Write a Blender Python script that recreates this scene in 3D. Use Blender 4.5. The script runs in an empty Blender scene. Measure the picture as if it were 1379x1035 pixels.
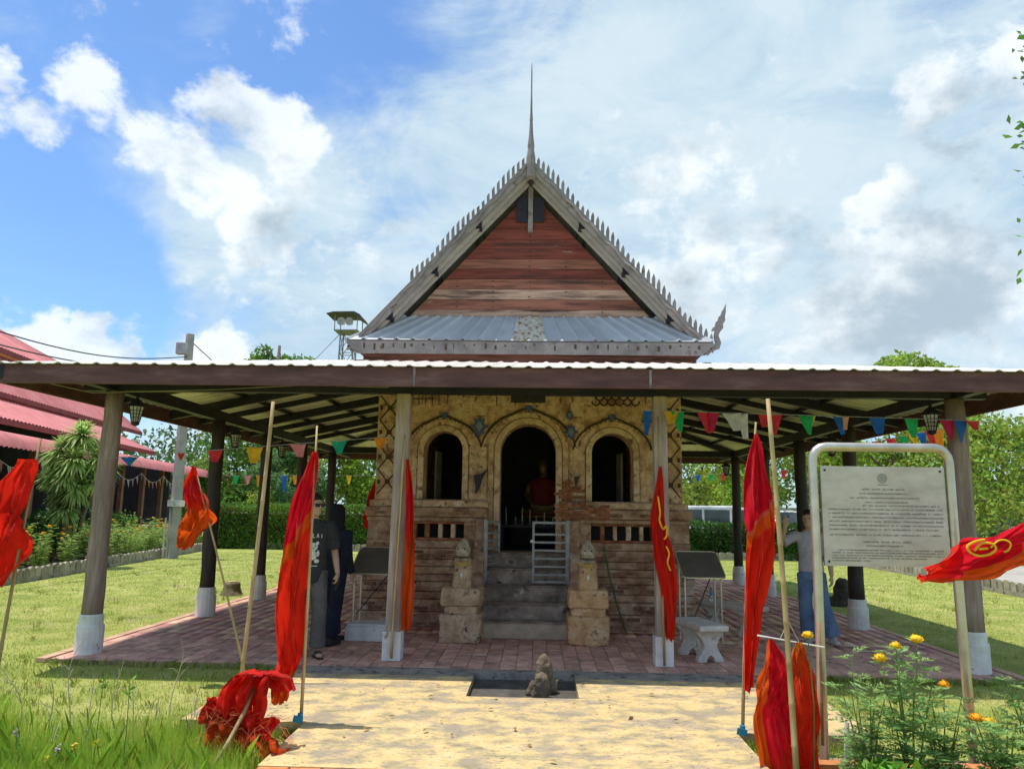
import bpy, bmesh, math, random
import numpy as np
from math import radians as RAD, sin, cos, pi, sqrt, atan2
from mathutils import Vector, Matrix

random.seed(7)
rng = np.random.default_rng(7)
SC = bpy.context.scene
COL = SC.collection

# ------------------------------------------------------------------ camera
FPX, PW, PH, HC = 1036.0, 1379.0, 1035.0, 1.6
PITCH, ROLL, YAW = RAD(9.25), RAD(0.85), RAD(2.0)
_f = Vector((-sin(YAW)*cos(PITCH), cos(YAW)*cos(PITCH), sin(PITCH)))
_r0 = Vector((cos(YAW), sin(YAW), 0)); _u0 = _r0.cross(_f)
_r = _r0*cos(ROLL) + _u0*sin(ROLL); _u = -_r0*sin(ROLL) + _u0*cos(ROLL)
cam = bpy.data.cameras.new('camera'); camo = bpy.data.objects.new('camera', cam); COL.objects.link(camo)
cam.sensor_fit = 'HORIZONTAL'; cam.sensor_width = 36.0; cam.lens = 36.0*FPX/PW
cam.clip_start = 0.05; cam.clip_end = 2000
mw = Matrix((( _r.x, _u.x, -_f.x, 0), (_r.y, _u.y, -_f.y, 0), (_r.z, _u.z, -_f.z, HC), (0, 0, 0, 1)))
camo.matrix_world = mw
SC.camera = camo

def ray(x, y): return _f + _r*((x-PW/2)/FPX) - _u*((y-PH/2)/FPX)
def gz(x, y, z=0.0):
    d = ray(x, y); t = (z-HC)/d.z; return Vector((0, 0, HC)) + d*t
def gy(x, y, Y):
    d = ray(x, y); t = Y/d.y; return Vector((0, 0, HC)) + d*t

# ------------------------------------------------------------------ render / light
SC.render.engine = 'CYCLES'
SC.cycles.use_denoising = True
SC.cycles.max_bounces = 8; SC.cycles.diffuse_bounces = 6; SC.cycles.glossy_bounces = 2
SC.cycles.transmission_bounces = 4; SC.cycles.transparent_max_bounces = 8
SC.cycles.caustics_reflective = False; SC.cycles.caustics_refractive = False
SC.view_settings.view_transform = 'Standard'; SC.view_settings.look = 'None'
SC.view_settings.exposure = 1.10; SC.view_settings.gamma = 1.0
SC.view_settings.use_curve_mapping = False

LDIR = Vector((0.27, -0.03, -1.0)).normalized()          # the way the sunlight travels
SUN_EL = math.asin(-LDIR.z); SUN_AZ = atan2(-LDIR.x, -LDIR.y)
sun = bpy.data.lights.new('sun', 'SUN'); suno = bpy.data.objects.new('sun', sun); COL.objects.link(suno)
sun.energy = 2.2; sun.angle = RAD(0.6); sun.color = (1.0, 0.93, 0.85)
suno.rotation_euler = LDIR.to_track_quat('-Z', 'Y').to_euler(); suno.location = (-8, 2, 30)

world = bpy.data.worlds.new('World'); SC.world = world; world.use_nodes = True
def build_sky():
    nt = world.node_tree; N = nt.nodes; L = nt.links; N.clear()
    def nd(t, **k):
        n = N.new(t)
        for a, b in k.items(): setattr(n, a, b)
        return n
    def math_(op, a, b=None, clamp=False):
        n = nd('ShaderNodeMath', operation=op, use_clamp=clamp)
        for i, v in enumerate((a, b)):
            if v is None: continue
            if isinstance(v, (int, float)): n.inputs[i].default_value = v
            else: L.new(v, n.inputs[i])
        return n.outputs[0]
    out = nd('ShaderNodeOutputWorld'); bg = nd('ShaderNodeBackground'); L.new(bg.outputs[0], out.inputs[0])
    bg.inputs[1].default_value = 0.115
    sky = nd('ShaderNodeTexSky', sky_type='NISHITA'); sky.sun_disc = False
    sky.sun_elevation = SUN_EL; sky.sun_rotation = SUN_AZ; sky.air_density = 1.0; sky.dust_density = 0.6; sky.ozone_density = 2.0
    tc = nd('ShaderNodeTexCoord'); d = tc.outputs['Generated']
    # stretch the dome so clouds flatten toward the horizon
    def noise(vec, scale, detail, rough=0.55, dist=0.0, off=(0, 0, 0), sc=(1, 1, 1)):
        m = nd('ShaderNodeMapping'); L.new(vec, m.inputs[0]); m.inputs['Location'].default_value = off; m.inputs['Scale'].default_value = sc
        n = nd('ShaderNodeTexNoise'); L.new(m.outputs[0], n.inputs['Vector'])
        n.inputs['Scale'].default_value = scale; n.inputs['Detail'].default_value = detail
        n.inputs['Roughness'].default_value = rough; n.inputs['Distortion'].default_value = dist
        return n
    wn = noise(d, 5.0, 5, 0.6)
    va = nd('ShaderNodeVectorMath', operation='MULTIPLY_ADD'); L.new(wn.outputs['Color'], va.inputs[0])
    va.inputs[1].default_value = (0.16, 0.16, 0.16); va.inputs[2].default_value = (-0.08, -0.08, -0.08)
    vb = nd('ShaderNodeVectorMath', operation='ADD'); L.new(d, vb.inputs[0]); L.new(va.outputs[0], vb.inputs[1])
    vn = nd('ShaderNodeVectorMath', operation='NORMALIZE'); L.new(vb.outputs[0], vn.inputs[0]); dw = vn.outputs[0]
    def blobs(lst):
        acc = None
        for (px, py, rdeg, w) in lst:
            D = ray(px, py).normalized()
            dot = nd('ShaderNodeVectorMath', operation='DOT_PRODUCT'); L.new(dw, dot.inputs[0]); dot.inputs[1].default_value = D
            mr = nd('ShaderNodeMapRange', interpolation_type='SMOOTHSTEP'); L.new(dot.outputs['Value'], mr.inputs[0])
            mr.inputs[1].default_value = cos(RAD(rdeg)); mr.inputs[2].default_value = 1.0
            mr.inputs[3].default_value = 0.0; mr.inputs[4].default_value = w
            acc = mr.outputs[0] if acc is None else math_('ADD', acc, mr.outputs[0])
        return acc
    def rng_(v, a, b, lo=0.0, hi=1.0):
        mr = nd('ShaderNodeMapRange', interpolation_type='SMOOTHSTEP'); L.new(v, mr.inputs[0])
        mr.inputs[1].default_value = a; mr.inputs[2].default_value = b; mr.inputs[3].default_value = lo; mr.inputs[4].default_value = hi
        return mr.outputs[0]
    def mix(fac, a, b):
        m = nd('ShaderNodeMix', data_type='RGBA'); L.new(fac, m.inputs[0])
        for i, v in ((6, a), (7, b)):
            if isinstance(v, tuple): m.inputs[i].default_value = (*v, 1)
            else: L.new(v, m.inputs[i])
        return m.outputs[2]
    # thin veil
    v1 = noise(d, 3.0, 10, 0.62, 0.9, (3.1, 1.7, 0.4), (1, 1, 1.9)).outputs['Fac']
    vb_ = blobs([(30, 350, 10, -0.42), (90, 400, 7, -0.2), (620, 0, 12, -0.20), (470, 30, 9, -0.12), (300, 60, 11, -0.14), (215, 150, 7, -0.12), (60, 30, 11, -0.12), (430, 120, 7, -0.10),
                 (820, 160, 20, 0.14), (600, 330, 18, 0.16), (160, 290, 8, 0.14), (400, 420, 12, 0.16), (1000, 300, 20, 0.12), (1250, 250, 20, 0.12), (950, 60, 14, 0.08)])
    v2 = noise(d, 5.0, 9, 0.6, 0.5, (7.1, 0.7, 3.4), (1, 1, 2.2)).outputs['Fac']
    vsum = math_('ADD', math_('ADD', v1, vb_), math_('MULTIPLY', math_('SUBTRACT', v2, 0.5), 0.45))
    veil = rng_(vsum, 0.26, 0.74, 0.03, 0.95); vtone = rng_(math_('ADD', v2, math_('MULTIPLY', v1, 0.4)), 0.50, 0.86)
    # heaped cloud
    c1 = noise(d, 9.5, 14, 0.63, 0.12, (0.3, 4.2, 2.0), (1, 1, 1.35)).outputs['Fac']
    cb = blobs([(130, 85, 3.2, 0.192), (30, 150, 2.8, 0.128), (85, 145, 3.2, 0.128), (150, 125, 3.5, 0.128), (185, 175, 3.2, 0.144), (315, 140, 2.8, 0.224), (365, 180, 2.8, 0.192), (400, 205, 2.6, 0.160), (440, 235, 2.6, 0.096), (240, 205, 3.2, 0.144), (280, 245, 3.0, 0.128), (310, 290, 3.2, 0.192), (345, 330, 3.4, 0.208), (245, 275, 2.2, 0.128),
                (10, 440, 4.5, 0.240), (75, 470, 3, 0.192), (130, 460, 2.6, 0.208), (295, 485, 2.4, 0.240), (20, 65, 1.4, 0.176), (1170, 278, 2.2, 0.224), (1205, 252, 1.8, 0.208), (1145, 295, 1.8, 0.144), (1250, 320, 7, 0.096), (1330, 50, 7, 0.112), (1310, 120, 4, 0.096), (1150, 390, 8, 0.096), (1280, 410, 9, 0.120), (1060, 410, 7, 0.080),
                (960, 330, 7, 0.064), (860, 400, 7, 0.064), (900, 240, 6, 0.032), (60, 330, 8, -0.2), (650, 20, 14, -0.2), (660, 220, 9, -0.1), (230, 110, 4, -0.12)])
    cum = rng_(math_('ADD', c1, cb), 0.53, 0.72, 0.0, 0.86)
    # shading inside the heaps
    c2 = noise(d, 9.0, 9, 0.6, 0.1, (0.32, 4.25, 2.17), (1, 1, 1.35)).outputs['Fac']
    sb = blobs([(360, 335, 3.6, 0.14), (1275, 440, 7, 0.12), (1340, 290, 8, 0.12), (1180, 420, 9, 0.10), (1350, 150, 7, 0.12), (960, 400, 8, 0.06), (1000, 180, 4, 0.1), (1060, 340, 6, 0.06)])
    shade = rng_(math_('ADD', c2, sb), 0.44, 0.80)
    S = 10.0
    ccol = mix(shade, (0.42*S, 0.445*S, 0.46*S), (0.185*S, 0.23*S, 0.27*S))
    hs = nd('ShaderNodeMix', data_type='RGBA', blend_type='MULTIPLY'); hs.inputs[0].default_value = 1.0
    L.new(sky.outputs[0], hs.inputs[6]); hs.inputs[7].default_value = (0.50, 0.66, 0.82, 1)
    base = mix(veil, hs.outputs[2], mix(vtone, (0.195*S, 0.275*S, 0.335*S), (0.295*S, 0.35*S, 0.38*S)))
    tot = mix(cum, base, ccol)
    L.new(tot, bg.inputs[0])
build_sky()

# ------------------------------------------------------------------ materials
MATS = {}
def mat(name, cols, scale=4.0, detail=6.0, rough=0.85, bump=0.25, bscale=40.0, metal=0.0, spec=0.3, stretch=(1, 1, 1),
        vary=0.0, trans=0.0, island=0.0, stain=None, dist=0.0, coord='Object', stain2=None):
    """noise ramp colour + fine bump; vary = per-object value change, island = per-leaf value change, trans = translucency, stain=(colour, scale, lo, hi)"""
    if name in MATS: return MATS[name]
    m = bpy.data.materials.new(name); m.use_nodes = True; MATS[name] = m
    nt = m.node_tree; N = nt.nodes; L = nt.links; b = N['Principled BSDF']
    tc = N.new('ShaderNodeTexCoord'); mp = N.new('ShaderNodeMapping'); L.new(tc.outputs[coord], mp.inputs[0]); mp.inputs['Scale'].default_value = stretch
    oi = N.new('ShaderNodeObjectInfo')
    if vary > 0:
        cm = N.new('ShaderNodeVectorMath'); cm.operation = 'MULTIPLY_ADD'
        cx = N.new('ShaderNodeCombineXYZ'); L.new(oi.outputs['Random'], cx.inputs[0]); L.new(oi.outputs['Random'], cx.inputs[1])
        L.new(cx.outputs[0], cm.inputs[0]); cm.inputs[1].default_value = (37, 19, 0); L.new(mp.outputs[0], cm.inputs[2]); vec = cm.outputs[0]
    else: vec = mp.outputs[0]
    def noise(sc, dt, r=0.6):
        n = N.new('ShaderNodeTexNoise'); n.inputs['Scale'].default_value = sc; n.inputs['Detail'].default_value = dt
        n.inputs['Roughness'].default_value = r; n.inputs['Distortion'].default_value = dist; L.new(vec, n.inputs['Vector']); return n.outputs['Fac']
    if isinstance(cols[0], (int, float)): cols = [(0.35, tuple(c*0.8 for c in cols)), (0.65, tuple(min(1, c*1.15) for c in cols))]
    rp = N.new('ShaderNodeValToRGB'); L.new(noise(scale, detail), rp.inputs[0])
    el = rp.color_ramp.elements
    while len(el) < len(cols): el.new(0.5)
    for e, (p, c) in zip(el, cols): e.position = p; e.color = (*c, 1)
    col = rp.outputs[0]
    for st in (stain, stain2):
        if not st: continue
        sc_, ss, lo, hi = st
        mr = N.new('ShaderNodeMapRange'); L.new(noise(ss, 8, 0.65), mr.inputs[0]); mr.inputs[1].default_value = lo; mr.inputs[2].default_value = hi
        mx = N.new('ShaderNodeMix'); mx.data_type = 'RGBA'; L.new(mr.outputs[0], mx.inputs[0]); L.new(col, mx.inputs[6]); mx.inputs[7].default_value = (*sc_, 1); col = mx.outputs[2]
    if vary > 0 or island > 0:
        hs = N.new('ShaderNodeHueSaturation'); L.new(col, hs.inputs['Color'])
        mr = N.new('ShaderNodeMapRange')
        if island > 0:
            g = N.new('ShaderNodeNewGeometry'); L.new(g.outputs['Random Per Island'], mr.inputs[0]); v = island
            mh = N.new('ShaderNodeMapRange'); L.new(g.outputs['Random Per Island'], mh.inputs[0]); mh.inputs[3].default_value = 0.5-0.035; mh.inputs[4].default_value = 0.5+0.035; L.new(mh.outputs[0], hs.inputs['Hue'])
        else: L.new(oi.outputs['Random'], mr.inputs[0]); v = vary
        mr.inputs[3].default_value = 1-v; mr.inputs[4].default_value = 1+v; L.new(mr.outputs[0], hs.inputs['Value']); col = hs.outputs[0]
    L.new(col, b.inputs['Base Color'])
    b.inputs['Roughness'].default_value = rough; b.inputs['Metallic'].default_value = metal; b.inputs['Specular IOR Level'].default_value = spec
    if bump > 0:
        bp = N.new('ShaderNodeBump'); bp.inputs['Strength'].default_value = bump; bp.inputs['Distance'].default_value = 0.02 if bump < 0.85 else 0.05
        L.new(noise(bscale, 6), bp.inputs['Height']); L.new(bp.outputs[0], b.inputs['Normal'])
    if trans > 0:
        tr = N.new('ShaderNodeBsdfTranslucent'); L.new(col, tr.inputs[0]); ms = N.new('ShaderNodeMixShader'); ms.inputs[0].default_value = trans
        L.new(b.outputs[0], ms.inputs[1]); L.new(tr.outputs[0], ms.inputs[2]); L.new(ms.outputs[0], N['Material Output'].inputs[0])
    return m

# ------------------------------------------------------------------ mesh builder
class MB:
    def __init__(s): s.v = []; s.f = []; s.uv = None
    def add(s, vs, fs):
        o = len(s.v); s.v.extend([tuple(p) for p in vs]); s.f.extend([tuple(i+o for i in q) for q in fs]); return s
    def box(s, x0, x1, y0, y1, z0, z1):
        vs = [(x, y, z) for z in (z0, z1) for y in (y0, y1) for x in (x0, x1)]
        return s.add(vs, [(0, 2, 3, 1), (4, 5, 7, 6), (0, 1, 5, 4), (2, 6, 7, 3), (0, 4, 6, 2), (1, 3, 7, 5)])
    def bar(s, a, b, w, h, up=(0, 0, 1)):
        a = Vector(a); b = Vector(b); d = (b-a).normalized(); up = Vector(up)
        if abs(d.dot(up)) > 0.99: up = Vector((0, 1, 0))
        r = d.cross(up).normalized(); u = r.cross(d)
        vs = [p + r*(i*w/2) + u*(j*h/2) for p in (a, b) for j in (-1, 1) for i in (-1, 1)]
        return s.add(vs, [(0, 2, 3, 1), (4, 5, 7, 6), (0, 1, 5, 4), (2, 6, 7, 3), (0, 4, 6, 2), (1, 3, 7, 5)])
    def tube(s, pts, rad, n=8, caps=True, flat=1.0, upv=None):
        pts = [Vector(p) for p in pts]; k = len(pts)
        if isinstance(rad, (int, float)): rad = [rad]*k
        rings = []; prev = None
        for i, p in enumerate(pts):
            d = (pts[min(i+1, k-1)] - pts[max(i-1, 0)]).normalized()
            if prev is None:
                ref = Vector(upv) if upv else (Vector((0, 0, 1)) if abs(d.z) < 0.9 else Vector((0, 1, 0)))
                r = d.cross(ref).normalized()
            else:
                r = prev - d*prev.dot(d); r.normalize()
            prev = r; u = r.cross(d)
            rings.append([p + (r*cos(2*pi*j/n) + u*(sin(2*pi*j/n)*flat))*rad[i] for j in range(n)])
        vs = [q for R in rings for q in R]; fs = []
        for i in range(k-1):
            for j in range(n): fs.append((i*n+j, i*n+(j+1) % n, (i+1)*n+(j+1) % n, (i+1)*n+j))
        if caps: fs.append(tuple(range(n-1, -1, -1))); fs.append(tuple((k-1)*n+j for j in range(n)))
        return s.add(vs, fs)
    def lathe(s, prof, n=16, c=(0, 0, 0), sx=1.0, sy=1.0, rot=0.0):
        vs = [(c[0]+r*cos(2*pi*j/n+rot)*sx, c[1]+r*sin(2*pi*j/n+rot)*sy, c[2]+z) for r, z in prof for j in range(n)]; fs = []
        for i in range(len(prof)-1):
            for j in range(n): fs.append((i*n+j, i*n+(j+1) % n, (i+1)*n+(j+1) % n, (i+1)*n+j))
        fs.append(tuple(range(n-1, -1, -1))); fs.append(tuple((len(prof)-1)*n+j for j in range(n)))
        return s.add(vs, fs)
    def rings(s, rs, n=16):
        """rs: list of (cx, cy, cz, rx, ry) horizontal ellipses"""
        vs = [(c[0]+c[3]*cos(2*pi*j/n), c[1]+c[4]*sin(2*pi*j/n), c[2]) for c in rs for j in range(n)]; fs = []
        for i in range(len(rs)-1):
            for j in range(n): fs.append((i*n+j, i*n+(j+1) % n, (i+1)*n+(j+1) % n, (i+1)*n+j))
        fs.append(tuple(range(n-1, -1, -1))); fs.append(tuple((len(rs)-1)*n+j for j in range(n)))
        return s.add(vs, fs)
    def ball(s, c, rx, ry=None, rz=None, n=12, m=8):
        ry = rx if ry is None else ry; rz = rx if rz is None else rz
        return s.rings([(c[0], c[1], c[2]-rz*cos(pi*(i+0.02)/(m+0.04)), max(rx*sin(pi*(i+0.02)/(m+0.04)), 1e-3), max(ry*sin(pi*(i+0.02)/(m+0.04)), 1e-3)) for i in range(m+1)], n)
    def prism(s, poly, y0, y1):
        """poly: list of (x, z), counter-clockwise seen from -y"""
        n = len(poly); vs = [(x, y0, z) for x, z in poly] + [(x, y1, z) for x, z in poly]
        fs = [tuple(range(n)), tuple(range(2*n-1, n-1, -1))] + [(i, i+n, (i+1) % n+n, (i+1) % n) for i in range(n)]
        return s.add(vs, fs)
    def grid(s, fn, nu, nv):
        o = [fn(i/nu, j/nv) for j in range(nv+1) for i in range(nu+1)]
        fs = [(j*(nu+1)+i, j*(nu+1)+i+1, (j+1)*(nu+1)+i+1, (j+1)*(nu+1)+i) for j in range(nv) for i in range(nu)]
        s.uvs = [(i/nu, j/nv) for j in range(nv+1) for i in range(nu+1)]
        return s.add(o, fs)
    def mesh(s, name, m=None, smooth=False, uv=False):
        me = bpy.data.meshes.new(name); me.from_pydata(s.v, [], s.f); me.update()
        if m: me.materials.append(m)
        if smooth: me.shade_smooth()
        if uv:
            l = me.uv_layers.new(name='UVMap'); idx = np.zeros(len(me.loops), dtype=np.int32); me.loops.foreach_get('vertex_index', idx)
            l.data.foreach_set('uv', np.array(s.uvs, dtype=np.float32)[idx].ravel())
        return me
    def build(s, name, m, parent=None, smooth=False, bevel=0.0, uv=False, loc=None, fixn=True):
        me = s.mesh(name, m, smooth, uv)
        if fixn:
            bm = bmesh.new(); bm.from_mesh(me); bmesh.ops.recalc_face_normals(bm, faces=bm.faces); bm.to_mesh(me); bm.free()
        o = obj(name, me, parent, loc)
        if bevel > 0:
            b = o.modifiers.new('bevel', 'BEVEL'); b.width = bevel; b.segments = 2; b.limit_method = 'ANGLE'; b.angle_limit = RAD(40)
        return o

def obj(name, me, parent=None, loc=None, rotz=0.0):
    o = bpy.data.objects.new(name, me); COL.objects.link(o)
    if parent is not None: o.parent = parent
    if loc is not None: o.location = loc
    if rotz: o.rotation_euler = (0, 0, rotz)
    return o
def tag(o, label=None, cat=None, group=None, kind=None):
    if label: o['label'] = label
    if cat: o['category'] = cat
    if group: o['group'] = group
    if kind: o['kind'] = kind
    return o
def thing(name, label, cat, loc=(0, 0, 0), rotz=0.0, group=None):
    return tag(obj(name, None, None, loc, rotz), label, cat, group)
def structure(o): o['kind'] = 'structure'; return o
def copy_tree(o, parent=None):
    c = o.copy(); COL.objects.link(c); c.parent = parent
    for ch in list(o.children): copy_tree(ch, c)
    return c

def np_mesh(name, V, Fq, m, smooth=False):
    """V (n,3), Fq (k,3|4)"""
    me = bpy.data.meshes.new(name); V = np.asarray(V, np.float32); Fq = np.asarray(Fq, np.int32); k, c = Fq.shape
    me.vertices.add(len(V)); me.vertices.foreach_set('co', V.ravel())
    me.loops.add(k*c); me.loops.foreach_set('vertex_index', Fq.ravel())
    me.polygons.add(k); me.polygons.foreach_set('loop_start', np.arange(0, k*c, c, dtype=np.int32))
    me.update(calc_edges=True); me.materials.append(m)
    if smooth: me.shade_smooth()
    return me
def leaf_quads(P, D, size, width=0.5, fold=0.25, up=None):
    """P base points (n,3), D leaf directions (n,3) -> folded diamond leaves"""
    n = len(P); D = D/np.linalg.norm(D, axis=1, keepdims=True)
    A = rng.normal(size=(n, 3)) if up is None else up + rng.normal(size=(n, 3))*0.5
    S = np.cross(D, A); S /= np.linalg.norm(S, axis=1, keepdims=True)+1e-9
    Nn = np.cross(S, D); sz = np.asarray(size).reshape(-1, 1)*np.ones((n, 1))
    tip = P + D*sz; mid = P + D*sz*0.5
    l = mid + S*sz*width*0.5 + Nn*sz*fold*0.4; r = mid - S*sz*width*0.5 + Nn*sz*fold*0.4
    V = np.stack([P, l, tip, r], 1).reshape(-1, 3); i = np.arange(n)*4
    F = np.stack([i, i+1, i+2, i+3], 1)
    return V, F

# parts of a thing whose shapes are written in world metres
WORLDP = {}
_obj0 = obj
def obj(name, me, parent=None, loc=None, rotz=0.0):
    o = _obj0(name, me, parent, loc, rotz)
    if parent is not None and parent.name in WORLDP: o.matrix_parent_inverse = Matrix.Translation(-WORLDP[parent.name])
    return o
def wthing(name, label, cat, loc, group=None):
    t = thing(name, label, cat, loc, 0, group); WORLDP[t.name] = Vector(loc); return t

# ------------------------------------------------------------------ material set
M_LAWN = mat('lawn', [(0.3, (0.19, 0.24, 0.045)), (0.5, (0.30, 0.34, 0.075)), (0.7, (0.44, 0.42, 0.15))], 1.6, 10, 0.95, 0.6, 90, stain=((0.36, 0.30, 0.17), 0.9, 0.58, 0.72))
M_BLADE = mat('grass_blade', [(0.3, (0.24, 0.34, 0.05)), (0.5, (0.38, 0.44, 0.085)), (0.7, (0.58, 0.53, 0.20))], 1.0, 8, 0.8, 0, trans=0.4, island=0.3)
M_TALL = mat('tall_grass', [(0.3, (0.34, 0.52, 0.05)), (0.6, (0.48, 0.64, 0.09)), (0.75, (0.66, 0.66, 0.22))], 1.5, 5, 0.6, 0, trans=0.55, island=0.3)
M_SOIL = mat('soil', [(0.35, (0.16, 0.13, 0.08)), (0.65, (0.34, 0.29, 0.18))], 3, 8, 0.95, 0.6, 30)
M_ROAD = mat('pale_drive', [(0.3, (0.32, 0.30, 0.26)), (0.7, (0.46, 0.43, 0.37))], 1, 8, 0.9, 0.3, 60)
M_SLAB = mat('weathered_slab', [(0.30, (0.26, 0.22, 0.14)), (0.43, (0.44, 0.36, 0.20)), (0.52, (0.65, 0.475, 0.215)), (0.75, (0.71, 0.55, 0.30))], 4.0, 15, 0.92, 0.8, 24, stretch=(1, 1.4, 1), stain=((0.34, 0.285, 0.205), 2.2, 0.50, 0.62), stain2=((0.20, 0.165, 0.12), 26, 0.57, 0.66))
M_SLABG = mat('shaded_slab', [(0.3, (0.17, 0.155, 0.13)), (0.55, (0.30, 0.275, 0.23)), (0.75, (0.37, 0.33, 0.27))], 5, 12, 0.92, 0.6, 45, stain=((0.09, 0.08, 0.07), 9, 0.56, 0.62))  # greyer copy of the slab colour, with shadow put into it
M_TILE = mat('clay_tile', [(0.3, (0.44, 0.225, 0.165)), (0.55, (0.64, 0.37, 0.285)), (0.75, (0.72, 0.50, 0.41))], 7, 8, 0.85, 0.35, 60, vary=0.22, stain=((0.26, 0.18, 0.15), 3.0, 0.52, 0.66))
M_GROUT = mat('grout', (0.33, 0.22, 0.17), 6, 6, 0.95, 0.3)
M_BRICK = mat('orange_brick', [(0.3, (0.42, 0.15, 0.05)), (0.7, (0.60, 0.26, 0.09))], 9, 8, 0.9, 0.4, 60, vary=0.15)
M_WHITE = mat('chipped_white', [(0.33, (0.58, 0.57, 0.54)), (0.55, (0.76, 0.75, 0.72))], 5, 8, 0.8, 0.25, 50, stain=((0.28, 0.25, 0.21), 6.5, 0.62, 0.68))
M_CONC = mat('old_concrete', [(0.3, (0.30, 0.28, 0.23)), (0.7, (0.46, 0.43, 0.36))], 5, 9, 0.92, 0.5, 50, stain=((0.12, 0.11, 0.09), 4.5, 0.57, 0.7))
M_EDGE = mat('edging_concrete', [(0.3, (0.25, 0.22, 0.17)), (0.7, (0.45, 0.41, 0.33))], 4, 8, 0.95, 0.5, 40, vary=0.2, stain=((0.10, 0.09, 0.06), 5, 0.55, 0.68))
M_WOODC = mat('column_wood', [(0.3, (0.18, 0.13, 0.115)), (0.55, (0.31, 0.23, 0.20)), (0.75, (0.44, 0.345, 0.30))], 6, 9, 0.8, 0.5, 30, stretch=(3, 3, 0.35), vary=0.12)
M_WOODP = mat('pale_column_wood', [(0.3, (0.27, 0.21, 0.18)), (0.55, (0.45, 0.37, 0.325)), (0.75, (0.60, 0.52, 0.47))], 6, 9, 0.85, 0.5, 30, stretch=(3, 3, 0.3))
M_DARKW = mat('dark_column_wood', [(0.3, (0.03, 0.025, 0.025)), (0.7, (0.075, 0.06, 0.055))], 6, 8, 0.7, 0.4, 30, stretch=(3, 3, 0.3))
M_FASCIA = mat('maroon_fascia', [(0.3, (0.075, 0.034, 0.036)), (0.55, (0.135, 0.058, 0.055)), (0.78, (0.21, 0.13, 0.115))], 3, 9, 0.6, 0.3, 40, stretch=(0.6, 1, 3))
M_STEEL = mat('dark_frame', [(0.3, (0.016, 0.016, 0.026)), (0.7, (0.032, 0.030, 0.044))], 5, 6, 0.5, 0.15, 40)
M_SHEET = mat('roof_sheet', [(0.3, (0.66, 0.62, 0.55)), (0.7, (0.80, 0.755, 0.67))], 2, 8, 0.45, 0.1, 20, metal=0.0, vary=0.08, stain=((0.34, 0.30, 0.23), 2.5, 0.58, 0.8))
M_ZINC = mat('zinc_sheet', [(0.3, (0.35, 0.37, 0.41)), (0.7, (0.47, 0.49, 0.53))], 2.5, 8, 0.55, 0.12, 20, metal=0.1, vary=0.08)
M_RUST = mat('rusted_sheet', [(0.36, (0.15, 0.08, 0.04)), (0.46, (0.50, 0.42, 0.32)), (0.58, (0.56, 0.54, 0.50))], 16, 12, 0.8, 0.1, 40)
M_GREYW = mat('grey_timber', [(0.3, (0.155, 0.135, 0.135)), (0.52, (0.27, 0.24, 0.24)), (0.75, (0.37, 0.335, 0.335))], 5, 9, 0.9, 0.5, 40, stretch=(0.7, 1, 0.7), vary=0.08, stain=((0.14, 0.11, 0.09), 5, 0.60, 0.68))
M_SOFFIT = mat('soffit', [(0.3, (0.36, 0.33, 0.325)), (0.7, (0.52, 0.48, 0.47))], 3, 7, 0.7, 0.2, 30)
def plank_mat(name, c): return mat(name, [(0.3, tuple(v*0.55 for v in c)), (0.52, c), (0.75, tuple(min(1, v*1.35) for v in c))], 4.5, 10, 0.8, 0.5, 40, stretch=(0.35, 1, 4), vary=0.16, stain=((0.07, 0.035, 0.03), 2.2, 0.50, 0.66), stain2=((0.40, 0.30, 0.26), 5, 0.64, 0.76))
M_PLR = plank_mat('plank_red', (0.24, 0.062, 0.05)); M_PLM = plank_mat('plank_brown', (0.32, 0.125, 0.092)); M_PLG = plank_mat('plank_bleached', (0.48, 0.31, 0.245))
M_OCHRE = mat('ochre_plaster', [(0.30, (0.38, 0.215, 0.135)), (0.42, (0.63, 0.40, 0.255)), (0.55, (0.82, 0.575, 0.39)), (0.72, (0.88, 0.71, 0.54))], 6.5, 14, 0.95, 1.0, 16, stain=((0.34, 0.185, 0.11), 3.2, 0.50, 0.70), stain2=((0.17, 0.095, 0.06), 12, 0.58, 0.66))
M_OCHREP = mat('pale_ochre', [(0.3, (0.50, 0.31, 0.20)), (0.55, (0.82, 0.60, 0.42)), (0.75, (0.88, 0.73, 0.57))], 7, 13, 0.95, 0.9, 20, stain=((0.17, 0.10, 0.055), 5, 0.55, 0.66), stain2=((0.10, 0.065, 0.045), 15, 0.61, 0.68))
M_CARVE = mat('dark_carving', (0.09, 0.06, 0.035), 8, 6, 0.9, 0.5, 40)
M_PLINTH = mat('brown_plinth', [(0.30, (0.21, 0.115, 0.078)), (0.44, (0.42, 0.24, 0.155)), (0.58, (0.57, 0.37, 0.25)), (0.72, (0.70, 0.55, 0.41))], 5.5, 14, 0.95, 1.0, 14, stretch=(1, 1, 1.25), stain=((0.66, 0.57, 0.48), 2.6, 0.58, 0.68), stain2=((0.20, 0.12, 0.085), 9, 0.60, 0.70))
M_REDBR = mat('exposed_brick', [(0.3, (0.18, 0.065, 0.035)), (0.55, (0.36, 0.135, 0.07)), (0.78, (0.52, 0.33, 0.20))], 9, 9, 0.95, 0.8, 40, vary=0.2)
M_STONE = mat('carved_stone', [(0.28, (0.26, 0.165, 0.10)), (0.48, (0.54, 0.37, 0.235)), (0.7, (0.72, 0.55, 0.38))], 6, 11, 0.95, 0.9, 22, stain=((0.12, 0.075, 0.05), 5.5, 0.58, 0.66))
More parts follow.
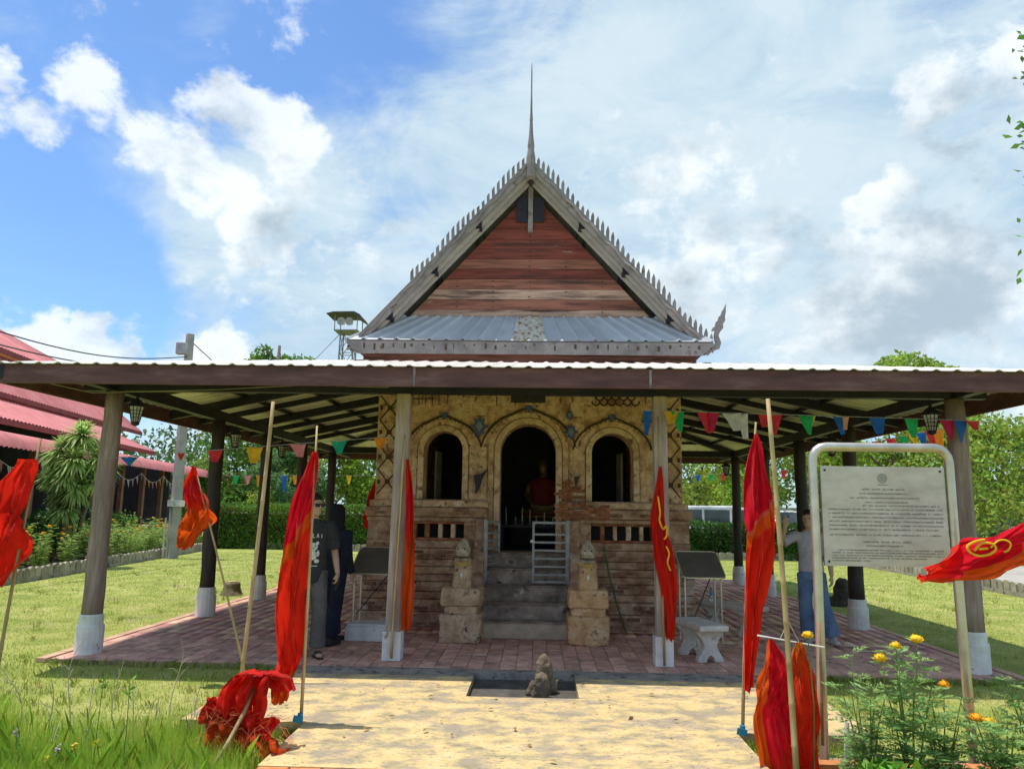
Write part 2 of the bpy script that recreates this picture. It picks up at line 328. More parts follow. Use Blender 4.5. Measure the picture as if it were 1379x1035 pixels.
M_STEP = mat('grey_steps', [(0.3, (0.15, 0.12, 0.10)), (0.5, (0.31, 0.245, 0.205)), (0.72, (0.54, 0.44, 0.37))], 5, 12, 0.9, 0.8, 26, stain=((0.58, 0.52, 0.45), 4.4, 0.60, 0.68), stain2=((0.07, 0.06, 0.055), 7, 0.58, 0.68))
M_STEPL = mat('pale_step', [(0.3, (0.40, 0.31, 0.22)), (0.7, (0.60, 0.49, 0.37))], 5, 9, 0.9, 0.5, 40)
M_BLUE = mat('blue_glass', [(0.3, (0.03, 0.045, 0.16)), (0.7, (0.10, 0.15, 0.38))], 30, 4, 0.35, 0.2, 60, spec=0.5)
M_INSIDE = mat('unlit_interior', (0.06, 0.055, 0.06), 4, 6, 0.9, 0.2)  # near-black base colour paints in the darkness of the unlit room
M_GATE = mat('grey_gate_paint', [(0.35, (0.28, 0.28, 0.29)), (0.7, (0.44, 0.44, 0.45))], 10, 8, 0.6, 0.25, 60, stain=((0.20, 0.11, 0.06), 9, 0.64, 0.7))
M_BAMBOO = mat('bamboo', [(0.3, (0.28, 0.19, 0.085)), (0.6, (0.47, 0.35, 0.17)), (0.8, (0.56, 0.46, 0.27))], 6, 8, 0.6, 0.25, 40, stretch=(2, 2, 0.4), vary=0.2)
M_CHROME = mat('steel_tube', [(0.3, (0.50, 0.45, 0.38)), (0.7, (0.70, 0.65, 0.57))], 6, 6, 0.36, 0.1, 30, metal=0.75)
M_BLACK = mat('black_plastic', (0.025, 0.024, 0.026), 8, 5, 0.5, 0.1)

# ------------------------------------------------------------------ ground
def smooth01(t): t = max(0.0, min(1.0, t)); return t*t*(3-2*t)
def lawn_z(x, y):
    z = -0.045 - 0.075*(1-smooth01((y-6.3)/1.9))*(1 if abs(x) < 9 else 1)
    if -1.9 < x < 1.9 and 6.4 < y < 9.1: return -0.24          # under the slab
    return z + 0.012*sin(x*0.9+1.3)*cos(y*0.7)
def ground():
    xs = sorted(set([-700, -300, -120, -60, -35, -22] + [round(-16+i*0.5, 2) for i in range(65)] + [22, 35, 60, 120, 300, 700]))
    ys = sorted(set([-300, -80, -20, -5] + [round(0+i*0.5, 2) for i in range(66)] + [40, 55, 80, 140, 300, 800]))
    mb = MB(); n = len(xs)
    vs = [(x, y, lawn_z(x, y) if y < 40 else -0.05) for y in ys for x in xs]
    fs = [(j*n+i, j*n+i+1, (j+1)*n+i+1, (j+1)*n+i) for j in range(len(ys)-1) for i in range(n-1)]
    mb.add(vs, fs); structure(mb.build('lawn', M_LAWN, smooth=True))
ground()
# the slab in front with its sunken panel, in strips so that the panel is a real hollow
RX0, RX1, RY0, RY1 = -0.61, 0.38, 7.06, 8.06
def slab():
    mb = MB()
    mb.box(-2.71, RX0, 6.12, 7.86, -0.25, -0.012); mb.box(RX1, 2.53, 6.12, 7.86, -0.25, -0.012)
    mb.box(RX0, RX1, 6.12, RY0, -0.25, -0.012); mb.box(-1.75, 1.5, 5.12, 6.12, -0.25, -0.012)
    o = structure(mb.build('concrete_slab', M_SLAB)); 
    g = MB(); g.box(-2.35, RX0, 7.864, 8.22, -0.25, -0.010); g.box(RX1, 2.75, 7.864, 8.22, -0.25, -0.010); g.box(RX0, RX1, RY1, 8.22, -0.25, -0.010)
    structure(g.build('shaded_slab_strip', M_SLABG))  # strip of the same slab, the eave's shadow painted into its grey
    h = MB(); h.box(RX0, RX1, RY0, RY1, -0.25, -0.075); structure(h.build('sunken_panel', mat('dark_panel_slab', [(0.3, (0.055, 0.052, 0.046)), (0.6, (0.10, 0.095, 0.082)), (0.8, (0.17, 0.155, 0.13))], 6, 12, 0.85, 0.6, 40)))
slab()
# the brick edge at the foot of the path
def brick_edge():
    bed = MB(); bed.box(-1.74, 1.49, 4.885, 5.115, -0.25, -0.06); b = structure(bed.build('brick_edging', M_GROUT))
    me = MB().box(-0.098, 0.098, -0.11, 0.11, -0.05, 0.05).mesh('brick', M_BRICK)
    for k in range(16):
        o = obj('brick', me, b, (-1.64+k*0.204, 5.0+random.uniform(-.006, .006), -0.058+random.uniform(-.004, .004))); o.rotation_euler = (random.uniform(-.01, .01), random.uniform(-.01, .01), random.uniform(-.02, .02))
        o.modifiers.new('bevel', 'BEVEL').width = 0.006
brick_edge()

# ------------------------------------------------------------------ paving of clay tiles
PX0, PX1, PY0, PY1 = -5.10, 4.86, 8.225, 19.6
TXW, TYW = 0.168, 0.36
def paving():
    bed = MB(); bed.box(PX0, PX1, PY0, PY1, -0.25, -0.010); base = structure(bed.build('paving', M_GROUT))
    me = MB().box(-TXW/2+0.004, TXW/2-0.004, -TYW/2+0.004, TYW/2-0.004, -0.02, 0.0).mesh('tile', M_TILE)
    spots = []; rest = []
    ny = int((PY1-PY0)/TYW); nx = int((PX1-PX0)/TXW)
    for j in range(ny):
        for i in range(nx):
            x = PX0+TXW*(i+0.5)+0.02; y = PY0+TYW*(j+0.5)
            if -2.3 < x < 2.0 and 11.0 < y < 16.6: continue
            spots.append((y, abs(x), x, y))
    spots.sort()
    front = [s for s in spots if s[0] < PY0+TYW*6]
    front.sort(key=lambda s: s[0]+0.25*s[1]); ids = set(id(s) for s in front[:300])
    for s in spots:
        z = random.uniform(-0.0025, 0.0025)
        if id(s) in ids:
            o = obj('tile', me, base, (s[2], s[3], z)); o.rotation_euler = (random.uniform(-.006, .006), random.uniform(-.006, .006), random.uniform(-.006, .006))
        else: rest.append((s[2], s[3], z))
    P = np.array(rest); w, h = TXW/2-0.004, TYW/2-0.004
    corner = np.array([(-w, -h, 0), (w, -h, 0), (w, h, 0), (-w, h, 0), (-w, -h, -0.02), (w, -h, -0.02), (w, h, -0.02), (-w, h, -0.02)])
    V = (P[:, None, :]+corner[None]).reshape(-1, 3); i = np.arange(len(P))[:, None]*8
    F = np.concatenate([i+np.array(q) for q in ((0, 1, 2, 3), (0, 4, 5, 1), (1, 5, 6, 2), (2, 6, 7, 3), (3, 7, 4, 0))], 0)
    m2 = mat('clay_tile_far', [(0.3, (0.44, 0.225, 0.165)), (0.55, (0.64, 0.37, 0.285)), (0.75, (0.72, 0.50, 0.41))], 2.5, 10, 0.85, 0.35, 60, island=0.2, stain=((0.26, 0.18, 0.15), 1.6, 0.52, 0.66))
    tag(obj('tiles', np_mesh('tiles', V, F, m2), base), kind='stuff')
    # pale kerb down each side of the paving
    kb = mat('kerb_tile', [(0.3, (0.50, 0.30, 0.20)), (0.7, (0.62, 0.40, 0.28))], 5, 8, 0.9, 0.4, 50, vary=0.12)
    km = MB().box(-0.055, 0.055, -0.195, 0.195, -0.02, 0.02).mesh('kerb_tile', kb)
    for sx in (PX0-0.07, PX1+0.07):
        for k in range(28): obj('kerb_tile', km, base, (sx, PY0+0.2+k*0.402, -0.02+random.uniform(-.003, .003)))
paving()

# ------------------------------------------------------------------ the old brick hall
TEMPLE = wthing('temple_hall', 'old ochre brick hall with three arched openings under a steep timber gable', 'temple', (-0.14, 11.25, 0))
TX, TY = -0.14, 11.25
def tb(): return TMB()
class TMB(MB):
    def build(s, *a, **k):
        s.v = [(x+TX, y+TY, z) for x, y, z in s.v]; return MB.build(s, *a, **k)
HW, DEP = 2.22, 5.5
def arch_pts(cx, hw, spring, n=14, sq=1.0):
    return [(cx-hw*cos(pi*i/n), spring+hw*sq*sin(pi*i/n)) for i in range(n+1)]
def arch_panel(mb, x0, x1, z0, z1, cx, hw, zb, spring, y0, y1, sq=1.0):
    A = arch_pts(cx, hw, spring, 14, sq); ax0, ax1 = cx-hw, cx+hw
    for y, fl in ((y0, 0), (y1, 1)):
        def q(*p):
            mb.add([(a, y, b) for a, b in (p if not fl else p[::-1])], [(0, 1, 2, 3)])
        q((x0, z0), (ax0, z0), (ax0, spring), (x0, spring)); q((ax1, z0), (x1, z0), (x1, spring), (ax1, spring))
        if zb > z0+1e-4: q((ax0, z0), (ax1, z0), (ax1, zb), (ax0, zb))
        q((x0, spring), (ax0, spring), (ax0, z1), (x0, z1)); q((ax1, spring), (x1, spring), (x1, z1), (ax1, z1))
        for i in range(14):
            a, b = A[i], A[i+1]; q(a, b, (b[0], z1), (a[0], z1))
    path = [(ax0, zb)] + A + [(ax1, zb)]
    for a, b in zip(path, path[1:]): mb.add([(a[0], y0, a[1]), (b[0], y0, b[1]), (b[0], y1, b[1]), (a[0], y1, a[1])], [(0, 1, 2, 3)])
    mb.add([(ax0, y0, zb), (ax1, y0, zb), (ax1, y1, zb), (ax0, y1, zb)], [(0, 1, 2, 3)])
    mb.add([(x0, y0, z1), (x1, y0, z1), (x1, y1, z1), (x0, y1, z1)], [(0, 1, 2, 3)])
def arch_band(mb, cx, hi, ho, zb, spring, y0, y1, sq=1.0, sqo=1.0):
    A = [(cx-hi, zb)]+arch_pts(cx, hi, spring, 18, sq)+[(cx+hi, zb)]; B = [(cx-ho, zb)]+arch_pts(cx, ho, spring, 18, sqo)+[(cx+ho, zb)]
    n = len(A); vs = [(x, y0, z) for x, z in A]+[(x, y0, z) for x, z in B]+[(x, y1, z) for x, z in A]+[(x, y1, z) for x, z in B]; fs = []
    for i in range(n-1):
        fs += [(i, i+1, n+i+1, n+i), (n+i, n+i+1, 3*n+i+1, 3*n+i), (i, 2*n+i, 2*n+i+1, i+1)]
    fs += [(0, n, 3*n, 2*n), (n-1, 3*n-1, 4*n-1, 2*n-1)]
    mb.add(vs, fs)
def temple_walls():
    w = tb(); arch_panel(w, -1.85, -0.69, 1.72, 3.56, -1.24, 0.285, 1.735, 2.44, 0.0, 0.35)
    arch_panel(w, 0.69, 1.85, 1.72, 3.56, 1.22, 0.30, 1.735, 2.42, 0.0, 0.35)
    arch_panel(w, -0.69, 0.69, 1.0, 3.56, 0.0, 0.405, 1.0, 2.44, 0.0, 0.35)
    front = w.build('front_wall', M_OCHRE, TEMPLE, fixn=False)
    for a, b in ((-HW, -1.85), (1.85, HW)): ow = tb(); ow.box(a, b, 0.03, 0.35, 1.7, 3.56); ow.build('corner_wall', M_OCHRE, TEMPLE)
    for sx in (-1, 1):
        p = tb(); a, b = sorted((sx*1.87, sx*HW)); p.box(a, b, -0.045, 0.027, 1.72, 3.30); pil = p.build('pilaster', M_OCHRE, front, bevel=0.012)
        l = tb(); zc = 1.80
        while zc < 3.2:
            zz = min(zc+0.36, 3.26)
            for (xa, xb) in ((a+0.03, b-0.03), (b-0.03, a+0.03)): l.bar((xa, -0.05, zc), (xb, -0.05, zz), 0.018, 0.014, (0, 1, 0))
            l.box((a+b)/2-0.035, (a+b)/2+0.035, -0.062, -0.046, zc+0.145, zc+0.215)
            l.box(a+0.03, a+0.07, -0.058, -0.046, zc+0.15, zc+0.21); l.box(b-0.07, b-0.03, -0.058, -0.046, zc+0.15, zc+0.21)
            zc += 0.36
        tag(l.build('lattice', M_CARVE, TEMPLE), 'carved diamond lattice on the corner pier')
        c = tb(); c.box(a-0.03, b+0.03, -0.075, 0.02, 3.30, 3.42); c.build('capital', M_OCHREP, front, bevel=0.01)
        # slim piers between the arches
        q = tb(); a, b = sorted((sx*0.60, sx*0.82)); q.box(a, b, -0.035, -0.001, 1.74, 2.95); q.build('pilaster', M_OCHRE, front, bevel=0.012)
        q = tb(); q.box(a+0.01, b-0.01, -0.055, -0.003, 2.96, 3.17); q.build('capital', M_OCHREP, front, bevel=0.012)
        # side walls with the same plaster
        s = tb(); a, b = sorted((sx*1.9, sx*HW)); s.box(a, b, 0.353, DEP, 1.0, 3.56); s.build('side_wall', M_OCHRE, TEMPLE)
    bw = tb(); bw.box(-HW, HW, DEP+0.002, DEP+0.3, 1.0, 3.56); bw.build('back_wall', M_OCHRE, TEMPLE)
    # mouldings round the openings
    for cx, hi, sp, zb in ((-1.24, 0.285, 2.44, 1.74), (1.22, 0.30, 2.42, 1.74), (0, 0.405, 2.44, 1.004)):
        for k, (t0, t1, y) in enumerate(((0.0, 0.085, -0.07), (0.095, 0.175, -0.040))):
            m = tb(); arch_band(m, cx, hi+t0, hi+t1, zb, sp, y, -0.002); m.build('arch_moulding', M_OCHREP if k == 0 else M_OCHRE, front, bevel=0.008)
        # the flaring line above each arch with its leaf peak
        r = hi+0.215; pts = []
        for i in range(25):
            a = pi*(0.05+0.90*i/24); pts.append((cx-r*1.12*cos(a), -0.03, sp-0.02+(r*0.98)*sin(a)+0.05*max(0, 1-abs(a-pi/2)/0.35)))
        m = tb(); m.tube(pts, 0.016, 6); m.build('arch_line', M_CARVE, front)
        m = tb()
        for i in range(2, 23):
            p = pts[i]; m.ball((cx+(p[0]-cx)*0.94, -0.03, sp+(p[2]-sp)*0.94), 0.018, 0.014, 0.018, 6, 4)
        m.build('beading', M_OCHREP, front)['kind'] = 'stuff'
        zz = pts[12][2]; m = tb(); m.prism([(cx-0.06, zz+0.02), (cx, zz-0.07), (cx+0.06, zz+0.02), (cx, zz+0.05)], -0.05, -0.02); m.build('leaf_ornament', M_BLUE, front)
    # star ornaments of blue glass between the arches
    for cx, cz, s, n in ((-0.72, 2.80, 1.0, 1), (0.62, 2.73, 0.75, 2), (0.60, 2.98, 0.5, 3), (1.72, 2.9, 0.6, 4)):
        m = tb(); star = []
        for i in range(16):
            a = 2*pi*i/16; r = (0.135 if i % 2 == 0 else 0.085)*s; r *= 1.25 if i % 8 == 4 else 1.0
            star.append((cx+r*sin(a)*0.82, cz+r*cos(a)*1.25))
        m.prism(star[::-1], -0.075, -0.04); o = m.build('star_ornament', M_BLUE, front, bevel=0.006)
        m = tb(); dm = [(cx, cz-0.085*s), (cx+0.055*s, cz), (cx, cz+0.085*s), (cx-0.055*s, cz)]; m.prism(dm, -0.09, -0.076); m.build('star_centre', mat('pale_glass', (0.22, 0.26, 0.42), 20, 3, 0.3, 0.1), o)
    # stone course under the eaves
    x = -1.82; k = 0
    while x < 1.80:
        wd = random.uniform(0.16, 0.42); x1 = min(x+wd, 1.83)
        m = tb(); m.box(x+0.006, x1-0.006, -0.05-random.uniform(0, 0.025), -0.002, 3.10+random.uniform(0, .05), 3.30+random.uniform(0, .06)); m.build('stone_block', random.choice((M_OCHRE, M_OCHREP, M_OCHRE)), front, bevel=0.015); x = x1
    m = tb()
    for r in range(3):
        for c in range(6 - r % 2):
            cx = 0.98+c*0.115+(r % 2)*0.057; cz = 3.13+r*0.075
            m.tube([(cx-0.055, -0.083, cz+0.055), (cx-0.05, -0.083, cz+0.02), (cx-0.025, -0.083, cz-0.005), (cx, -0.083, cz-0.012), (cx+0.025, -0.083, cz-0.005), (cx+0.05, -0.083, cz+0.02), (cx+0.055, -0.083, cz+0.055)], 0.011, 5)
    m.build('scale_carving', M_CARVE, front)
    m = tb()
    for i in range(5): m.bar((-1.72+i*0.1, -0.085, 3.10), (-1.72+i*0.1+random.uniform(-.01, .01), -0.085, 3.30), 0.012, 0.012)
    m.bar((-1.74, -0.085, 3.30), (-1.28, -0.085, 3.29), 0.012, 0.012); m.bar((-1.74, -0.085, 3.19), (-1.4, -0.085, 3.20), 0.012, 0.012); m.build('line_carving', M_CARVE, front)
    m = tb(); m.box(-0.26, 0.24, -0.11, -0.08, 3.15, 3.26); m.build('plaque', mat('dark_plaque', (0.05, 0.05, 0.05), 10, 6, 0.8, 0.5), front, bevel=0.008)
    m = tb(); m.box(-0.06, 0.12, -0.12, -0.082, 3.265, 3.33); m.build('plaque_top', M_WHITE, front, bevel=0.01)
    # exposed red brick right of the doorway, real courses
    be = MB().box(-0.062, 0.062, -0.02, 0.02, -0.018, 0.018).mesh('brick', M_REDBR); ORIG = (TX, TY)
    for r in range(13):
        z = 1.50+r*0.042
        for c in range(6):
            x = 0.44+c*0.130+(r % 2)*0.065
            edge = 0.52+0.25*sin(r*0.9)+(0.35 if r < 9 else 0.0)
            if x > 0.43+edge or x+0.06 > 0.86 and z > 1.72 or random.random() < 0.30: continue
            if z > 1.74 and r > 10 and random.random() < 0.45: continue
            y = -0.05 if x > 0.60 else -0.062
            if z < 1.74: y = -0.222
            o = obj('brick', be, front, (TX+x, TY+y+random.uniform(-.006, .004), z)); o.rotation_euler = (0, random.uniform(-.02, .02), 0)
    # dark hanging lamps on the piers
    for cx, s in ((-0.71, 1.0), (0.70, 0.55)):
        m = tb(); z = 2.06; m.prism([(cx-0.07*s, z+0.02*s), (cx-0.04*s, z-0.13*s), (cx-0.045*s, z-0.24*s), (cx-0.01, z-0.20*s), (cx+0.03*s, z-0.11*s), (cx+0.06*s, z+0.0), (cx+0.13*s, z+0.12*s), (cx+0.05*s, z+0.05*s)], -0.16, -0.05); m.build('wall_bracket', M_STEEL if s == 1 else M_CARVE, front, bevel=0.01)
    m = tb(); m.tube([(-1.87, -0.09, 3.25), (-1.865, -0.08, 2.6), (-1.89, -0.08, 1.9), (-1.86, -0.09, 1.72)], 0.009, 5); m.build('hanging_cord', mat('pale_cord', (0.42, 0.38, 0.3), 8, 4, .8, 0), TEMPLE)
temple_walls()

def temple_plinth():
    core = tb(); core.box(-HW+0.02, HW-0.02, 0.001, DEP+0.25, 0.0, 0.998); plinth = core.build('plinth', M_PLINTH, TEMPLE)
    def band(z0, z1, p, xi=0.70, m=M_PLINTH, bev=0.02):
        for sx in (-1, 1):
            b = tb(); ps = p*0.42; a, c = sorted((sx*xi, sx*(HW+ps))); b.box(a, c, -p, 0.36, z0, z1)
            a, c = sorted((sx*1.95, sx*(HW+ps))); b.box(a, c, 0.363, DEP+0.3+p, z0, z1-0.002); b.build('moulding', m, plinth, bevel=bev)
    band(0.0, 0.20, 0.36); band(0.203, 0.36, 0.32); band(0.363, 0.46, 0.27); band(0.463, 0.60, 0.235); band(0.603, 0.70, 0.27); band(0.703, 0.80, 0.30); band(0.803, 0.90, 0.24); band(0.903, 1.05, 0.20); band(1.053, 1.16, 0.17)
    band(1.423, 1.485, 0.18, 0.56); band(1.488, 1.62, 0.23, 0.56); band(1.623, 1.72, 0.14, 0.56, M_OCHRE)
    # row of small vents between brick piers
    for sx in (-1, 1):
        xa, xb = (0.90, 1.77)
        b = tb(); a, c = sorted((sx*0.58, sx*xa)); b.box(a, c, -0.15, 0.34, 1.163, 1.42); a, c = sorted((sx*xb, sx*(HW+0.06))); b.box(a, c, -0.15, 0.34, 1.163, 1.42); a, c = sorted((sx*1.95, sx*(HW+0.06))); b.box(a, c, 0.343, DEP+0.4, 1.163, 1.42); b.build('vent_course', M_PLINTH, plinth)
        hw_ = (xb-xa-0.06*4)/5
        b = tb(); a, c = sorted((sx*xa, sx*xb)); b.box(a, c, -0.145, -0.02, 1.163, 1.195); b.box(a, c, -0.145, -0.02, 1.39, 1.42); b.build('vent_frame', M_REDBR, plinth, bevel=0.006)
        b = tb(); b.box(a, c, 0.20, 0.33, 1.163, 1.42); b.build('vent_back', M_INSIDE, plinth)  # backing takes the same painted darkness as the room
        for k in range(4):
            x = xa+hw_*(k+1)+0.06*k; a, c = sorted((sx*x, sx*(x+0.06))); b = tb(); b.box(a+random.uniform(-.01, .01), c+random.uniform(-.01, .01), -0.14+random.uniform(-.01, .02), -0.02, 1.195, 1.39); b.build('brick_pier', random.choice((M_REDBR, M_REDBR, M_OCHREP)), plinth, bevel=0.008)
    # loose old bricks showing in the weathered plinth
    be = MB().box(-0.10, 0.10, -0.02, 0.02, -0.022, 0.022).mesh('plinth_brick', mat('plinth_brick', [(0.3, (0.15, 0.07, 0.045)), (0.7, (0.48, 0.27, 0.17))], 8, 9, 0.95, 0.9, 30, vary=0.3))
    bands = [(0.03, 0.17, 0.36), (0.23, 0.33, 0.32), (0.49, 0.57, 0.235), (0.73, 0.78, 0.30), (0.93, 1.02, 0.20), (1.08, 1.13, 0.17), (1.52, 1.60, 0.23)]
    cnt = 0
    for (za, zb, p) in bands:
        z = za+0.02; r = 0
        while z < zb+0.01:
            for sx in (-1, 1):
                x = 0.82+(r % 2)*0.1
                while x < HW+p*0.42-0.1:
                    if random.random() < 0.40 and cnt < 170:
                        o = obj('plinth_brick', be, plinth, (TX+sx*x, TY-p+0.006+random.uniform(-.007, .006), z)); o.scale = (random.uniform(.8, 1.0), 1, random.uniform(.8, 1)); o.rotation_euler = (random.uniform(-.04, .04), random.uniform(-.02, .02), random.uniform(-.03, .03)); cnt += 1
                    x += 0.212
            z += 0.05; r += 1
    # steps and their cheek walls
    st = tb(); st.box(-0.56, 0.55, -0.02, 0.34, 0.9, 0.997); stair = st.build('stair', M_STEP, TEMPLE)
    for k in range(5):
        y0 = -1.22+k*0.24; b = tb(); b.box(-0.565, 0.555, y0, (-0.02 if k < 4 else -0.022), 0.2*k+0.001, 0.2*(k+1)-0.003); o = b.build('step', M_STEPL if k == 0 else M_STEP, stair, bevel=0.015)
        b = tb(); b.box(-0.56, 0.55, y0-0.025, y0+0.23, 0.2*(k+1)-0.0025, 0.2*(k+1)+0.012); b.build('tread', M_STEP if k else M_STEP, stair, bevel=0.008)
    for sx in (-1, 1):
        b = tb(); a, c = sorted((sx*0.57, sx*0.72)); pts = [(-1.02, 0.0), (-0.02, 0.0), (-0.02, 1.46), (-0.30, 1.46), (-0.42, 1.18), (-1.02, 0.72)]
        n = len(pts); b.add([(a, y, z) for y, z in pts]+[(c, y, z) for y, z in pts], [tuple(range(n)), tuple(range(2*n-1, n-1, -1))]+[(i, (i+1) % n, (i+1) % n+n, i+n) for i in range(n)])
        b.build('cheek_wall', M_PLINTH, stair, bevel=0.02)
    # interior
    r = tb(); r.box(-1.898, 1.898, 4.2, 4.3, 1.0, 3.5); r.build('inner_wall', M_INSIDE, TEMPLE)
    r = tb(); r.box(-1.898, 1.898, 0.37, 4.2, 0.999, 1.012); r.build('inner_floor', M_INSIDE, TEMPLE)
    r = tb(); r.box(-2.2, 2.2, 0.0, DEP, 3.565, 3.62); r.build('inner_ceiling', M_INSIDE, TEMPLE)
    for sx in (-1, 1):   # half-open window shutters inside
        x = sx*1.24+0.16*sx; b = tb(); b.bar((x, 0.37, 2.1), (x-0.05*sx, 0.62, 2.1), 0.025, 0.72); b.build('shutter', mat('shutter', (0.20, 0.18, 0.17), 6, 6, 0.8, 0.2), TEMPLE)
temple_plinth()

def gate_leaf(x0, x1, ya, yb, z0, z1, mirror=False):
    """leaf from hinge (x0, ya) to free edge (x1, yb)"""
    t = tb(); H = Vector((x0, ya, 0)); E_ = Vector((x1, yb, 0)); d = E_-H
    for p in (H, E_): t.bar((p.x, p.y, z0), (p.x, p.y, z1), 0.03, 0.03)
    for z in (z0+0.015, z1-0.015): t.bar((H.x+d.x*0.04, H.y+d.y*0.04, z), (E_.x-d.x*0.04, E_.y-d.y*0.04, z), 0.028, 0.03)
    g = t.build('gate', M_GATE, TEMPLE)
    for k in range(6):
        z = z0+(z1-z0)*(k+1)/7.6; b = tb(); b.bar((H.x+d.x*0.03, H.y+d.y*0.03, z), (E_.x-d.x*0.03, E_.y-d.y*0.03, z), 0.022, 0.026); b.build('gate_bar', M_GATE, g)
    return g
gate_leaf(0.54, 0.09, -0.62, -0.64, 0.64, 1.45)
gate_leaf(-0.545, -0.40, -0.62, -0.15, 0.66, 1.45)
for sx in (0.56, -0.565):
    p = tb(); p.bar((sx, -0.62, 0.6), (sx, -0.62, 1.47), 0.035, 0.035); p.build('gate_post', M_GATE, TEMPLE)
m = tb(); m.tube([(0.10, -0.67, 1.18), (0.05, -0.68, 1.19)], 0.022, 8); m.build('gate_lock', M_WHITE, TEMPLE)

# ------------------------------------------------------------------ gable roof
AZ, EZ, EHW = 6.56, 3.86, 2.46        # ridge height, eave height, half width at the eave (front verge plane)
YV, YG = -0.82, -0.46                  # verge and gable-board planes (local y)
SL = (AZ-EZ)/EHW
def temple_roof():
    RL = sqrt(EHW**2+(AZ-EZ)**2); nx, nz = (AZ-EZ)/RL, EHW/RL
    g = tb(); zb = 4.30
    hwb = (AZ-0.30-zb)/SL
    g.prism([(-hwb, zb), (hwb, zb), (0, AZ-0.30)], YG+0.03, YG+0.06); gable = g.build('gable', M_PLM, TEMPLE)
    z = zb; k = 0
    order = [M_PLG, M_PLM, M_PLG, M_PLM, M_PLR, M_PLM, M_PLR, M_PLR, M_PLR, M_PLR, M_PLR, M_PLR, M_PLR, M_PLR]
    while z < AZ-0.55:
        h = 0.152; w0 = (AZ-0.32-z)/SL; w1 = (AZ-0.32-z-h+0.006)/SL
        b = tb(); y = YG+random.uniform(-.006, .006); b.prism([(-w0, z), (w0, z), (w1, z+h-0.006), (-w1, z+h-0.006)], y-0.012, YG+0.028); pl = b.build('plank', order[min(k, 13)], gable)
        n = tb()
        for xx in (-1.55, -1.05, -0.53, 0.0, 0.53, 1.05, 1.55):
            if abs(xx) < w1-0.1:
                for dz in (0.03, 0.11): n.box(xx-0.007+random.uniform(-.02, .02), xx+0.009, y-0.016, y-0.011, z+dz, z+dz+0.014)
        n.build('nails', M_BLACK, gable)
        z += h; k += 1
    p = tb(); p.bar((0, YG-0.04, AZ-0.95), (0, YG-0.04, AZ-0.25), 0.07, 0.05); p.build('king_post', M_GREYW, gable)
    for sx in (-1, 1):
        p = tb(); p.box(*sorted((sx*0.05, sx*0.20)), YG-0.06, YG-0.03, AZ-0.80, AZ-0.42); p.build('apex_board', M_STEEL, gable)
        # roof slab and its underside
        a = tb(); t0, t1 = 0.0, 0.05; yb = DEP+0.9
        poly = [(0, AZ), (sx*EHW, EZ), (sx*EHW, EZ-0.05), (0, AZ-0.06)]
        a.prism(poly, YV+0.004, yb); roof = a.build('roof_slope', M_SOFFIT, TEMPLE)
        for k in range(30):     # ribs on top of the sheets
            y = YV+0.1+k*0.24
            if y < yb: b = tb(); b.bar((sx*0.02, y, AZ+0.0), (sx*EHW, y, EZ+0.005), 0.035, 0.03, (0, 0, 1)); b.build('roof_rib', M_ZINC, roof)
        for f in (0.30, 0.55, 0.80):
            x = sx*EHW*f; zc = AZ-SL*EHW*f-0.13
            b = tb(); b.box(x-0.045, x+0.045, YV+0.05, DEP, zc-0.055, zc+0.06); b.build('purlin', M_STEEL, TEMPLE)
        # soffit moulding strips under the verge
        for off, hgt, yy in ((0.13, 0.05, YV+0.10), (0.18, 0.045, YV+0.22)):
            b = tb(); A = Vector((sx*0.06, yy, AZ-off-0.06)); B = Vector((sx*(EHW-0.28), yy, EZ-off+0.30*SL)); b.bar(A, B, 0.10, hgt, (0, 1, 0)); b.build('verge_strip', M_SOFFIT, roof)
        # barge board, carved upper lip and the row of upright teeth
        b = tb(); A = Vector((0, YV-0.02, AZ-0.07)); B = Vector((sx*EHW*1.02, YV-0.02, EZ-0.08)); 
        b.prism([(0, AZ+0.03), (sx*EHW*1.03, EZ-SL*0.03*EHW+0.03), (sx*EHW*1.03-sx*0.08, EZ-SL*0.03*EHW-0.06), (0, AZ-0.16)][::(1 if sx < 0 else -1)], YV-0.045, YV)
        barge = b.build('barge_board', M_GREYW, TEMPLE, bevel=0.006)
        b = tb(); L0 = Vector((sx*0.0, YV-0.06, AZ-0.0)); L1 = Vector((sx*EHW*1.03, YV-0.06, EZ-SL*0.03*EHW-0.0)); pts = []
        for i in range(61):
            q = L0.lerp(L1, i/60); wv = 0.022*sin(i*0.95); pts.append((q.x-sx*nx*0.02+sx*nx*wv*0, q.y, q.z-0.03+wv))
        b.tube(pts, 0.017, 5); b.build('carved_rib', M_GREYW, barge)
        n = 36
        tm = None
        for i in range(n):
            f = (i+0.5)/n
            if sx < 0 and f > 0.655: break
            q = L0.lerp(L1, f); ph = (i % 10)/10.0; h = 0.145+0.085*sin(pi*min(1, ph*1.1))
            t = tb(); w = 0.043; x = q.x; zb_ = q.z-0.02-0.0
            t.prism([(x-w/2, zb_-w*SL*0.5*sx), (x+w/2, zb_+w*SL*0.5*-sx), (x+w/2+sx*0.006, zb_+h*0.7), (x+w*0.28, zb_+h), (x+0.004, zb_+h*0.97), (x-w/2+sx*0.004, zb_+h*0.72)], YV-0.04, YV-0.012); t.build('tooth', M_GREYW, barge)
    # spire
    s = tb(); s.lathe([(0.075, 6.30), (0.065, 6.60), (0.046, 6.72), (0.050, 6.78), (0.031, 6.95), (0.021, 7.15), (0.025, 7.18), (0.016, 7.30), (0.011, 7.6), (0.009, 7.95), (0.003, 8.08)], 8, (0, YV-0.03, 0)); s.build('spire', M_GREYW, TEMPLE)
    # flame finial at the right foot of the verge
    x0, z0 = EHW*1.03, EZ-0.06
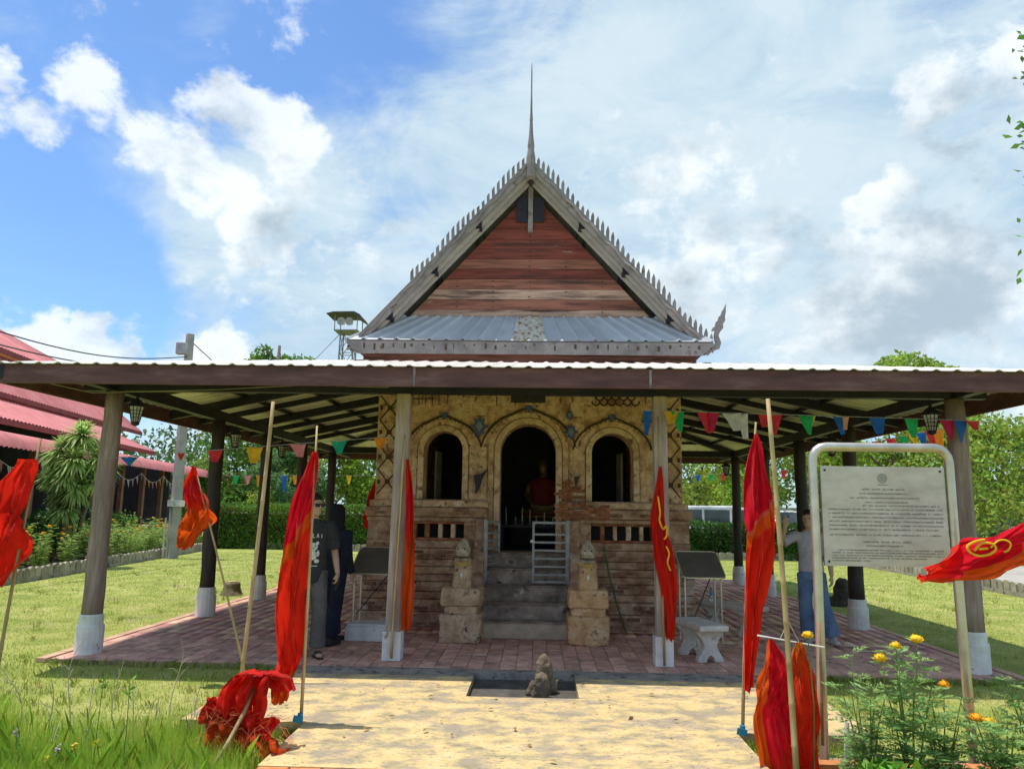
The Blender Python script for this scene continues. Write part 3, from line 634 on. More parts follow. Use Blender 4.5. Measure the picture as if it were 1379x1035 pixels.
    prof = [(-0.02, -0.02), (0.10, 0.02), (0.125, 0.10), (0.09, 0.20), (0.11, 0.25), (0.16, 0.31), (0.155, 0.36), (0.19, 0.42), (0.185, 0.47), (0.20, 0.54), (0.205, 0.66), (0.165, 0.57), (0.15, 0.555), (0.13, 0.49), (0.105, 0.475), (0.085, 0.41), (0.06, 0.395), (0.045, 0.33), (0.01, 0.31), (0.0, 0.26), (0.045, 0.28), (0.03, 0.2), (0.045, 0.10), (-0.01, 0.06)]
    f = tb(); f.prism([(x0-0.02+a, z0+b) for a, b in prof], YV-0.035, YV+0.02); tag(f.build('flame_finial', M_GREYW, TEMPLE, bevel=0.006), 'flame-shaped timber finial at the foot of the verge')
    # skirt roof of ribbed sheets under the gable
    zt, zl, yt, yl, xt, xl = 4.33, 3.90, YG-0.05, YV-0.10, 1.80, 2.52
    n = 11
    sk = tb(); sk.prism([(-xl, zl-0.02), (xl, zl-0.02), (xl, zl), (-xl, zl)], yl+0.02, yl+0.04); skirt = sk.build('skirt_roof', M_GREYW, TEMPLE)
    for i in range(n):
        f0, f1 = -1+2*i/n, -1+2*(i+1)/n; b = tb()
        vs = []
        m_ = 12
        for j in range(m_+1):
            f = f0+(f1-f0)*j/m_; ph = (j % 6)/6.0; rz = 0.030 if (j % 6) in (0,) else 0.0
            # a rib drawn as a narrow raised fold every half sheet
            for (ff, hh) in ((f, rz),):
                vs.append((xl*ff, yl, zl+hh)); vs.append((xt*ff, yt, zt+hh))
        fs = [(2*j, 2*j+2, 2*j+3, 2*j+1) for j in range(m_)]
        b.add(vs, fs); o = b.build('roof_sheet', M_RUST if i == 5 else M_ZINC, skirt); so = o.modifiers.new('thick', 'SOLIDIFY'); so.thickness = 0.012; so.offset = 1
    for sx in (-1, 1):   # hip ends of the skirt
        b = tb(); b.add([(sx*xl, yl, zl), (sx*xt, yt, zt), (sx*xt, yt+0.3, zt), (sx*xl, yt+0.3, zl)], [(0, 1, 2, 3)]); o = b.build('skirt_hip', M_ZINC, skirt); so = o.modifiers.new('thick', 'SOLIDIFY'); so.thickness = 0.02
    b = tb(); b.prism([(-xl-0.02, zl-0.03), (-xl+0.16, zl-0.20), (xl-0.16, zl-0.20), (xl+0.02, zl-0.03)], yl-0.02, yl+0.018); b.build('skirt_fascia', M_GREYW, skirt, bevel=0.006)
    n = tb()
    for i in range(34): 
        x = -2.3+i*0.14+random.uniform(-.03, .03); n.box(x, x+random.uniform(.01, .035), yl-0.024, yl-0.019, zl-0.13+random.uniform(-.03, .05), zl-0.09+random.uniform(0, .04))
    n.build('nail_stains', M_CARVE, skirt)
    b = tb(); b.box(-2.3, 2.3, yl+0.10, -0.02, zl-0.34, zl-0.12); b.build('wall_plate', M_PLM, TEMPLE)
    b = tb(); b.box(-xl+0.02, xl-0.02, yl+0.04, YG, zl-0.10, zl-0.08); b.build('skirt_soffit', M_STEEL, TEMPLE)
temple_roof()

# ------------------------------------------------------------------ canopy on posts
CX0, CX1, CY0, CY1, CZ = -5.67, 5.41, 7.77, 19.9, 3.05
IX0, IX1, IY0, IY1, IZ = -2.40, 2.12, 11.05, 16.9, 3.74
COLX = (-4.87, 4.60); COLY = (8.57, 11.55, 13.70, 15.85, 18.15)
CANOPY = wthing('canopy', 'low open canopy of ribbed roof sheets on timber posts round the hall', 'canopy', (-0.13, 13.6, 0))
def canopy():
    def rib(t):
        p = (t % 0.205)/0.205
        return 0.017*max(0.0, cos((p-0.5)*2*pi)*1.6-0.6) if True else 0
    def sheet(side, a0, a1, slot):
        """corrugated sheet of one side between positions a0..a1 along the eave"""
        vs = []; fs = []; n = max(3, int((a1-a0)/0.0171)); rows = []
        for i in range(n+1):
            a = a0+(a1-a0)*i/n
            if side in ('front', 'back'):
                e = CX0; E = CX1; i0, i1 = IX0, IX1; dep = (IY0-CY0) if side == 'front' else (CY1-IY1)
            else:
                e = CY0; E = CY1; i0, i1 = IY0, IY1; dep = (IX0-CX0) if side == 'left' else (CX1-IX1)
            t = 1.0
            if a < i0: t = (a-e)/(i0-e)
            if a > i1: t = (E-a)/(E-i1)
            t = max(t, 0.001); z = rib(a)
            lip = -0.03
            for tt in (lip/dep, t):
                h = CZ+(IZ-CZ)*tt+z
                if side == 'front': vs.append((a, CY0+dep*tt, h))
                elif side == 'back': vs.append((a, CY1-dep*tt, h))
                elif side == 'left': vs.append((CX0+dep*tt, a, h))
                else: vs.append((CX1-dep*tt, a, h))
        for i in range(n): fs.append((2*i, 2*i+2, 2*i+3, 2*i+1))
        b = MB(); b.add(vs, fs); o = b.build('roof_sheet', M_SHEET, roofp, fixn=False)
        so = o.modifiers.new('thick', 'SOLIDIFY'); so.thickness = 0.008; so.offset = -1 if side in ('front', 'right') else 1
    rp = MB(); rp.box(IX0-0.02, IX1+0.02, IY0-0.02, IY0+0.02, IZ-0.05, IZ+0.03); roofp = rp.build('roof', M_ZINC, CANOPY)
    for side, (lo, hi) in (('front', (CX0, CX1)), ('back', (CX0, CX1)), ('left', (CY0, CY1)), ('right', (CY0, CY1))):
        n = round((hi-lo)/0.82); w = (hi-lo)/n
        for k in range(n): sheet(side, lo+k*w, lo+(k+1)*w-0.002, k)
    # eave boards
    for (x0, x1, y0, y1) in ((CX0, CX1, CY0+0.0, CY0+0.035), (CX0, CX1, CY1-0.035, CY1), (CX0, CX0+0.035, CY0+0.037, CY1-0.037), (CX1-0.035, CX1, CY0+0.037, CY1-0.037)):
        b = MB(); b.box(x0, x1, y0, y1, CZ-0.215, CZ-0.012); f = b.build('fascia', M_FASCIA, CANOPY, bevel=0.004)
    b = MB()   # the pale strap joints nailed on the front fascia
    for x in (-1.28, 1.14): b.box(x-0.012, x+0.012, CY0-0.006, CY0-0.001, CZ-0.21, CZ-0.02)
    b.build('joint_strap', M_GREYW, CANOPY)
    # beams along the post lines
    zb0, zb1 = 2.875, 3.02
    for x in COLX: b = MB(); b.box(x-0.055, x+0.055, CY0+0.2, CY1-0.2, zb0-0.0, zb1); b.build('beam', M_STEEL, CANOPY)
    for y in (COLY[0], COLY[-1]):
        b = MB(); b.box(COLX[0]-0.32, COLX[0]-0.058, y-0.055, y+0.055, zb0, zb1); b.box(COLX[0]+0.058, COLX[1]-0.058, y-0.055, y+0.055, zb0, zb1); b.box(COLX[1]+0.058, COLX[1]+0.32, y-0.055, y+0.055, zb0, zb1); b.build('beam', M_STEEL, CANOPY)
    def rz(t, drop=0.0): return CZ+(IZ-CZ)*t-0.075-drop
    # rafters: each side at the posts, then purlins along the eaves
    for y in COLY[1:-1]:
        for (xa, xb) in ((CX0+0.05, IX0+0.02), (CX1-0.05, IX1-0.02)):
            b = MB(); b.bar((xa, y, rz(0.015)-0.03), (xb, y, rz(1.0)-0.03), 0.075, 0.135); b.build('rafter', M_STEEL, CANOPY)
    for y in (10.1, 12.6, 14.8, 17.0):
        for (xa, xb, s0) in ((CX0+0.05, IX0+0.02, 0.02), (CX1-0.05, IX1-0.02, 0.02)):
            tt = 1.0 if y > IY0 else (y-CY0)/(IY0-CY0)
            xe = xa+(xb-xa)*min(1, tt); b = MB(); b.bar((xa, y, rz(0.015)-0.01), (xe, y, rz(min(1, tt))-0.01), 0.06, 0.09); b.build('rafter', M_STEEL, CANOPY)
    for x in (-3.6, -1.54, -0.1, 1.35, 3.3):
        tt = 1.0 if IX0 < x < IX1 else ((x-CX0)/(IX0-CX0) if x < 0 else (CX1-x)/(CX1-IX1))
        b = MB(); b.bar((x, CY0+0.05, rz(0.015)-0.03), (x, CY0+(IY0-CY0)*tt, rz(tt)-0.03), 0.075, 0.12); b.build('rafter', M_STEEL, CANOPY)
    for (a, c) in (((CX0, CY0), (IX0, IY0)), ((CX1, CY0), (IX1, IY0)), ((CX0, CY1), (IX0, IY1)), ((CX1, CY1), (IX1, IY1))):
        b = MB(); b.bar((a[0], a[1], CZ-0.10), (c[0], c[1], IZ-0.10), 0.085, 0.14); b.build('hip_rafter', M_STEEL, CANOPY)
    for t in (0.10, 0.36, 0.62, 0.88):
        xa, xb = CX0+(IX0-CX0)*t, CX1+(IX1-CX1)*t; ya, yb = CY0+(IY0-CY0)*t, CY1+(IY1-CY1)*t; z = rz(t)+0.035
        for p, q in (((xa, ya), (xb, ya)), ((xa, yb), (xb, yb)), ((xa, ya), (xa, yb)), ((xb, ya), (xb, yb))):
            b = MB(); b.bar((p[0], p[1], z), (q[0], q[1], z), 0.05, 0.055); b.build('purlin', M_STEEL, CANOPY)
    # posts
    def post(x, y, m, r0, r1, kind='round', lean=(0, 0)):
        pts = [(x+lean[0]*i/8+random.uniform(-.008, .008), y+lean[1]*i/8, 0.36+(zb0-0.362)*i/8) for i in range(9)]; pts[0] = (x, y, 0.36)
        if kind == 'square':
            b = MB(); top = (x+lean[0], y, zb0-0.002); b.bar((x, y, 0.28), top, r0*2, r0*2, (0, 1, 0)); o = b.build('post', m, CANOPY, bevel=0.014)
            b = MB(); b.box(x-r0-0.022, x+r0+0.022, y-r0-0.022, y+r0+0.022, 0.0, 0.30); b.build('post_base', M_WHITE, o, bevel=0.008)
        else:
            b = MB(); b.tube(pts, [r0+(r1-r0)*i/8+random.uniform(-.004, .004) for i in range(9)], 14); o = b.build('post', m, CANOPY, smooth=True)
            b = MB(); b.lathe([(0.142, 0.0), (0.142, 0.285), (0.135, 0.30), (0.126, 0.302), (0.124, 0.40), (0.118, 0.412)], 16, (x, y, 0)); b.build('post_base', M_WHITE, o)
    post(COLX[0], COLY[0], M_WOODC, 0.108, 0.098, lean=(0.02, 0)); post(COLX[1], COLY[0], M_WOODC, 0.110, 0.100, lean=(-0.01, 0))
    post(-1.54, COLY[0], M_WOODP, 0.078, 0.07, 'square', (0.03, 0)); post(1.35, COLY[0], M_WOODP, 0.075, 0.07, 'square', (0.0, 0))
    for y in COLY[1:]:
        for x in COLX: post(x, y, M_DARKW, 0.105, 0.096)
    for x in (-1.6, 1.4): post(x, COLY[-1], M_DARKW, 0.10, 0.092)
    # sagging cables under the roof
    b = MB(); b.tube([(CX0+0.1, CY0+0.05, 2.93), (-4.9, 8.2, 2.80), (-3.6, 8.4, 2.88), (-2.6, 8.45, 2.95), (-1.7, 8.45, 2.93), (-1.4, 8.3, 3.0)], 0.006, 5); b.build('cable', mat('grey_cable', (0.25, 0.24, 0.23), 8, 3, 0.6, 0), CANOPY)
canopy()

def lantern():
    t = thing('hanging_lantern', 'small tapered wire-cage lantern hanging beside a canopy post', 'lantern', group='lanterns under the canopy')
    gm = mat('lantern_glass', (0.80, 0.79, 0.75), 10, 4, 0.4, 0.1, trans=0.4)
    b = MB(); b.lathe([(0.045, 0.03), (0.085, 0.20)], 6); b.build('glass', gm, t)
    b = MB(); b.lathe([(0.105, 0.20), (0.10, 0.215), (0.055, 0.27), (0.02, 0.29), (0.015, 0.33)], 6); b.build('cap', M_STEEL, t)
    b = MB(); b.lathe([(0.012, -0.02), (0.05, 0.0), (0.05, 0.03)], 6); b.build('bottom', M_STEEL, t)
    b = MB()
    for i in range(12):
        a = 2*pi*i/12; k = cos(pi/6)/cos((a % (pi/3))-pi/6)
        b.bar((0.050*cos(a)*k, 0.050*sin(a)*k, 0.03), (0.089*cos(a)*k, 0.089*sin(a)*k, 0.20), 0.007, 0.007)
    for z, r in ((0.075, 0.062), (0.115, 0.071), (0.155, 0.080)):
        pts = [(r*cos(pi*i/3), r*sin(pi*i/3), z) for i in range(7)]
        for p, q in zip(pts, pts[1:]): b.bar(p, q, 0.006, 0.006)
    b.build('cage', M_STEEL, t)
    b = MB(); b.tube([(0, 0, 0.33), (0, 0, 0.40)], 0.006, 6); b.build('hook', M_STEEL, t)
    return t
ln0 = lantern()
for i, (x, y, z) in enumerate(((-4.60, 8.60, 2.50), (-4.60, 11.55, 2.46), (4.34, 8.60, 2.50), (4.35, 11.55, 2.46), (4.36, 18.05, 2.46), (-4.60, 13.7, 2.46))):
    o = ln0 if i == 0 else copy_tree(ln0); o.location = (x, y, z)
    o['label'] = 'wire-cage lantern hanging by ' + ('the canopy corner post nearest the leaning flag cane', 'the post nearest the utility pole', 'the canopy corner post behind the notice', 'the post beside the dark lawn rock', 'the back corner post near the white minivan', 'the post beside the tree stump')[i]

# ------------------------------------------------------------------ statues, stones, altar
def remesh(o, vox, smooth_it=4, fac=0.5):
    r = o.modifiers.new('remesh', 'REMESH'); r.mode = 'VOXEL'; r.voxel_size = vox; r.use_smooth_shade = True
    if smooth_it: s = o.modifiers.new('smooth', 'SMOOTH'); s.iterations = smooth_it; s.factor = fac
    return o
def erode(o, st, sc):
    tx = bpy.data.textures.new('erosion', 'CLOUDS'); tx.noise_scale = sc; tx.noise_depth = 3; d = o.modifiers.new('erode', 'DISPLACE'); d.texture = tx; d.strength = st; d.mid_level = 0.5; d.texture_coords = 'GLOBAL'
def guardian(x, y, label, tint):
    t = thing('guardian_statue', label, 'statue', (x, y, 0), random.uniform(-.06, .06), 'statues flanking the steps')
    b = MB(); b.box(-0.25, 0.25, -0.22, 0.26, 0, 0.34); b.ball((-0.1, -0.2, 0.2), 0.1, 0.05, 0.12); b.ball((0.13, -0.2, 0.12), 0.1, 0.04, 0.1); o = b.build('lower_block', tint, t); remesh(o, 0.016, 12); erode(o, 0.045, 0.12)
    b = MB(); b.box(-0.205, 0.205, -0.18, 0.22, 0.33, 0.44); o = b.build('neck_block', tint, t); remesh(o, 0.016, 10); erode(o, 0.035, 0.10)
    b = MB(); b.box(-0.245, 0.245, -0.21, 0.25, 0.43, 0.65); o = b.build('upper_block', tint, t); remesh(o, 0.016, 22); erode(o, 0.045, 0.12)
    b = MB(); b.rings([(0, 0, 0.63, 0.135, 0.15), (0, 0, 0.72, 0.125, 0.14), (0, -0.005, 0.82, 0.118, 0.13), (0, -0.01, 0.93, 0.112, 0.12), (0, -0.01, 1.0, 0.10, 0.11)], 16)
    b.ball((-0.07, -0.1, 0.70), 0.05, 0.06, 0.1); b.ball((0.07, -0.1, 0.70), 0.05, 0.06, 0.1); o = b.build('body', tint, t); remesh(o, 0.012, 4); erode(o, 0.02, 0.06)
    b = MB(); b.rings([(0, -0.05, 0.95, 0.075, 0.09), (0, -0.07, 0.985, 0.092, 0.12), (0, -0.06, 1.00, 0.090, 0.11)], 14)                     # lower jaw
    b.rings([(0, 0.0, 0.98, 0.07, 0.05), (0, 0.0, 1.06, 0.08, 0.07)], 12)
    b.rings([(0, -0.065, 1.055, 0.088, 0.125), (0, -0.055, 1.085, 0.098, 0.13), (0, -0.03, 1.13, 0.088, 0.11), (0, -0.015, 1.18, 0.062, 0.08), (0, 0.0, 1.22, 0.034, 0.045), (0, 0, 1.245, 0.008, 0.01)], 14)
    b.ball((-0.04, -0.155, 1.115), 0.026, 0.02, 0.026); b.ball((0.04, -0.155, 1.115), 0.026, 0.02, 0.026); b.ball((0, -0.18, 1.075), 0.028, 0.02, 0.018)
    head = b.build('head', M_STONEP, t); remesh(head, 0.008, 2); erode(head, 0.012, 0.04)
    for s2 in (-1, 1): k = MB(); k.ball((s2*0.04, -0.175, 1.116), 0.011, 0.007, 0.012, 8, 6); k.build('eye', M_CARVE, head)
    k = MB(); k.box(-0.07, 0.07, -0.13, -0.04, 1.018, 1.046); k.build('mouth', M_BLACK, head)
    for i in range(7):
        k = MB(); a = -0.9+i*0.3; k.box(0.085*sin(a)-0.010, 0.085*sin(a)+0.010, -0.05-0.115*cos(a)-0.012, -0.05-0.115*cos(a)+0.01, 1.030, 1.058); k.build('tooth', M_STONEP, head)
    g = MB(); g.rings([(0, -0.01, 0.905, 0.117, 0.126), (0, -0.01, 0.955, 0.112, 0.122)], 14); g.build('collar', mat('gilt_paint', [(0.4, (0.36, 0.25, 0.12)), (0.6, (0.55, 0.36, 0.05))], 14, 6, 0.7, 0.4), t)
    g = MB(); g.prism([(-0.018, 0.80), (0, 0.76), (0.018, 0.80), (0, 0.84)], -0.150, -0.12); g.build('chest_tile', M_WHITE, t)
M_STONEP = mat('pale_stone_head', [(0.3, (0.26, 0.19, 0.13)), (0.5, (0.50, 0.40, 0.29)), (0.75, (0.66, 0.57, 0.45))], 14, 10, 0.9, 0.7, 40)
M_STONEO = mat('orange_stone', [(0.28, (0.36, 0.18, 0.09)), (0.48, (0.66, 0.40, 0.20)), (0.7, (0.76, 0.56, 0.36))], 5, 11, 0.95, 0.9, 22, stain=((0.13, 0.08, 0.055), 5.5, 0.60, 0.68))
guardian(-0.92, 9.84, 'stone guardian post with open-mouthed head on mottled grey-brown blocks', M_STONE)
guardian(0.63, 9.84, 'stone guardian post with open-mouthed head on orange-stained blocks', M_STONEO)

M_ROCK = mat('brown_rock', [(0.3, (0.10, 0.08, 0.06)), (0.6, (0.24, 0.19, 0.13)), (0.8, (0.36, 0.31, 0.22))], 9, 10, 0.95, 0.9, 30)
def rock(name, label, loc, r, group=None, m=M_ROCK, lean=0.0, seed=1):
    b = MB(); b.ball((lean*r[2]*0.5, 0, r[2]*0.8), r[0], r[1], r[2], 14, 10); b.ball((lean*r[2]*-0.2, 0.02, r[2]*0.3), r[0]*1.15, r[1]*1.1, r[2]*0.5, 12, 8)
    o = b.build(name, m, None, loc=loc); remesh(o, max(r[0]*0.13, .012), 1)
    tx = bpy.data.textures.new('rock_noise', 'CLOUDS'); tx.noise_scale = r[0]*0.8; d = o.modifiers.new('disp', 'DISPLACE'); d.texture = tx; d.strength = r[0]*0.55; d.mid_level = 0.5; d.texture_coords = 'GLOBAL'
    return tag(o, label, 'stone', group)
rock('standing_stone', 'taller rounded stone standing at the back of the sunken panel', (0.10, 7.52, -0.08), (0.085, 0.08, 0.20), lean=-0.25)
rock('standing_stone', 'short stone leaning against the taller one in the sunken panel', (0.045, 7.33, -0.08), (0.075, 0.06, 0.13), lean=0.1)
rock('standing_stone', 'low dark stone beside the two pale ones in the sunken panel', (-0.045, 7.42, -0.08), (0.04, 0.05, 0.08), lean=0.5)
rock('lawn_rock', 'dark pointed rock leaning on the lawn beside the paving', (5.56, 14.75, -0.1), (0.20, 0.2, 0.30), lean=0.6, m=mat('dark_rock', [(0.3, (0.04, 0.036, 0.03)), (0.7, (0.12, 0.10, 0.085))], 6, 9, 0.95, 0.8, 30))
def stump():
    t = thing('tree_stump', 'short sawn tree stump in the grass by the paving', 'stump', (-5.72, 14.7, -0.06))
    b = MB(); b.lathe([(0.26, -0.05), (0.20, 0.04), (0.16, 0.12), (0.15, 0.24), (0.12, 0.25)], 11); o = b.build('bark', M_ROCK, t); remesh(o, 0.025, 1)
    b = MB(); b.lathe([(0.11, 0.236), (0.11, 0.262)], 11); b.build('cut_face', M_BAMBOO, t)
stump()
def altar():
    t = thing('seated_statue', 'seated statue wrapped in red cloth inside the dark doorway', 'statue', (0.10, 13.7, 1.012))
    b = MB(); b.box(-0.55, 0.55, -0.35, 0.4, 0, 0.45); b.build('pedestal', M_INSIDE, t, bevel=0.03)
    b = MB(); b.rings([(0, 0, 0.45, 0.42, 0.30), (0, 0, 0.56, 0.42, 0.30), (0, 0.03, 0.66, 0.26, 0.2), (0, 0.05, 0.85, 0.20, 0.13), (0, 0.05, 1.05, 0.24, 0.14), (0, 0.05, 1.13, 0.15, 0.11), (0, 0.04, 1.18, 0.06, 0.06), (0, 0.02, 1.24, 0.085, 0.095), (0, 0.02, 1.34, 0.10, 0.11), (0, 0.02, 1.43, 0.075, 0.08), (0, 0.02, 1.50, 0.03, 0.03)], 16)
    for s in (-1, 1): b.tube([(s*0.22, 0.05, 1.06), (s*0.29, 0.0, 0.85), (s*0.2, -0.2, 0.66), (0, -0.24, 0.64)], [0.065, 0.06, 0.05, 0.04], 8)
    o = b.build('figure', mat('gilt', (0.30, 0.19, 0.06), 5, 4, 0.4, 0.1, metal=0.5), t); remesh(o, 0.02, 3)
    b = MB(); b.rings([(0, 0, 0.50, 0.45, 0.33), (0, 0.02, 0.66, 0.29, 0.23), (0, 0.04, 0.86, 0.235, 0.165), (0, 0.04, 1.06, 0.27, 0.17), (0, 0.04, 1.15, 0.14, 0.13)], 20); o = b.build('robe', mat('red_robe', (0.26, 0.03, 0.02), 6, 5, 0.7, 0.3), t, smooth=True)
    tw = thing('candle_table', 'low dark table of candles in front of the statue', 'table', (0, 12.35, 1.012))
    b = MB(); b.box(-0.6, 0.6, -0.15, 0.15, 0.32, 0.36); b.build('table_top', M_STEEL, tw)
    for x in (-0.55, 0.55):
        for y in (-0.1, 0.1): b = MB(); b.box(x-0.02, x+0.02, y-0.02, y+0.02, 0, 0.318); b.build('leg', M_STEEL, tw)
    cm = mat('candle_wax', (0.62, 0.60, 0.55), 8, 3, 0.5, 0)
    for i in range(9):
        x = -0.48+i*0.12+random.uniform(-.02, .02); h = random.uniform(0.12, 0.30)
        c = thing('candlestick', 'slim pale candle on the table inside the doorway', 'candle', (x, 12.35+random.uniform(-.08, .08), 1.373), 0, 'candles before the statue')
        b = MB(); b.lathe([(0.03, 0), (0.03, 0.01), (0.012, 0.02), (0.012, 0.05), (0.022, 0.055), (0.022, 0.065)], 8); b.build('holder', M_CHROME, c)
        b = MB(); b.lathe([(0.010, 0.065), (0.009, h), (0.002, h+0.008)], 8); b.build('candle', cm, c)
altar()
b = MB(); b.tube([(0.92, 10.86, 1.12), (0.98, 10.74, 0.75), (1.08, 10.66, 0.35), (1.19, 10.6, 0.012)], 0.012, 6)
tag(b.build('green_stick', mat('green_stick', (0.05, 0.12, 0.04), 5, 4, 0.6, 0.1)), 'thin green cane leaning against the plinth beside the orange statue', 'stick')

# ------------------------------------------------------------------ slanted reading boards, benches, bottle
def reading_board(x, y, rz, label, base):
    t = thing('reading_board', label, 'display board', (x, y, 0), rz, 'slanted reading boards')
    z0 = 0.0
    if base:
        b = MB(); b.box(-0.30, 0.30, -0.20, 0.20, 0, 0.17); b.box(-0.285, 0.285, -0.185, 0.185, 0.17, 0.20); b.build('base_block', M_WHITE, t, bevel=0.01); z0 = 0.20
    for s in (-1, 1):
        b = MB(); b.tube([(s*0.23, -0.12, z0), (s*0.23, -0.12, 0.80)], 0.013, 8); b.build('leg', M_CHROME, t)
        b = MB(); b.tube([(s*0.23, 0.14, z0), (s*0.23, 0.14, 1.0)], 0.013, 8); b.build('leg', M_CHROME, t)
    b = MB(); b.tube([(0.23, 0.13, 0.9), (-0.20, -0.1, z0+0.1)], 0.007, 6); b.build('brace', M_STEEL, t)
    # tilted board with a rounded steel rim
    hw_, L_ = 0.27, 0.50; c = 0.05; a0 = Vector((0, -0.20, 0.79)); d = Vector((0, 0.40, 0.30)).normalized()
    def at(u, v, h=0): p = a0+d*v; nrm = Vector((0, -d.z, d.y)); return (u+p.x, p.y+nrm.y*h, p.z+nrm.z*h)
    outline = []
    for cx, cv, a1 in ((hw_-c, c, -pi/2), (hw_-c, L_-c, 0), (-hw_+c, L_-c, pi/2), (-hw_+c, c, pi)):
        for i in range(5): a = a1+pi/2*i/4; outline.append((cx+c*cos(a), cv+c*sin(a)))
    b = MB(); n = len(outline); b.add([at(u, v, 0) for u, v in outline]+[at(u, v, 0.014) for u, v in outline], [tuple(range(n))[::-1], tuple(range(n, 2*n))]+[(i, (i+1) % n, (i+1) % n+n, i+n) for i in range(n)]); b.build('panel', mat('dark_panel', [(0.3, (0.085, 0.075, 0.065)), (0.7, (0.14, 0.125, 0.11))], 4, 8, 0.45, 0.1, 40, spec=0.4), t)
    b = MB(); b.tube([at(u, v, 0.008) for u, v in outline+outline[:1]], 0.011, 6); b.build('rim', M_CHROME, t)
pl = gz(487, 850); reading_board(-2.02, 9.85, RAD(-6), 'slanted dark reading board on a low white block beside the post', True)
pl = gz(940, 845); reading_board(2.08, 10.15, RAD(5), 'slanted dark reading board on thin steel legs behind the stone bench', False)

def bench(x, y, rz, label, L_=0.75):
    t = thing('stone_bench', label, 'bench', (x, y, 0), rz, 'concrete benches')
    b = MB(); b.box(-0.17, 0.17, -L_/2, L_/2, 0.335, 0.40); b.build('seat', M_BENCH, t, bevel=0.018)
    for s in (-1, 1):
        prof = [(-0.15, 0), (-0.05, 0), (-0.035, 0.05), (0, 0.075), (0.035, 0.05), (0.05, 0), (0.15, 0), (0.15, 0.04), (0.11, 0.10), (0.075, 0.17), (0.10, 0.24), (0.15, 0.29), (0.15, 0.334), (-0.15, 0.334), (-0.15, 0.29), (-0.10, 0.24), (-0.075, 0.17), (-0.11, 0.10), (-0.15, 0.04)]
        b = MB(); b.prism(prof, s*L_*0.30-0.045, s*L_*0.30+0.045); b.build('leg', M_BENCH, t, bevel=0.012)
M_BENCH = mat('bench_concrete', [(0.3, (0.50, 0.46, 0.42)), (0.7, (0.74, 0.69, 0.63))], 7, 9, 0.9, 0.5, 60, stain=((0.18, 0.16, 0.12), 6, 0.6, 0.7))
bench(1.83, 9.02, RAD(14), 'small worn concrete bench with a pale flaking seat beside the white post base')
bench(2.62, 10.9, RAD(32), 'concrete bench carrying a plastic water bottle', 1.1)
def bottle():
    t = thing('water_bottle', 'small clear plastic water bottle standing on the far bench', 'bottle', (2.42, 11.05, 0.40))
    b = MB(); b.lathe([(0.028, 0), (0.031, 0.01), (0.031, 0.06), (0.028, 0.065), (0.031, 0.07), (0.031, 0.12), (0.026, 0.15), (0.013, 0.175), (0.013, 0.185)], 14); gm = mat('clear_plastic', (0.75, 0.80, 0.82), 5, 2, 0.08, 0, spec=0.5); gm.node_tree.nodes['Principled BSDF'].inputs['Transmission Weight'].default_value = 0.8; b.build('body', gm, t, smooth=True)
    b = MB(); b.lathe([(0.0315, 0.075), (0.0315, 0.115)], 14); b.build('label_band', mat('bottle_label', (0.18, 0.30, 0.52), 9, 3, 0.5, 0), t)
    b = MB(); b.lathe([(0.015, 0.186), (0.015, 0.205), (0.012, 0.208)], 10); b.build('cap', M_WHITE, t)
bottle()

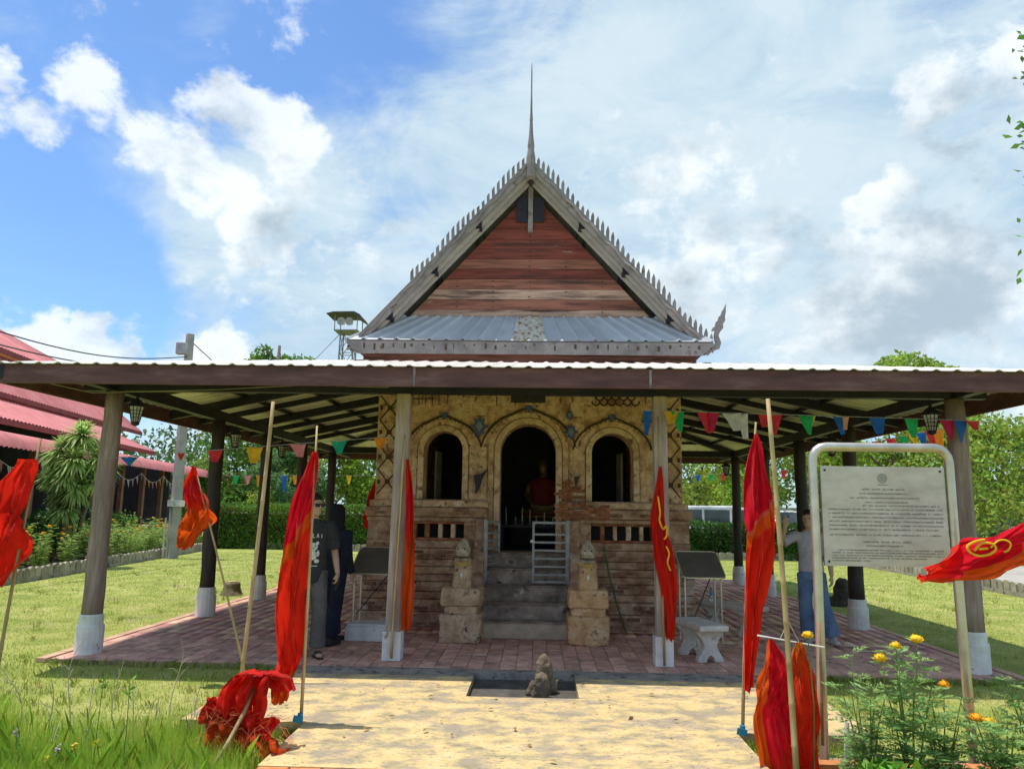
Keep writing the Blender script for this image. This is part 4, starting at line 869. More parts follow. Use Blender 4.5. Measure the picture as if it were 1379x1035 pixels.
# ------------------------------------------------------------------ notice on steel posts
def notice():
    y0 = 5.72; t = thing('notice_board', 'engraved pale metal notice on a bent steel tube frame among marigolds', 'sign', (2.5, y0, -0.12))
    x0, x1, zt = -0.49, 0.49, 2.21; r = 0.10
    pts = [(x0, 0, 0.0), (x0, 0, 0.7), (x0, 0, 1.4), (x0, 0, zt-r)]+[(x0+r-r*cos(a), 0, zt-r+r*sin(a)) for a in (pi/8, pi/4, 3*pi/8, pi/2)]+[(0, 0, zt)]
    pts += [(x1-r+r*sin(a), 0, zt-r+r*cos(a)) for a in (0, pi/8, pi/4, 3*pi/8, pi/2)]+[(x1, 0, 1.4), (x1, 0, 0.7), (x1, 0, 0.0)]
    pts = [(p[0]*(1.0+0.035*max(0, (1.2-p[2])/1.2)), p[1], p[2]) for p in pts]
    b = MB(); b.tube(pts, 0.033, 12, upv=(0, 1, 0)); b.build('frame', M_CHROME, t, smooth=True)
    px0, px1, pz0, pz1 = -0.44, 0.445, 1.36, 2.07
    b = MB(); b.box(px0, px1, -0.012, 0.012, pz0, pz1); pan = b.build('panel', mat('plate_metal', [(0.3, (0.48, 0.42, 0.37)), (0.55, (0.63, 0.56, 0.50)), (0.75, (0.72, 0.645, 0.58))], 3.5, 10, 0.55, 0.15, 30, metal=0.1, stretch=(1, 1, 2.2), stain=((0.30, 0.27, 0.22), 3, 0.62, 0.85)), t)
    for (x, z) in ((px0+0.03, pz0+0.03), (px1-0.03, pz0+0.03), (px0+0.03, pz1-0.03), (px1-0.03, pz1-0.03)):
        b = MB(); b.lathe([(0.008, -0.004), (0.008, 0.004), (0.002, 0.006)], 8); o = b.build('bolt', M_STEEL, t, loc=(x, -0.014, z)); o.rotation_euler = (RAD(90), 0, 0)
    ink = mat('engraving', (0.25, 0.23, 0.20), 20, 3, 0.8, 0)
    def line(x0_, x1_, z, h):
        b = MB(); x = x0_
        while x < x1_:
            w = random.uniform(0.3, 0.85)*h; hh = h*random.uniform(0.75, 1.0)
            b.box(x, x+h*0.16, -0.0140, -0.0122, z, z+hh); b.box(x+h*0.16, x+w, -0.0140, -0.0122, z+hh-h*0.18, z+hh)
            if random.random() < .6: b.box(x+w-h*0.16, x+w, -0.0140, -0.0122, z, z+hh-h*0.18)
            if random.random() < .3: b.box(x+w*0.3, x+w*0.8, -0.0140, -0.0122, z+h*1.15, z+h*1.3)
            x += w+h*0.28
            if random.random() < 0.09: x += h*1.1
        o = b.build('text_line', ink, pan, fixn=False); o['kind'] = 'stuff'
    zc = 1.985
    b = MB(); b.tube([(0.032*cos(2*pi*i/20), -0.0135, zc+0.032*sin(2*pi*i/20)) for i in range(21)], 0.003, 4); b.tube([(0.022*cos(2*pi*i/16), -0.0135, zc+0.022*sin(2*pi*i/16)) for i in range(17)], 0.002, 4); b.prism([(-0.010, zc-0.014), (0.010, zc-0.014), (0.014, zc+0.004), (0, zc+0.018), (-0.014, zc+0.004)], -0.0145, -0.0122); e = b.build('emblem', mat('emblem_ink', (0.30, 0.29, 0.26), 20, 3, 0.8, 0), pan); e['kind'] = 'stuff'
    line(-0.035, 0.035, 1.935, 0.006)
    z = 1.90
    for (a, c) in ((-0.15, 0.155), (-0.17, 0.19), (-0.24, 0.25), (-0.13, 0.17)): line(a, c, z, 0.010); z -= 0.031
    line(-0.15, 0.40, 1.782, 0.011); z = 1.755
    for k in range(6): line(-0.395, (0.41, 0.41, 0.41, 0.41, 0.41, 0.38)[k], z, 0.011); z -= 0.0285
    line(-0.395, 0.405, 1.575, 0.011); line(-0.16, 0.17, 1.525, 0.013); line(-0.14, 0.12, 1.498, 0.011); z = 1.468
    for k in range(5): line(-0.34 if k == 0 else -0.385, (0.40, 0.41, 0.40, 0.28, -0.12)[k], z, 0.009); z -= 0.0185
    bb = thing('brick_planter', 'low red brick planter edge at the foot of the notice', 'planter', (2.55, 5.45, -0.12))
    b = MB(); b.box(-0.75, 1.6, -0.10, 0.34, -0.1, 0.045); b.build('bed', M_GROUT, bb)
    me = MB().box(-0.095, 0.095, -0.05, 0.05, -0.028, 0.028).mesh('brick', M_BRICK)
    for row in range(2):
        for k in range(11): o = obj('brick', me, bb, (-0.64+k*0.2+(0.1 if row else 0), -0.16+random.uniform(-.004, .004), 0.0+row*0.062)); o.rotation_euler = (0, 0, random.uniform(-.02, .02))
    for k in range(11): obj('brick', me, bb, (-0.6+k*0.2, 0.05+random.uniform(-.004, .004), 0.074))
    b = MB(); b.tube([(2.02, 5.42, -0.15), (2.06, 5.45, 0.25)], 0.016, 8); tag(b.build('white_pipe', M_WHITE), 'short white plastic pipe standing at the planter below the notice', 'pipe')
notice()

# ------------------------------------------------------------------ red flags on bamboo
def flag_mat(name, stops, border=None, stripes=True):
    """stops along the cloth (v): list of (pos, colour); border = colour of the u<0.16 edge"""
    m = bpy.data.materials.new(name); m.use_nodes = True; N = m.node_tree.nodes; L = m.node_tree.links; b = N['Principled BSDF']
    uv = N.new('ShaderNodeUVMap'); sp = N.new('ShaderNodeSeparateXYZ'); L.new(uv.outputs[0], sp.inputs[0])
    mt = N.new('ShaderNodeMath'); mt.operation = 'MULTIPLY_ADD'; L.new(sp.outputs[0], mt.inputs[0]); mt.inputs[1].default_value = 0.16; L.new(sp.outputs[1], mt.inputs[2])
    rp = N.new('ShaderNodeValToRGB'); L.new(mt.outputs[0], rp.inputs[0]); el = rp.color_ramp.elements
    while len(el) < len(stops): el.new(0.5)
    for e, (p, c) in zip(el, stops): e.position = p; e.color = (*c, 1)
    col = rp.outputs[0]
    if border:
        lt = N.new('ShaderNodeMath'); lt.operation = 'LESS_THAN'; L.new(sp.outputs[0], lt.inputs[0]); lt.inputs[1].default_value = 0.30
        mx = N.new('ShaderNodeMix'); mx.data_type = 'RGBA'; L.new(lt.outputs[0], mx.inputs[0]); L.new(col, mx.inputs[6]); mx.inputs[7].default_value = (*border, 1); col = mx.outputs[2]
    wv = N.new('ShaderNodeTexWave'); wv.inputs['Scale'].default_value = 26; wv.bands_direction = 'Y'; mp = N.new('ShaderNodeMapping'); L.new(uv.outputs[0], mp.inputs[0]); mp.inputs['Rotation'].default_value = (0, 0, 0.15); L.new(mp.outputs[0], wv.inputs[0])
    nz = N.new('ShaderNodeTexNoise'); nz.inputs['Scale'].default_value = 7; L.new(uv.outputs[0], nz.inputs[0])
    hs = N.new('ShaderNodeHueSaturation'); L.new(col, hs.inputs['Color']); mr = N.new('ShaderNodeMapRange'); L.new(nz.outputs[0], mr.inputs[0]); mr.inputs[1].default_value = .3; mr.inputs[2].default_value = .7; mr.inputs[3].default_value = 0.75; mr.inputs[4].default_value = 1.15; L.new(mr.outputs[0], hs.inputs['Value'])
    L.new(hs.outputs[0], b.inputs['Base Color']); b.inputs['Roughness'].default_value = 0.95; b.inputs['Specular IOR Level'].default_value = 0.04; b.inputs['Sheen Weight'].default_value = 0.15
    mpc = N.new('ShaderNodeMapping'); L.new(uv.outputs[0], mpc.inputs[0]); mpc.inputs['Scale'].default_value = (9, 3.2, 1); mpc.inputs['Rotation'].default_value = (0, 0, 0.35)
    nc = N.new('ShaderNodeTexNoise'); nc.inputs['Scale'].default_value = 1.0; nc.inputs['Detail'].default_value = 5; nc.inputs['Distortion'].default_value = 0.8; L.new(mpc.outputs[0], nc.inputs[0])
    ad = N.new('ShaderNodeMath'); ad.operation = 'MULTIPLY_ADD'; L.new(wv.outputs['Fac'], ad.inputs[0]); ad.inputs[1].default_value = 0.03; L.new(nc.outputs[0], ad.inputs[2])
    bp = N.new('ShaderNodeBump'); bp.inputs['Strength'].default_value = 0.9; bp.inputs['Distance'].default_value = 0.035; L.new(ad.outputs[0], bp.inputs['Height']); L.new(bp.outputs[0], b.inputs['Normal'])
    tr = N.new('ShaderNodeBsdfTranslucent'); L.new(hs.outputs[0], tr.inputs[0]); ms = N.new('ShaderNodeMixShader'); ms.inputs[0].default_value = 0.5
    L.new(b.outputs[0], ms.inputs[1]); L.new(tr.outputs[0], ms.inputs[2]); L.new(ms.outputs[0], N['Material Output'].inputs[0])
    return m
CR = (0.82, 0.010, 0.030); RD = (0.92, 0.034, 0.012); OR = (0.90, 0.13, 0.012); YL = (0.80, 0.36, 0.03)
FM_A = flag_mat('flag_cloth_a', [(0.0, RD), (0.10, CR), (0.38, CR), (0.39, OR), (0.43, OR), (0.445, RD), (0.95, RD), (1.0, OR)])
FM_B = flag_mat('flag_cloth_b', [(0.0, OR), (0.08, RD), (0.14, CR), (0.46, CR), (0.475, (0.8, 0.2, 0.12)), (0.49, OR), (0.535, OR), (0.55, RD), (1.0, RD)])
FM_C = flag_mat('flag_cloth_c', [(0.0, RD), (0.25, RD), (0.30, CR), (0.5, RD), (0.62, OR), (1.0, OR)])
FM_D = flag_mat('flag_cloth_d', [(0.0, RD), (0.15, CR), (0.9, CR), (1.0, RD)], OR)
FM_E = flag_mat('flag_cloth_e', [(0.0, OR), (0.16, YL), (0.26, OR), (0.5, (0.90, 0.06, 0.012)), (1.0, RD)])
FM_F = flag_mat('flag_cloth_f', [(0.0, CR), (0.30, CR), (0.325, OR), (0.36, OR), (0.375, CR), (0.86, CR), (0.9, RD), (1.0, RD)], OR)
FM_R = flag_mat('flag_cloth_red', [(0.0, RD), (0.5, (0.80, 0.02, 0.012)), (1.0, RD)])

def lerp_path(P, v):
    k = len(P)-1; s = min(v*k, k-1e-6); i = int(s); f = s-i
    p0, p1, p2, p3 = P[max(i-1, 0)], P[i], P[i+1], P[min(i+2, k)]
    return [0.5*((2*b)+(-a+c)*f+(2*a-5*b+4*c-d)*f*f+(-a+3*b-3*c+d)*f**3) for a, b, c, d in zip(p0, p1, p2, p3)]
def drape(name, parent, path, Y, m, folds=2.2, amp=0.035, across=None, nu=26, nv=54, seed=0, dY=0.0, ragged=0.02, off=(0, 0, 0), wmin=0.3):
    """path: list of (px, py, width_px) read off the photo; cloth hangs in the plane Y (+ dY at its end) with real folds"""
    pts = []
    for i, (x, y, w) in enumerate(path):
        yy = Y+dY*i/(len(path)-1); p = gy(x, y, yy); pts.append((p.x, p.y, p.z, w*yy/FPX))
    r_ = random.Random(seed); ph = r_.uniform(0, 6); ph2 = r_.uniform(0, 6); ac = Vector(across) if across else Vector((1, 0, 0))
    b = MB()
    def fn(u, v):
        x, y, z, w = lerp_path(pts, v); full = max(w*1.35, wmin*0.25)
        s = u-0.5; a = amp*(0.35+0.65*min(1, v*2.2)) * min(1.0, w/0.08+0.25)
        q1 = sin(folds*2*pi*u+ph+2.6*sin(3.1*v+ph2)+1.3*sin(7.3*v+ph)); q2 = sin(folds*4.6*pi*u+ph2+6*v+1.5*sin(11*v+ph))
        wob = a*(1.25*abs(q1)**0.7*(1 if q1 > 0 else -1)) + 0.45*a*(1-2*abs(q2)) + 0.3*a*sin(19*v+5*u+ph)
        w *= 1+0.16*sin(8.3*v+ph)+0.10*sin(19*v+ph2)*(0.5 if s < 0 else -0.7)
        s += 0.10*sin(6.1*v+ph2)*min(1, 3*v)
        e = (ragged*sin(37*u+ph)*sin(91*u) if v > 0.97 else 0)
        nrm = Vector((0, 1, 0)) if not across else Vector((0, 1, 0))
        side = 0.012*sin(9*v+ph)*min(1, w/0.1)
        p = Vector((x, y, z)) + ac*(s*w+side+0.25*a*sin(folds*4*pi*u+ph)) + nrm*wob + Vector((0, 0, -e - 0.03*v*cos(2*pi*s)*0.5))
        return (p.x-off[0], p.y-off[1], p.z-off[2])
    b.grid(fn, nu, nv)
    return b.build(name, m, parent, smooth=True, uv=True, fixn=False)
def bamboo(name, parent, a, b_, r0=0.016, r1=0.009, m=M_BAMBOO, bend=0.02):
    a = Vector(a); b_ = Vector(b_); L_ = (b_-a).length; n = max(3, int(L_/0.24)); pts = []; rad = []
    side = Vector((random.uniform(-1, 1), random.uniform(-1, 1), 0))*bend
    for i in range(n+1):
        f = i/n; r = r0+(r1-r0)*f; p = a.lerp(b_, f)+side*sin(pi*f)
        for df, rr in ((-0.012, 1.0), (0.0, 1.16), (0.012, 1.0)):
            if 0 < i < n or df == 0: pts.append(p+(b_-a).normalized()*df); rad.append(r*(rr if 0 < i < n else 1))
    mb = MB(); mb.tube(pts, rad, 8); return mb.build(name, m, parent, smooth=True)
def flag(label, base, top, Y, cloths, m, r=(0.014, 0.008), dYtop=0.0, **k):
    B = gy(base[0], base[1], Y); T = gy(top[0], top[1], Y+dYtop)
    t = wthing('red_flag', label, 'flag', (B.x, B.y, B.z)); bamboo('pole', t, B, T, r[0], r[1])
    for i, c in enumerate(cloths): drape('cloth', t, c[0], c[1] if len(c) > 1 else Y, c[2] if len(c) > 2 else m, **{**k, **(c[3] if len(c) > 3 else {})})
    return t
flag('long red flag with an orange band on a cane, before the two standing people', (405, 972), (427, 573), 6.1,
     [([(423, 608, 6), (414, 655, 26), (405, 725, 38), (393, 800, 38), (385, 870, 30), (380, 905, 28), (378, 945, 20)], 6.07)], FM_A, folds=1.6, amp=0.05, seed=3)
flag('long red flag with a striped orange band beside the tall bamboo by the notice', (1000, 990), (1018, 568), 6.05,
     [([(1018, 584, 4), (1020, 620, 22), (1020, 680, 36), (1018, 730, 32), (1015, 780, 28), (1013, 850, 20), (1007, 928, 12)], 6.02)], FM_B, folds=1.8, amp=0.045, seed=5)
flag('narrow red-orange flag hanging down a square post beside the mottled statue', (527, 886), (545, 585), 8.44,
     [([(548, 618, 4), (551, 670, 13), (552, 730, 17), (550, 790, 15), (549, 848, 15)], 8.42)], FM_C, folds=1.3, amp=0.035, seed=8)
flag('red flag with yellow squiggles hanging down the square post by the bench', (895, 896), (886, 560), 8.44,
     [([(889, 628, 4), (888, 690, 20), (893, 740, 22), (899, 790, 21), (904, 860, 15)], 8.42)], FM_R, folds=1.3, amp=0.03, seed=9)
flag('small red and orange flag drooping from a cane leaning by the bare bamboo', (331, 912), (262, 628), 7.55,
     [([(261, 628, 6), (262, 655, 24), (265, 685, 36), (260, 710, 32), (251, 738, 18)], 7.53)], FM_C, folds=1.7, amp=0.05, seed=12)
flag('bright red flag on a leaning cane in the tall grass, away from all other flags', (-28, 1040), (55, 590), 5.2,
     [([(36, 618, 22), (20, 670, 46), (3, 725, 58), (-18, 790, 66)], 5.17)], FM_R, folds=1.2, amp=0.05, seed=14)
T_ = flag('red flag with a yellow emblem flying out toward the notice', (1450, 1060), (1425, 640), 5.1,
     [([(1426, 708, 70), (1402, 720, 66), (1379, 730, 64), (1338, 750, 66), (1302, 764, 56), (1272, 770, 34), (1241, 773, 20)], 5.08, FM_F, dict(across=(0.16, 0, 0.98), folds=1.3, amp=0.045, seed=21, nu=30))], FM_F)
# yellow emblem sewn on that cloth
def emblem(parent, pts, Y, r):
    b = MB(); sm = [lerp_path(pts, k/(len(pts)*5)) for k in range(len(pts)*5+1)]; b.tube([gy(x, y, Y) for x, y in sm], r, 6); b.build('emblem', mat('emblem_yellow', (0.80, 0.42, 0.02), 9, 4, 0.8, 0.1), parent, smooth=True)
emblem(T_, [(1312, 741), (1322, 731), (1336, 732), (1341, 739), (1332, 746), (1318, 748), (1306, 743), (1303, 735), (1313, 729), (1326, 726)], 5.0, 0.008)
emblem(T_, [(1334, 737), (1344, 728), (1354, 727), (1361, 732), (1358, 740), (1352, 743)], 5.0, 0.006)
emblem(T_, [(1318, 739), (1330, 738)], 5.0, 0.008)
F5_ = [o for o in COL.objects if o.get('label', '').startswith('red flag with yellow squiggles')][0]
emblem(F5_, [(886, 668), (889, 690), (888, 700), (893, 712), (897, 708), (898, 720), (894, 726)], 8.36, 0.010); emblem(F5_, [(897, 735), (901, 745), (899, 757), (903, 768)], 8.36, 0.009)
def pair_flags():
    S0 = gy(1020, 855, 5.4); S1 = gy(1110, 871, 5.4); t = wthing('red_flag', 'pair of red and orange flags hung from a thin cross stick at the brick planter', 'flag', (1.75, 5.4, -0.12))
    b = MB(); b.tube([S0, (S0+S1)/2, S1], 0.006, 6); b.build('cross_stick', M_WHITE, t)
    bamboo('pole', t, gy(1108, 1003, 5.42), gy(1103, 838, 5.42), 0.011, 0.009, mat('reddish_cane', (0.34, 0.17, 0.10), 6, 6, 0.6, 0.2))
    drape('cloth', t, [(1037, 860, 5), (1040, 890, 26), (1044, 930, 42), (1047, 980, 52), (1053, 1050, 54)], 5.37, FM_D, folds=1.5, amp=0.04, seed=31)
    drape('cloth', t, [(1077, 864, 6), (1078, 885, 18), (1080, 930, 26), (1084, 980, 34), (1090, 1050, 42)], 5.37, FM_E, folds=1.8, amp=0.035, seed=33)
    b = MB(); b.tube([gy(1062, 835, 5.36), gy(1050, 861, 5.38)], 0.002, 4); b.tube([gy(1056, 825, 5.36), gy(1076, 864, 5.38)], 0.002, 4); b.build('string', M_WHITE, t)
pair_flags()
def bare(label, base, top, Y, Yt, r0, r1):
    B = gy(*base, Y); T = gy(*top, Yt); t = bamboo('bamboo_pole', None, B, T, r0, r1); return tag(t, label, 'pole')
bare('tall bare bamboo pole standing at the slab corner behind the fallen flag', (323, 925), (368, 541), 7.35, 7.5, 0.021, 0.019)
bare('tall bare pale bamboo pole rising past the pair of hung flags', (1074, 1062), (1034, 537), 5.25, 5.45, 0.021, 0.015)
bare('thin bamboo cane leaning on the square post with the narrow red-orange flag', (526, 884), (545, 590), 8.40, 8.44, 0.011, 0.009)
def fallen():
    t = wthing('fallen_flag', 'crumpled red flag fallen over a broken cane in the dry grass', 'flag', (-2.0, 5.5, -0.12))
    bamboo('pole', t, gy(281, 1040, 5.1), gy(343, 925, 5.5), 0.014, 0.012)
    drape('cloth', t, [(382, 930, 22), (370, 912, 34), (352, 905, 44), (338, 925, 52), (330, 960, 56), (322, 1000, 62)], 5.52, FM_R, folds=2.6, amp=0.08, seed=41, nu=34)
    drape('cloth', t, [(290, 938, 20), (292, 960, 34), (298, 985, 48), (312, 1012, 66)], 5.48, flag_mat('flag_cloth_g', [(0, RD), (0.3, (0.6, 0.03, 0.02)), (0.7, OR), (1, RD)]), folds=2.4, amp=0.07, seed=44)
    drape('cloth', t, [(352, 965, 40), (352, 990, 44), (362, 1010, 34), (368, 1022, 16)], 5.42, FM_C, folds=2.0, amp=0.06, seed=47)
    b = MB(); r_ = random.Random(5)
    for i in range(90):      # frayed threads
        p = gy(r_.uniform(275, 385), r_.uniform(955, 1015), 5.38+r_.uniform(-.05, .08)); q = p+Vector((r_.uniform(-.16, .16), r_.uniform(-.04, .04), r_.uniform(-.14, .05))); mid = (p+q)/2+Vector((0, 0, r_.uniform(-.04, .05)))
        b.tube([p, mid, q], 0.0016, 3, caps=False)
    o = b.build('fringe', mat('frayed_thread', (0.72, 0.20, 0.07), 6, 3, 0.8, 0), t, fixn=False); o['kind'] = 'stuff'
fallen()
def tape(px, py, Y, label):
    p = gy(px, py, Y); b = MB(); b.lathe([(0.022, -0.02), (0.024, 0.0), (0.020, 0.045)], 8); b.prism([(-0.05, -0.01), (0.02, -0.025), (0.03, 0.02), (-0.04, 0.035)], -0.028, -0.020)
    tag(b.build('blue_wrap', mat('blue_plastic', (0.03, 0.22, 0.36), 9, 4, 0.5, 0.2), None, loc=(p.x, p.y, p.z)), label, 'plastic wrap')
tape(404, 968, 6.06, 'scrap of blue plastic tied at the cane foot near the fallen flag'); tape(1000, 985, 6.02, 'scrap of blue plastic tied at the cane foot near the notice')

# ------------------------------------------------------------------ bunting
PC = dict(y=(0.80, 0.46, 0.02), g=(0.02, 0.42, 0.12), r=(0.72, 0.04, 0.05), w=(0.66, 0.64, 0.60), b=(0.02, 0.14, 0.52), o=(0.82, 0.28, 0.02), p=(0.76, 0.26, 0.30), t=(0.02, 0.42, 0.26), c=(0.55, 0.02, 0.09), k=(0.74, 0.36, 0.22))
def bunting(label, ends, Y, items, Y1=None, h=25, group=None):
    Y1 = Y if Y1 is None else Y1; (xa, ya), (xb, yb) = ends
    def yat(x): return Y+(Y1-Y)*(x-xa)/(xb-xa)
    def sag(x): f = (x-xa)/(xb-xa); return ya+(yb-ya)*f
    A = gy(xa, ya, Y); t = wthing('bunting', label, 'bunting', tuple(A), group)
    xs = sorted([xa, xb]+[i[0] for i in items]); xs2 = [xs[0]]
    for x in xs[1:]:
        if x > xs2[-1]+2: xs2.append(x)
    b = MB(); b.tube([gy(x, sag(x), yat(x)) for x in xs2], 0.004, 5); b.build('string', mat('bunting_string', (0.30, 0.29, 0.28), 8, 3, .8, 0), t)
    for i, (x, c, w, hh, sk) in enumerate(items):
        r_ = random.Random(i*7+int(x)); yy = yat(x); s = yy/FPX; T = gy(x, sag(x), yy); W_ = w*s; Hh = hh*s; tw = r_.uniform(-.6, .6)
        def fn(u, v):
            wd = W_*(1-v*0.68); px = (u-0.5)*wd+sk*s*v; py = 0.03*sin(3*u+2*v+i)*v+px*tw*0.5
            return (T.x+px, T.y+py, T.z-v*Hh-0.01*sin(pi*u)*(1-v))
        m = MB(); m.grid(fn, 5, 6); m.build('pennant', mat('pennant_'+c, PC[c], 12, 4, 0.7, 0.1, trans=0.4), t, smooth=True, fixn=False)
bunting('string of coloured pennants with a white pair, strung along the canopy above the notice', ((865, 552), (1312, 566)), 8.38,
        [(872, 'b', 12, 34, -2), (904, 'y', 20, 18, 0), (912, 'g', 18, 28, 4), (949, 'r', 22, 28, 5), (961, 'c', 16, 26, -2), (985, 'w', 24, 24, 6), (999, 'w', 16, 34, 4), (1028, 'r', 14, 18, 0), (1043, 'r', 20, 28, -2), (1085, 'g', 20, 26, 4), (1093, 'y', 10, 24, -3), (1130, 'b', 18, 24, 4), (1139, 'k', 10, 18, -2), (1181, 'b', 20, 22, 2), (1227, 'g', 20, 26, 2), (1275, 'c', 20, 28, 4), (1294, 'b', 20, 30, -2), (1308, 'r', 22, 12, 6)])
bunting('string of coloured pennants with a pink one, above the two standing people', ((560, 585), (130, 618)), 8.75,
        [(512, 'o', 20, 16, 0), (456, 't', 24, 18, 2), (401, 'p', 22, 18, 4), (343, 'y', 22, 22, 0), (290, 'r', 20, 16, 0), (244, 'r', 10, 10, 0), (172, 'b', 22, 12, 4), (180, 'g', 16, 12, -4)], 8.35)
bunting('short string of small pennants, orange and dark blue, behind the notice top', ((1160, 598), (1275, 575)), 13.6,
        [(1180, 'r', 12, 14, 2), (1199, 'r', 12, 16, 2), (1216, 'g', 12, 18, 4), (1229, 'y', 12, 18, 4), (1240, 'b', 12, 24, 4), (1252, 'r', 13, 26, 4), (1262, 'o', 14, 30, 4)], 11.6)
bunting('string of small pennants above the dark clipped hedge', ((930, 640), (1065, 632)), 24.0, [(940, 'b', 7, 9, 0), (958, 'g', 7, 9, 0), (974, 'r', 7, 10, 0), (1025, 'r', 8, 12, 0), (1055, 'r', 8, 12, 0)])
bunting('string of small pennants before the trees at the blossoming hedge', ((300, 640), (500, 640)), 24.0, [(318, 'g', 9, 12, 0), (334, 'p', 9, 12, 0), (349, 'o', 8, 14, 0), (383, 'b', 8, 22, 0), (398, 'o', 8, 12, 0), (445, 'r', 8, 12, 0), (470, 'y', 8, 12, 0)])

# ------------------------------------------------------------------ people
SKIN = mat('skin', [(0.3, (0.44, 0.26, 0.18)), (0.7, (0.52, 0.33, 0.24))], 6, 4, 0.55, 0.05, 60, spec=0.35)
HAIR = mat('black_hair', (0.012, 0.010, 0.010), 30, 6, 0.45, 0.4, 90)
def hand(b, w, d, side, curl=0.35):
    """palm and five bent fingers grown from wrist w along direction d; side = vector toward the thumb"""
    d = Vector(d).normalized(); s = Vector(side); s = (s-d*s.dot(d)).normalized(); n = d.cross(s)
    P = lambda a, c, e=0.0: Vector(w)+d*a+s*c+n*e
    b.tube([P(-0.01, 0), P(0.03, 0), P(0.07, 0), P(0.09, 0)], [0.024, 0.036, 0.038, 0.030], 10, flat=0.5, upv=n)
    for k, (c, L_) in enumerate(((0.027, 0.070), (0.009, 0.080), (-0.009, 0.074), (-0.026, 0.056))):
        q = [P(0.075, c)]; a = 0.0; cur = q[0]
        for seg in (0.42, 0.32, 0.26): a += curl; cur = cur+(d*cos(a)+n*sin(a))*(L_*seg); q.append(cur)
        b.tube(q, [0.0105, 0.0095, 0.0085, 0.0065], 6)
    b.tube([P(0.02, 0.025), P(0.045, 0.045, 0.012), P(0.072, 0.050, 0.026)], [0.013, 0.011, 0.008], 6)
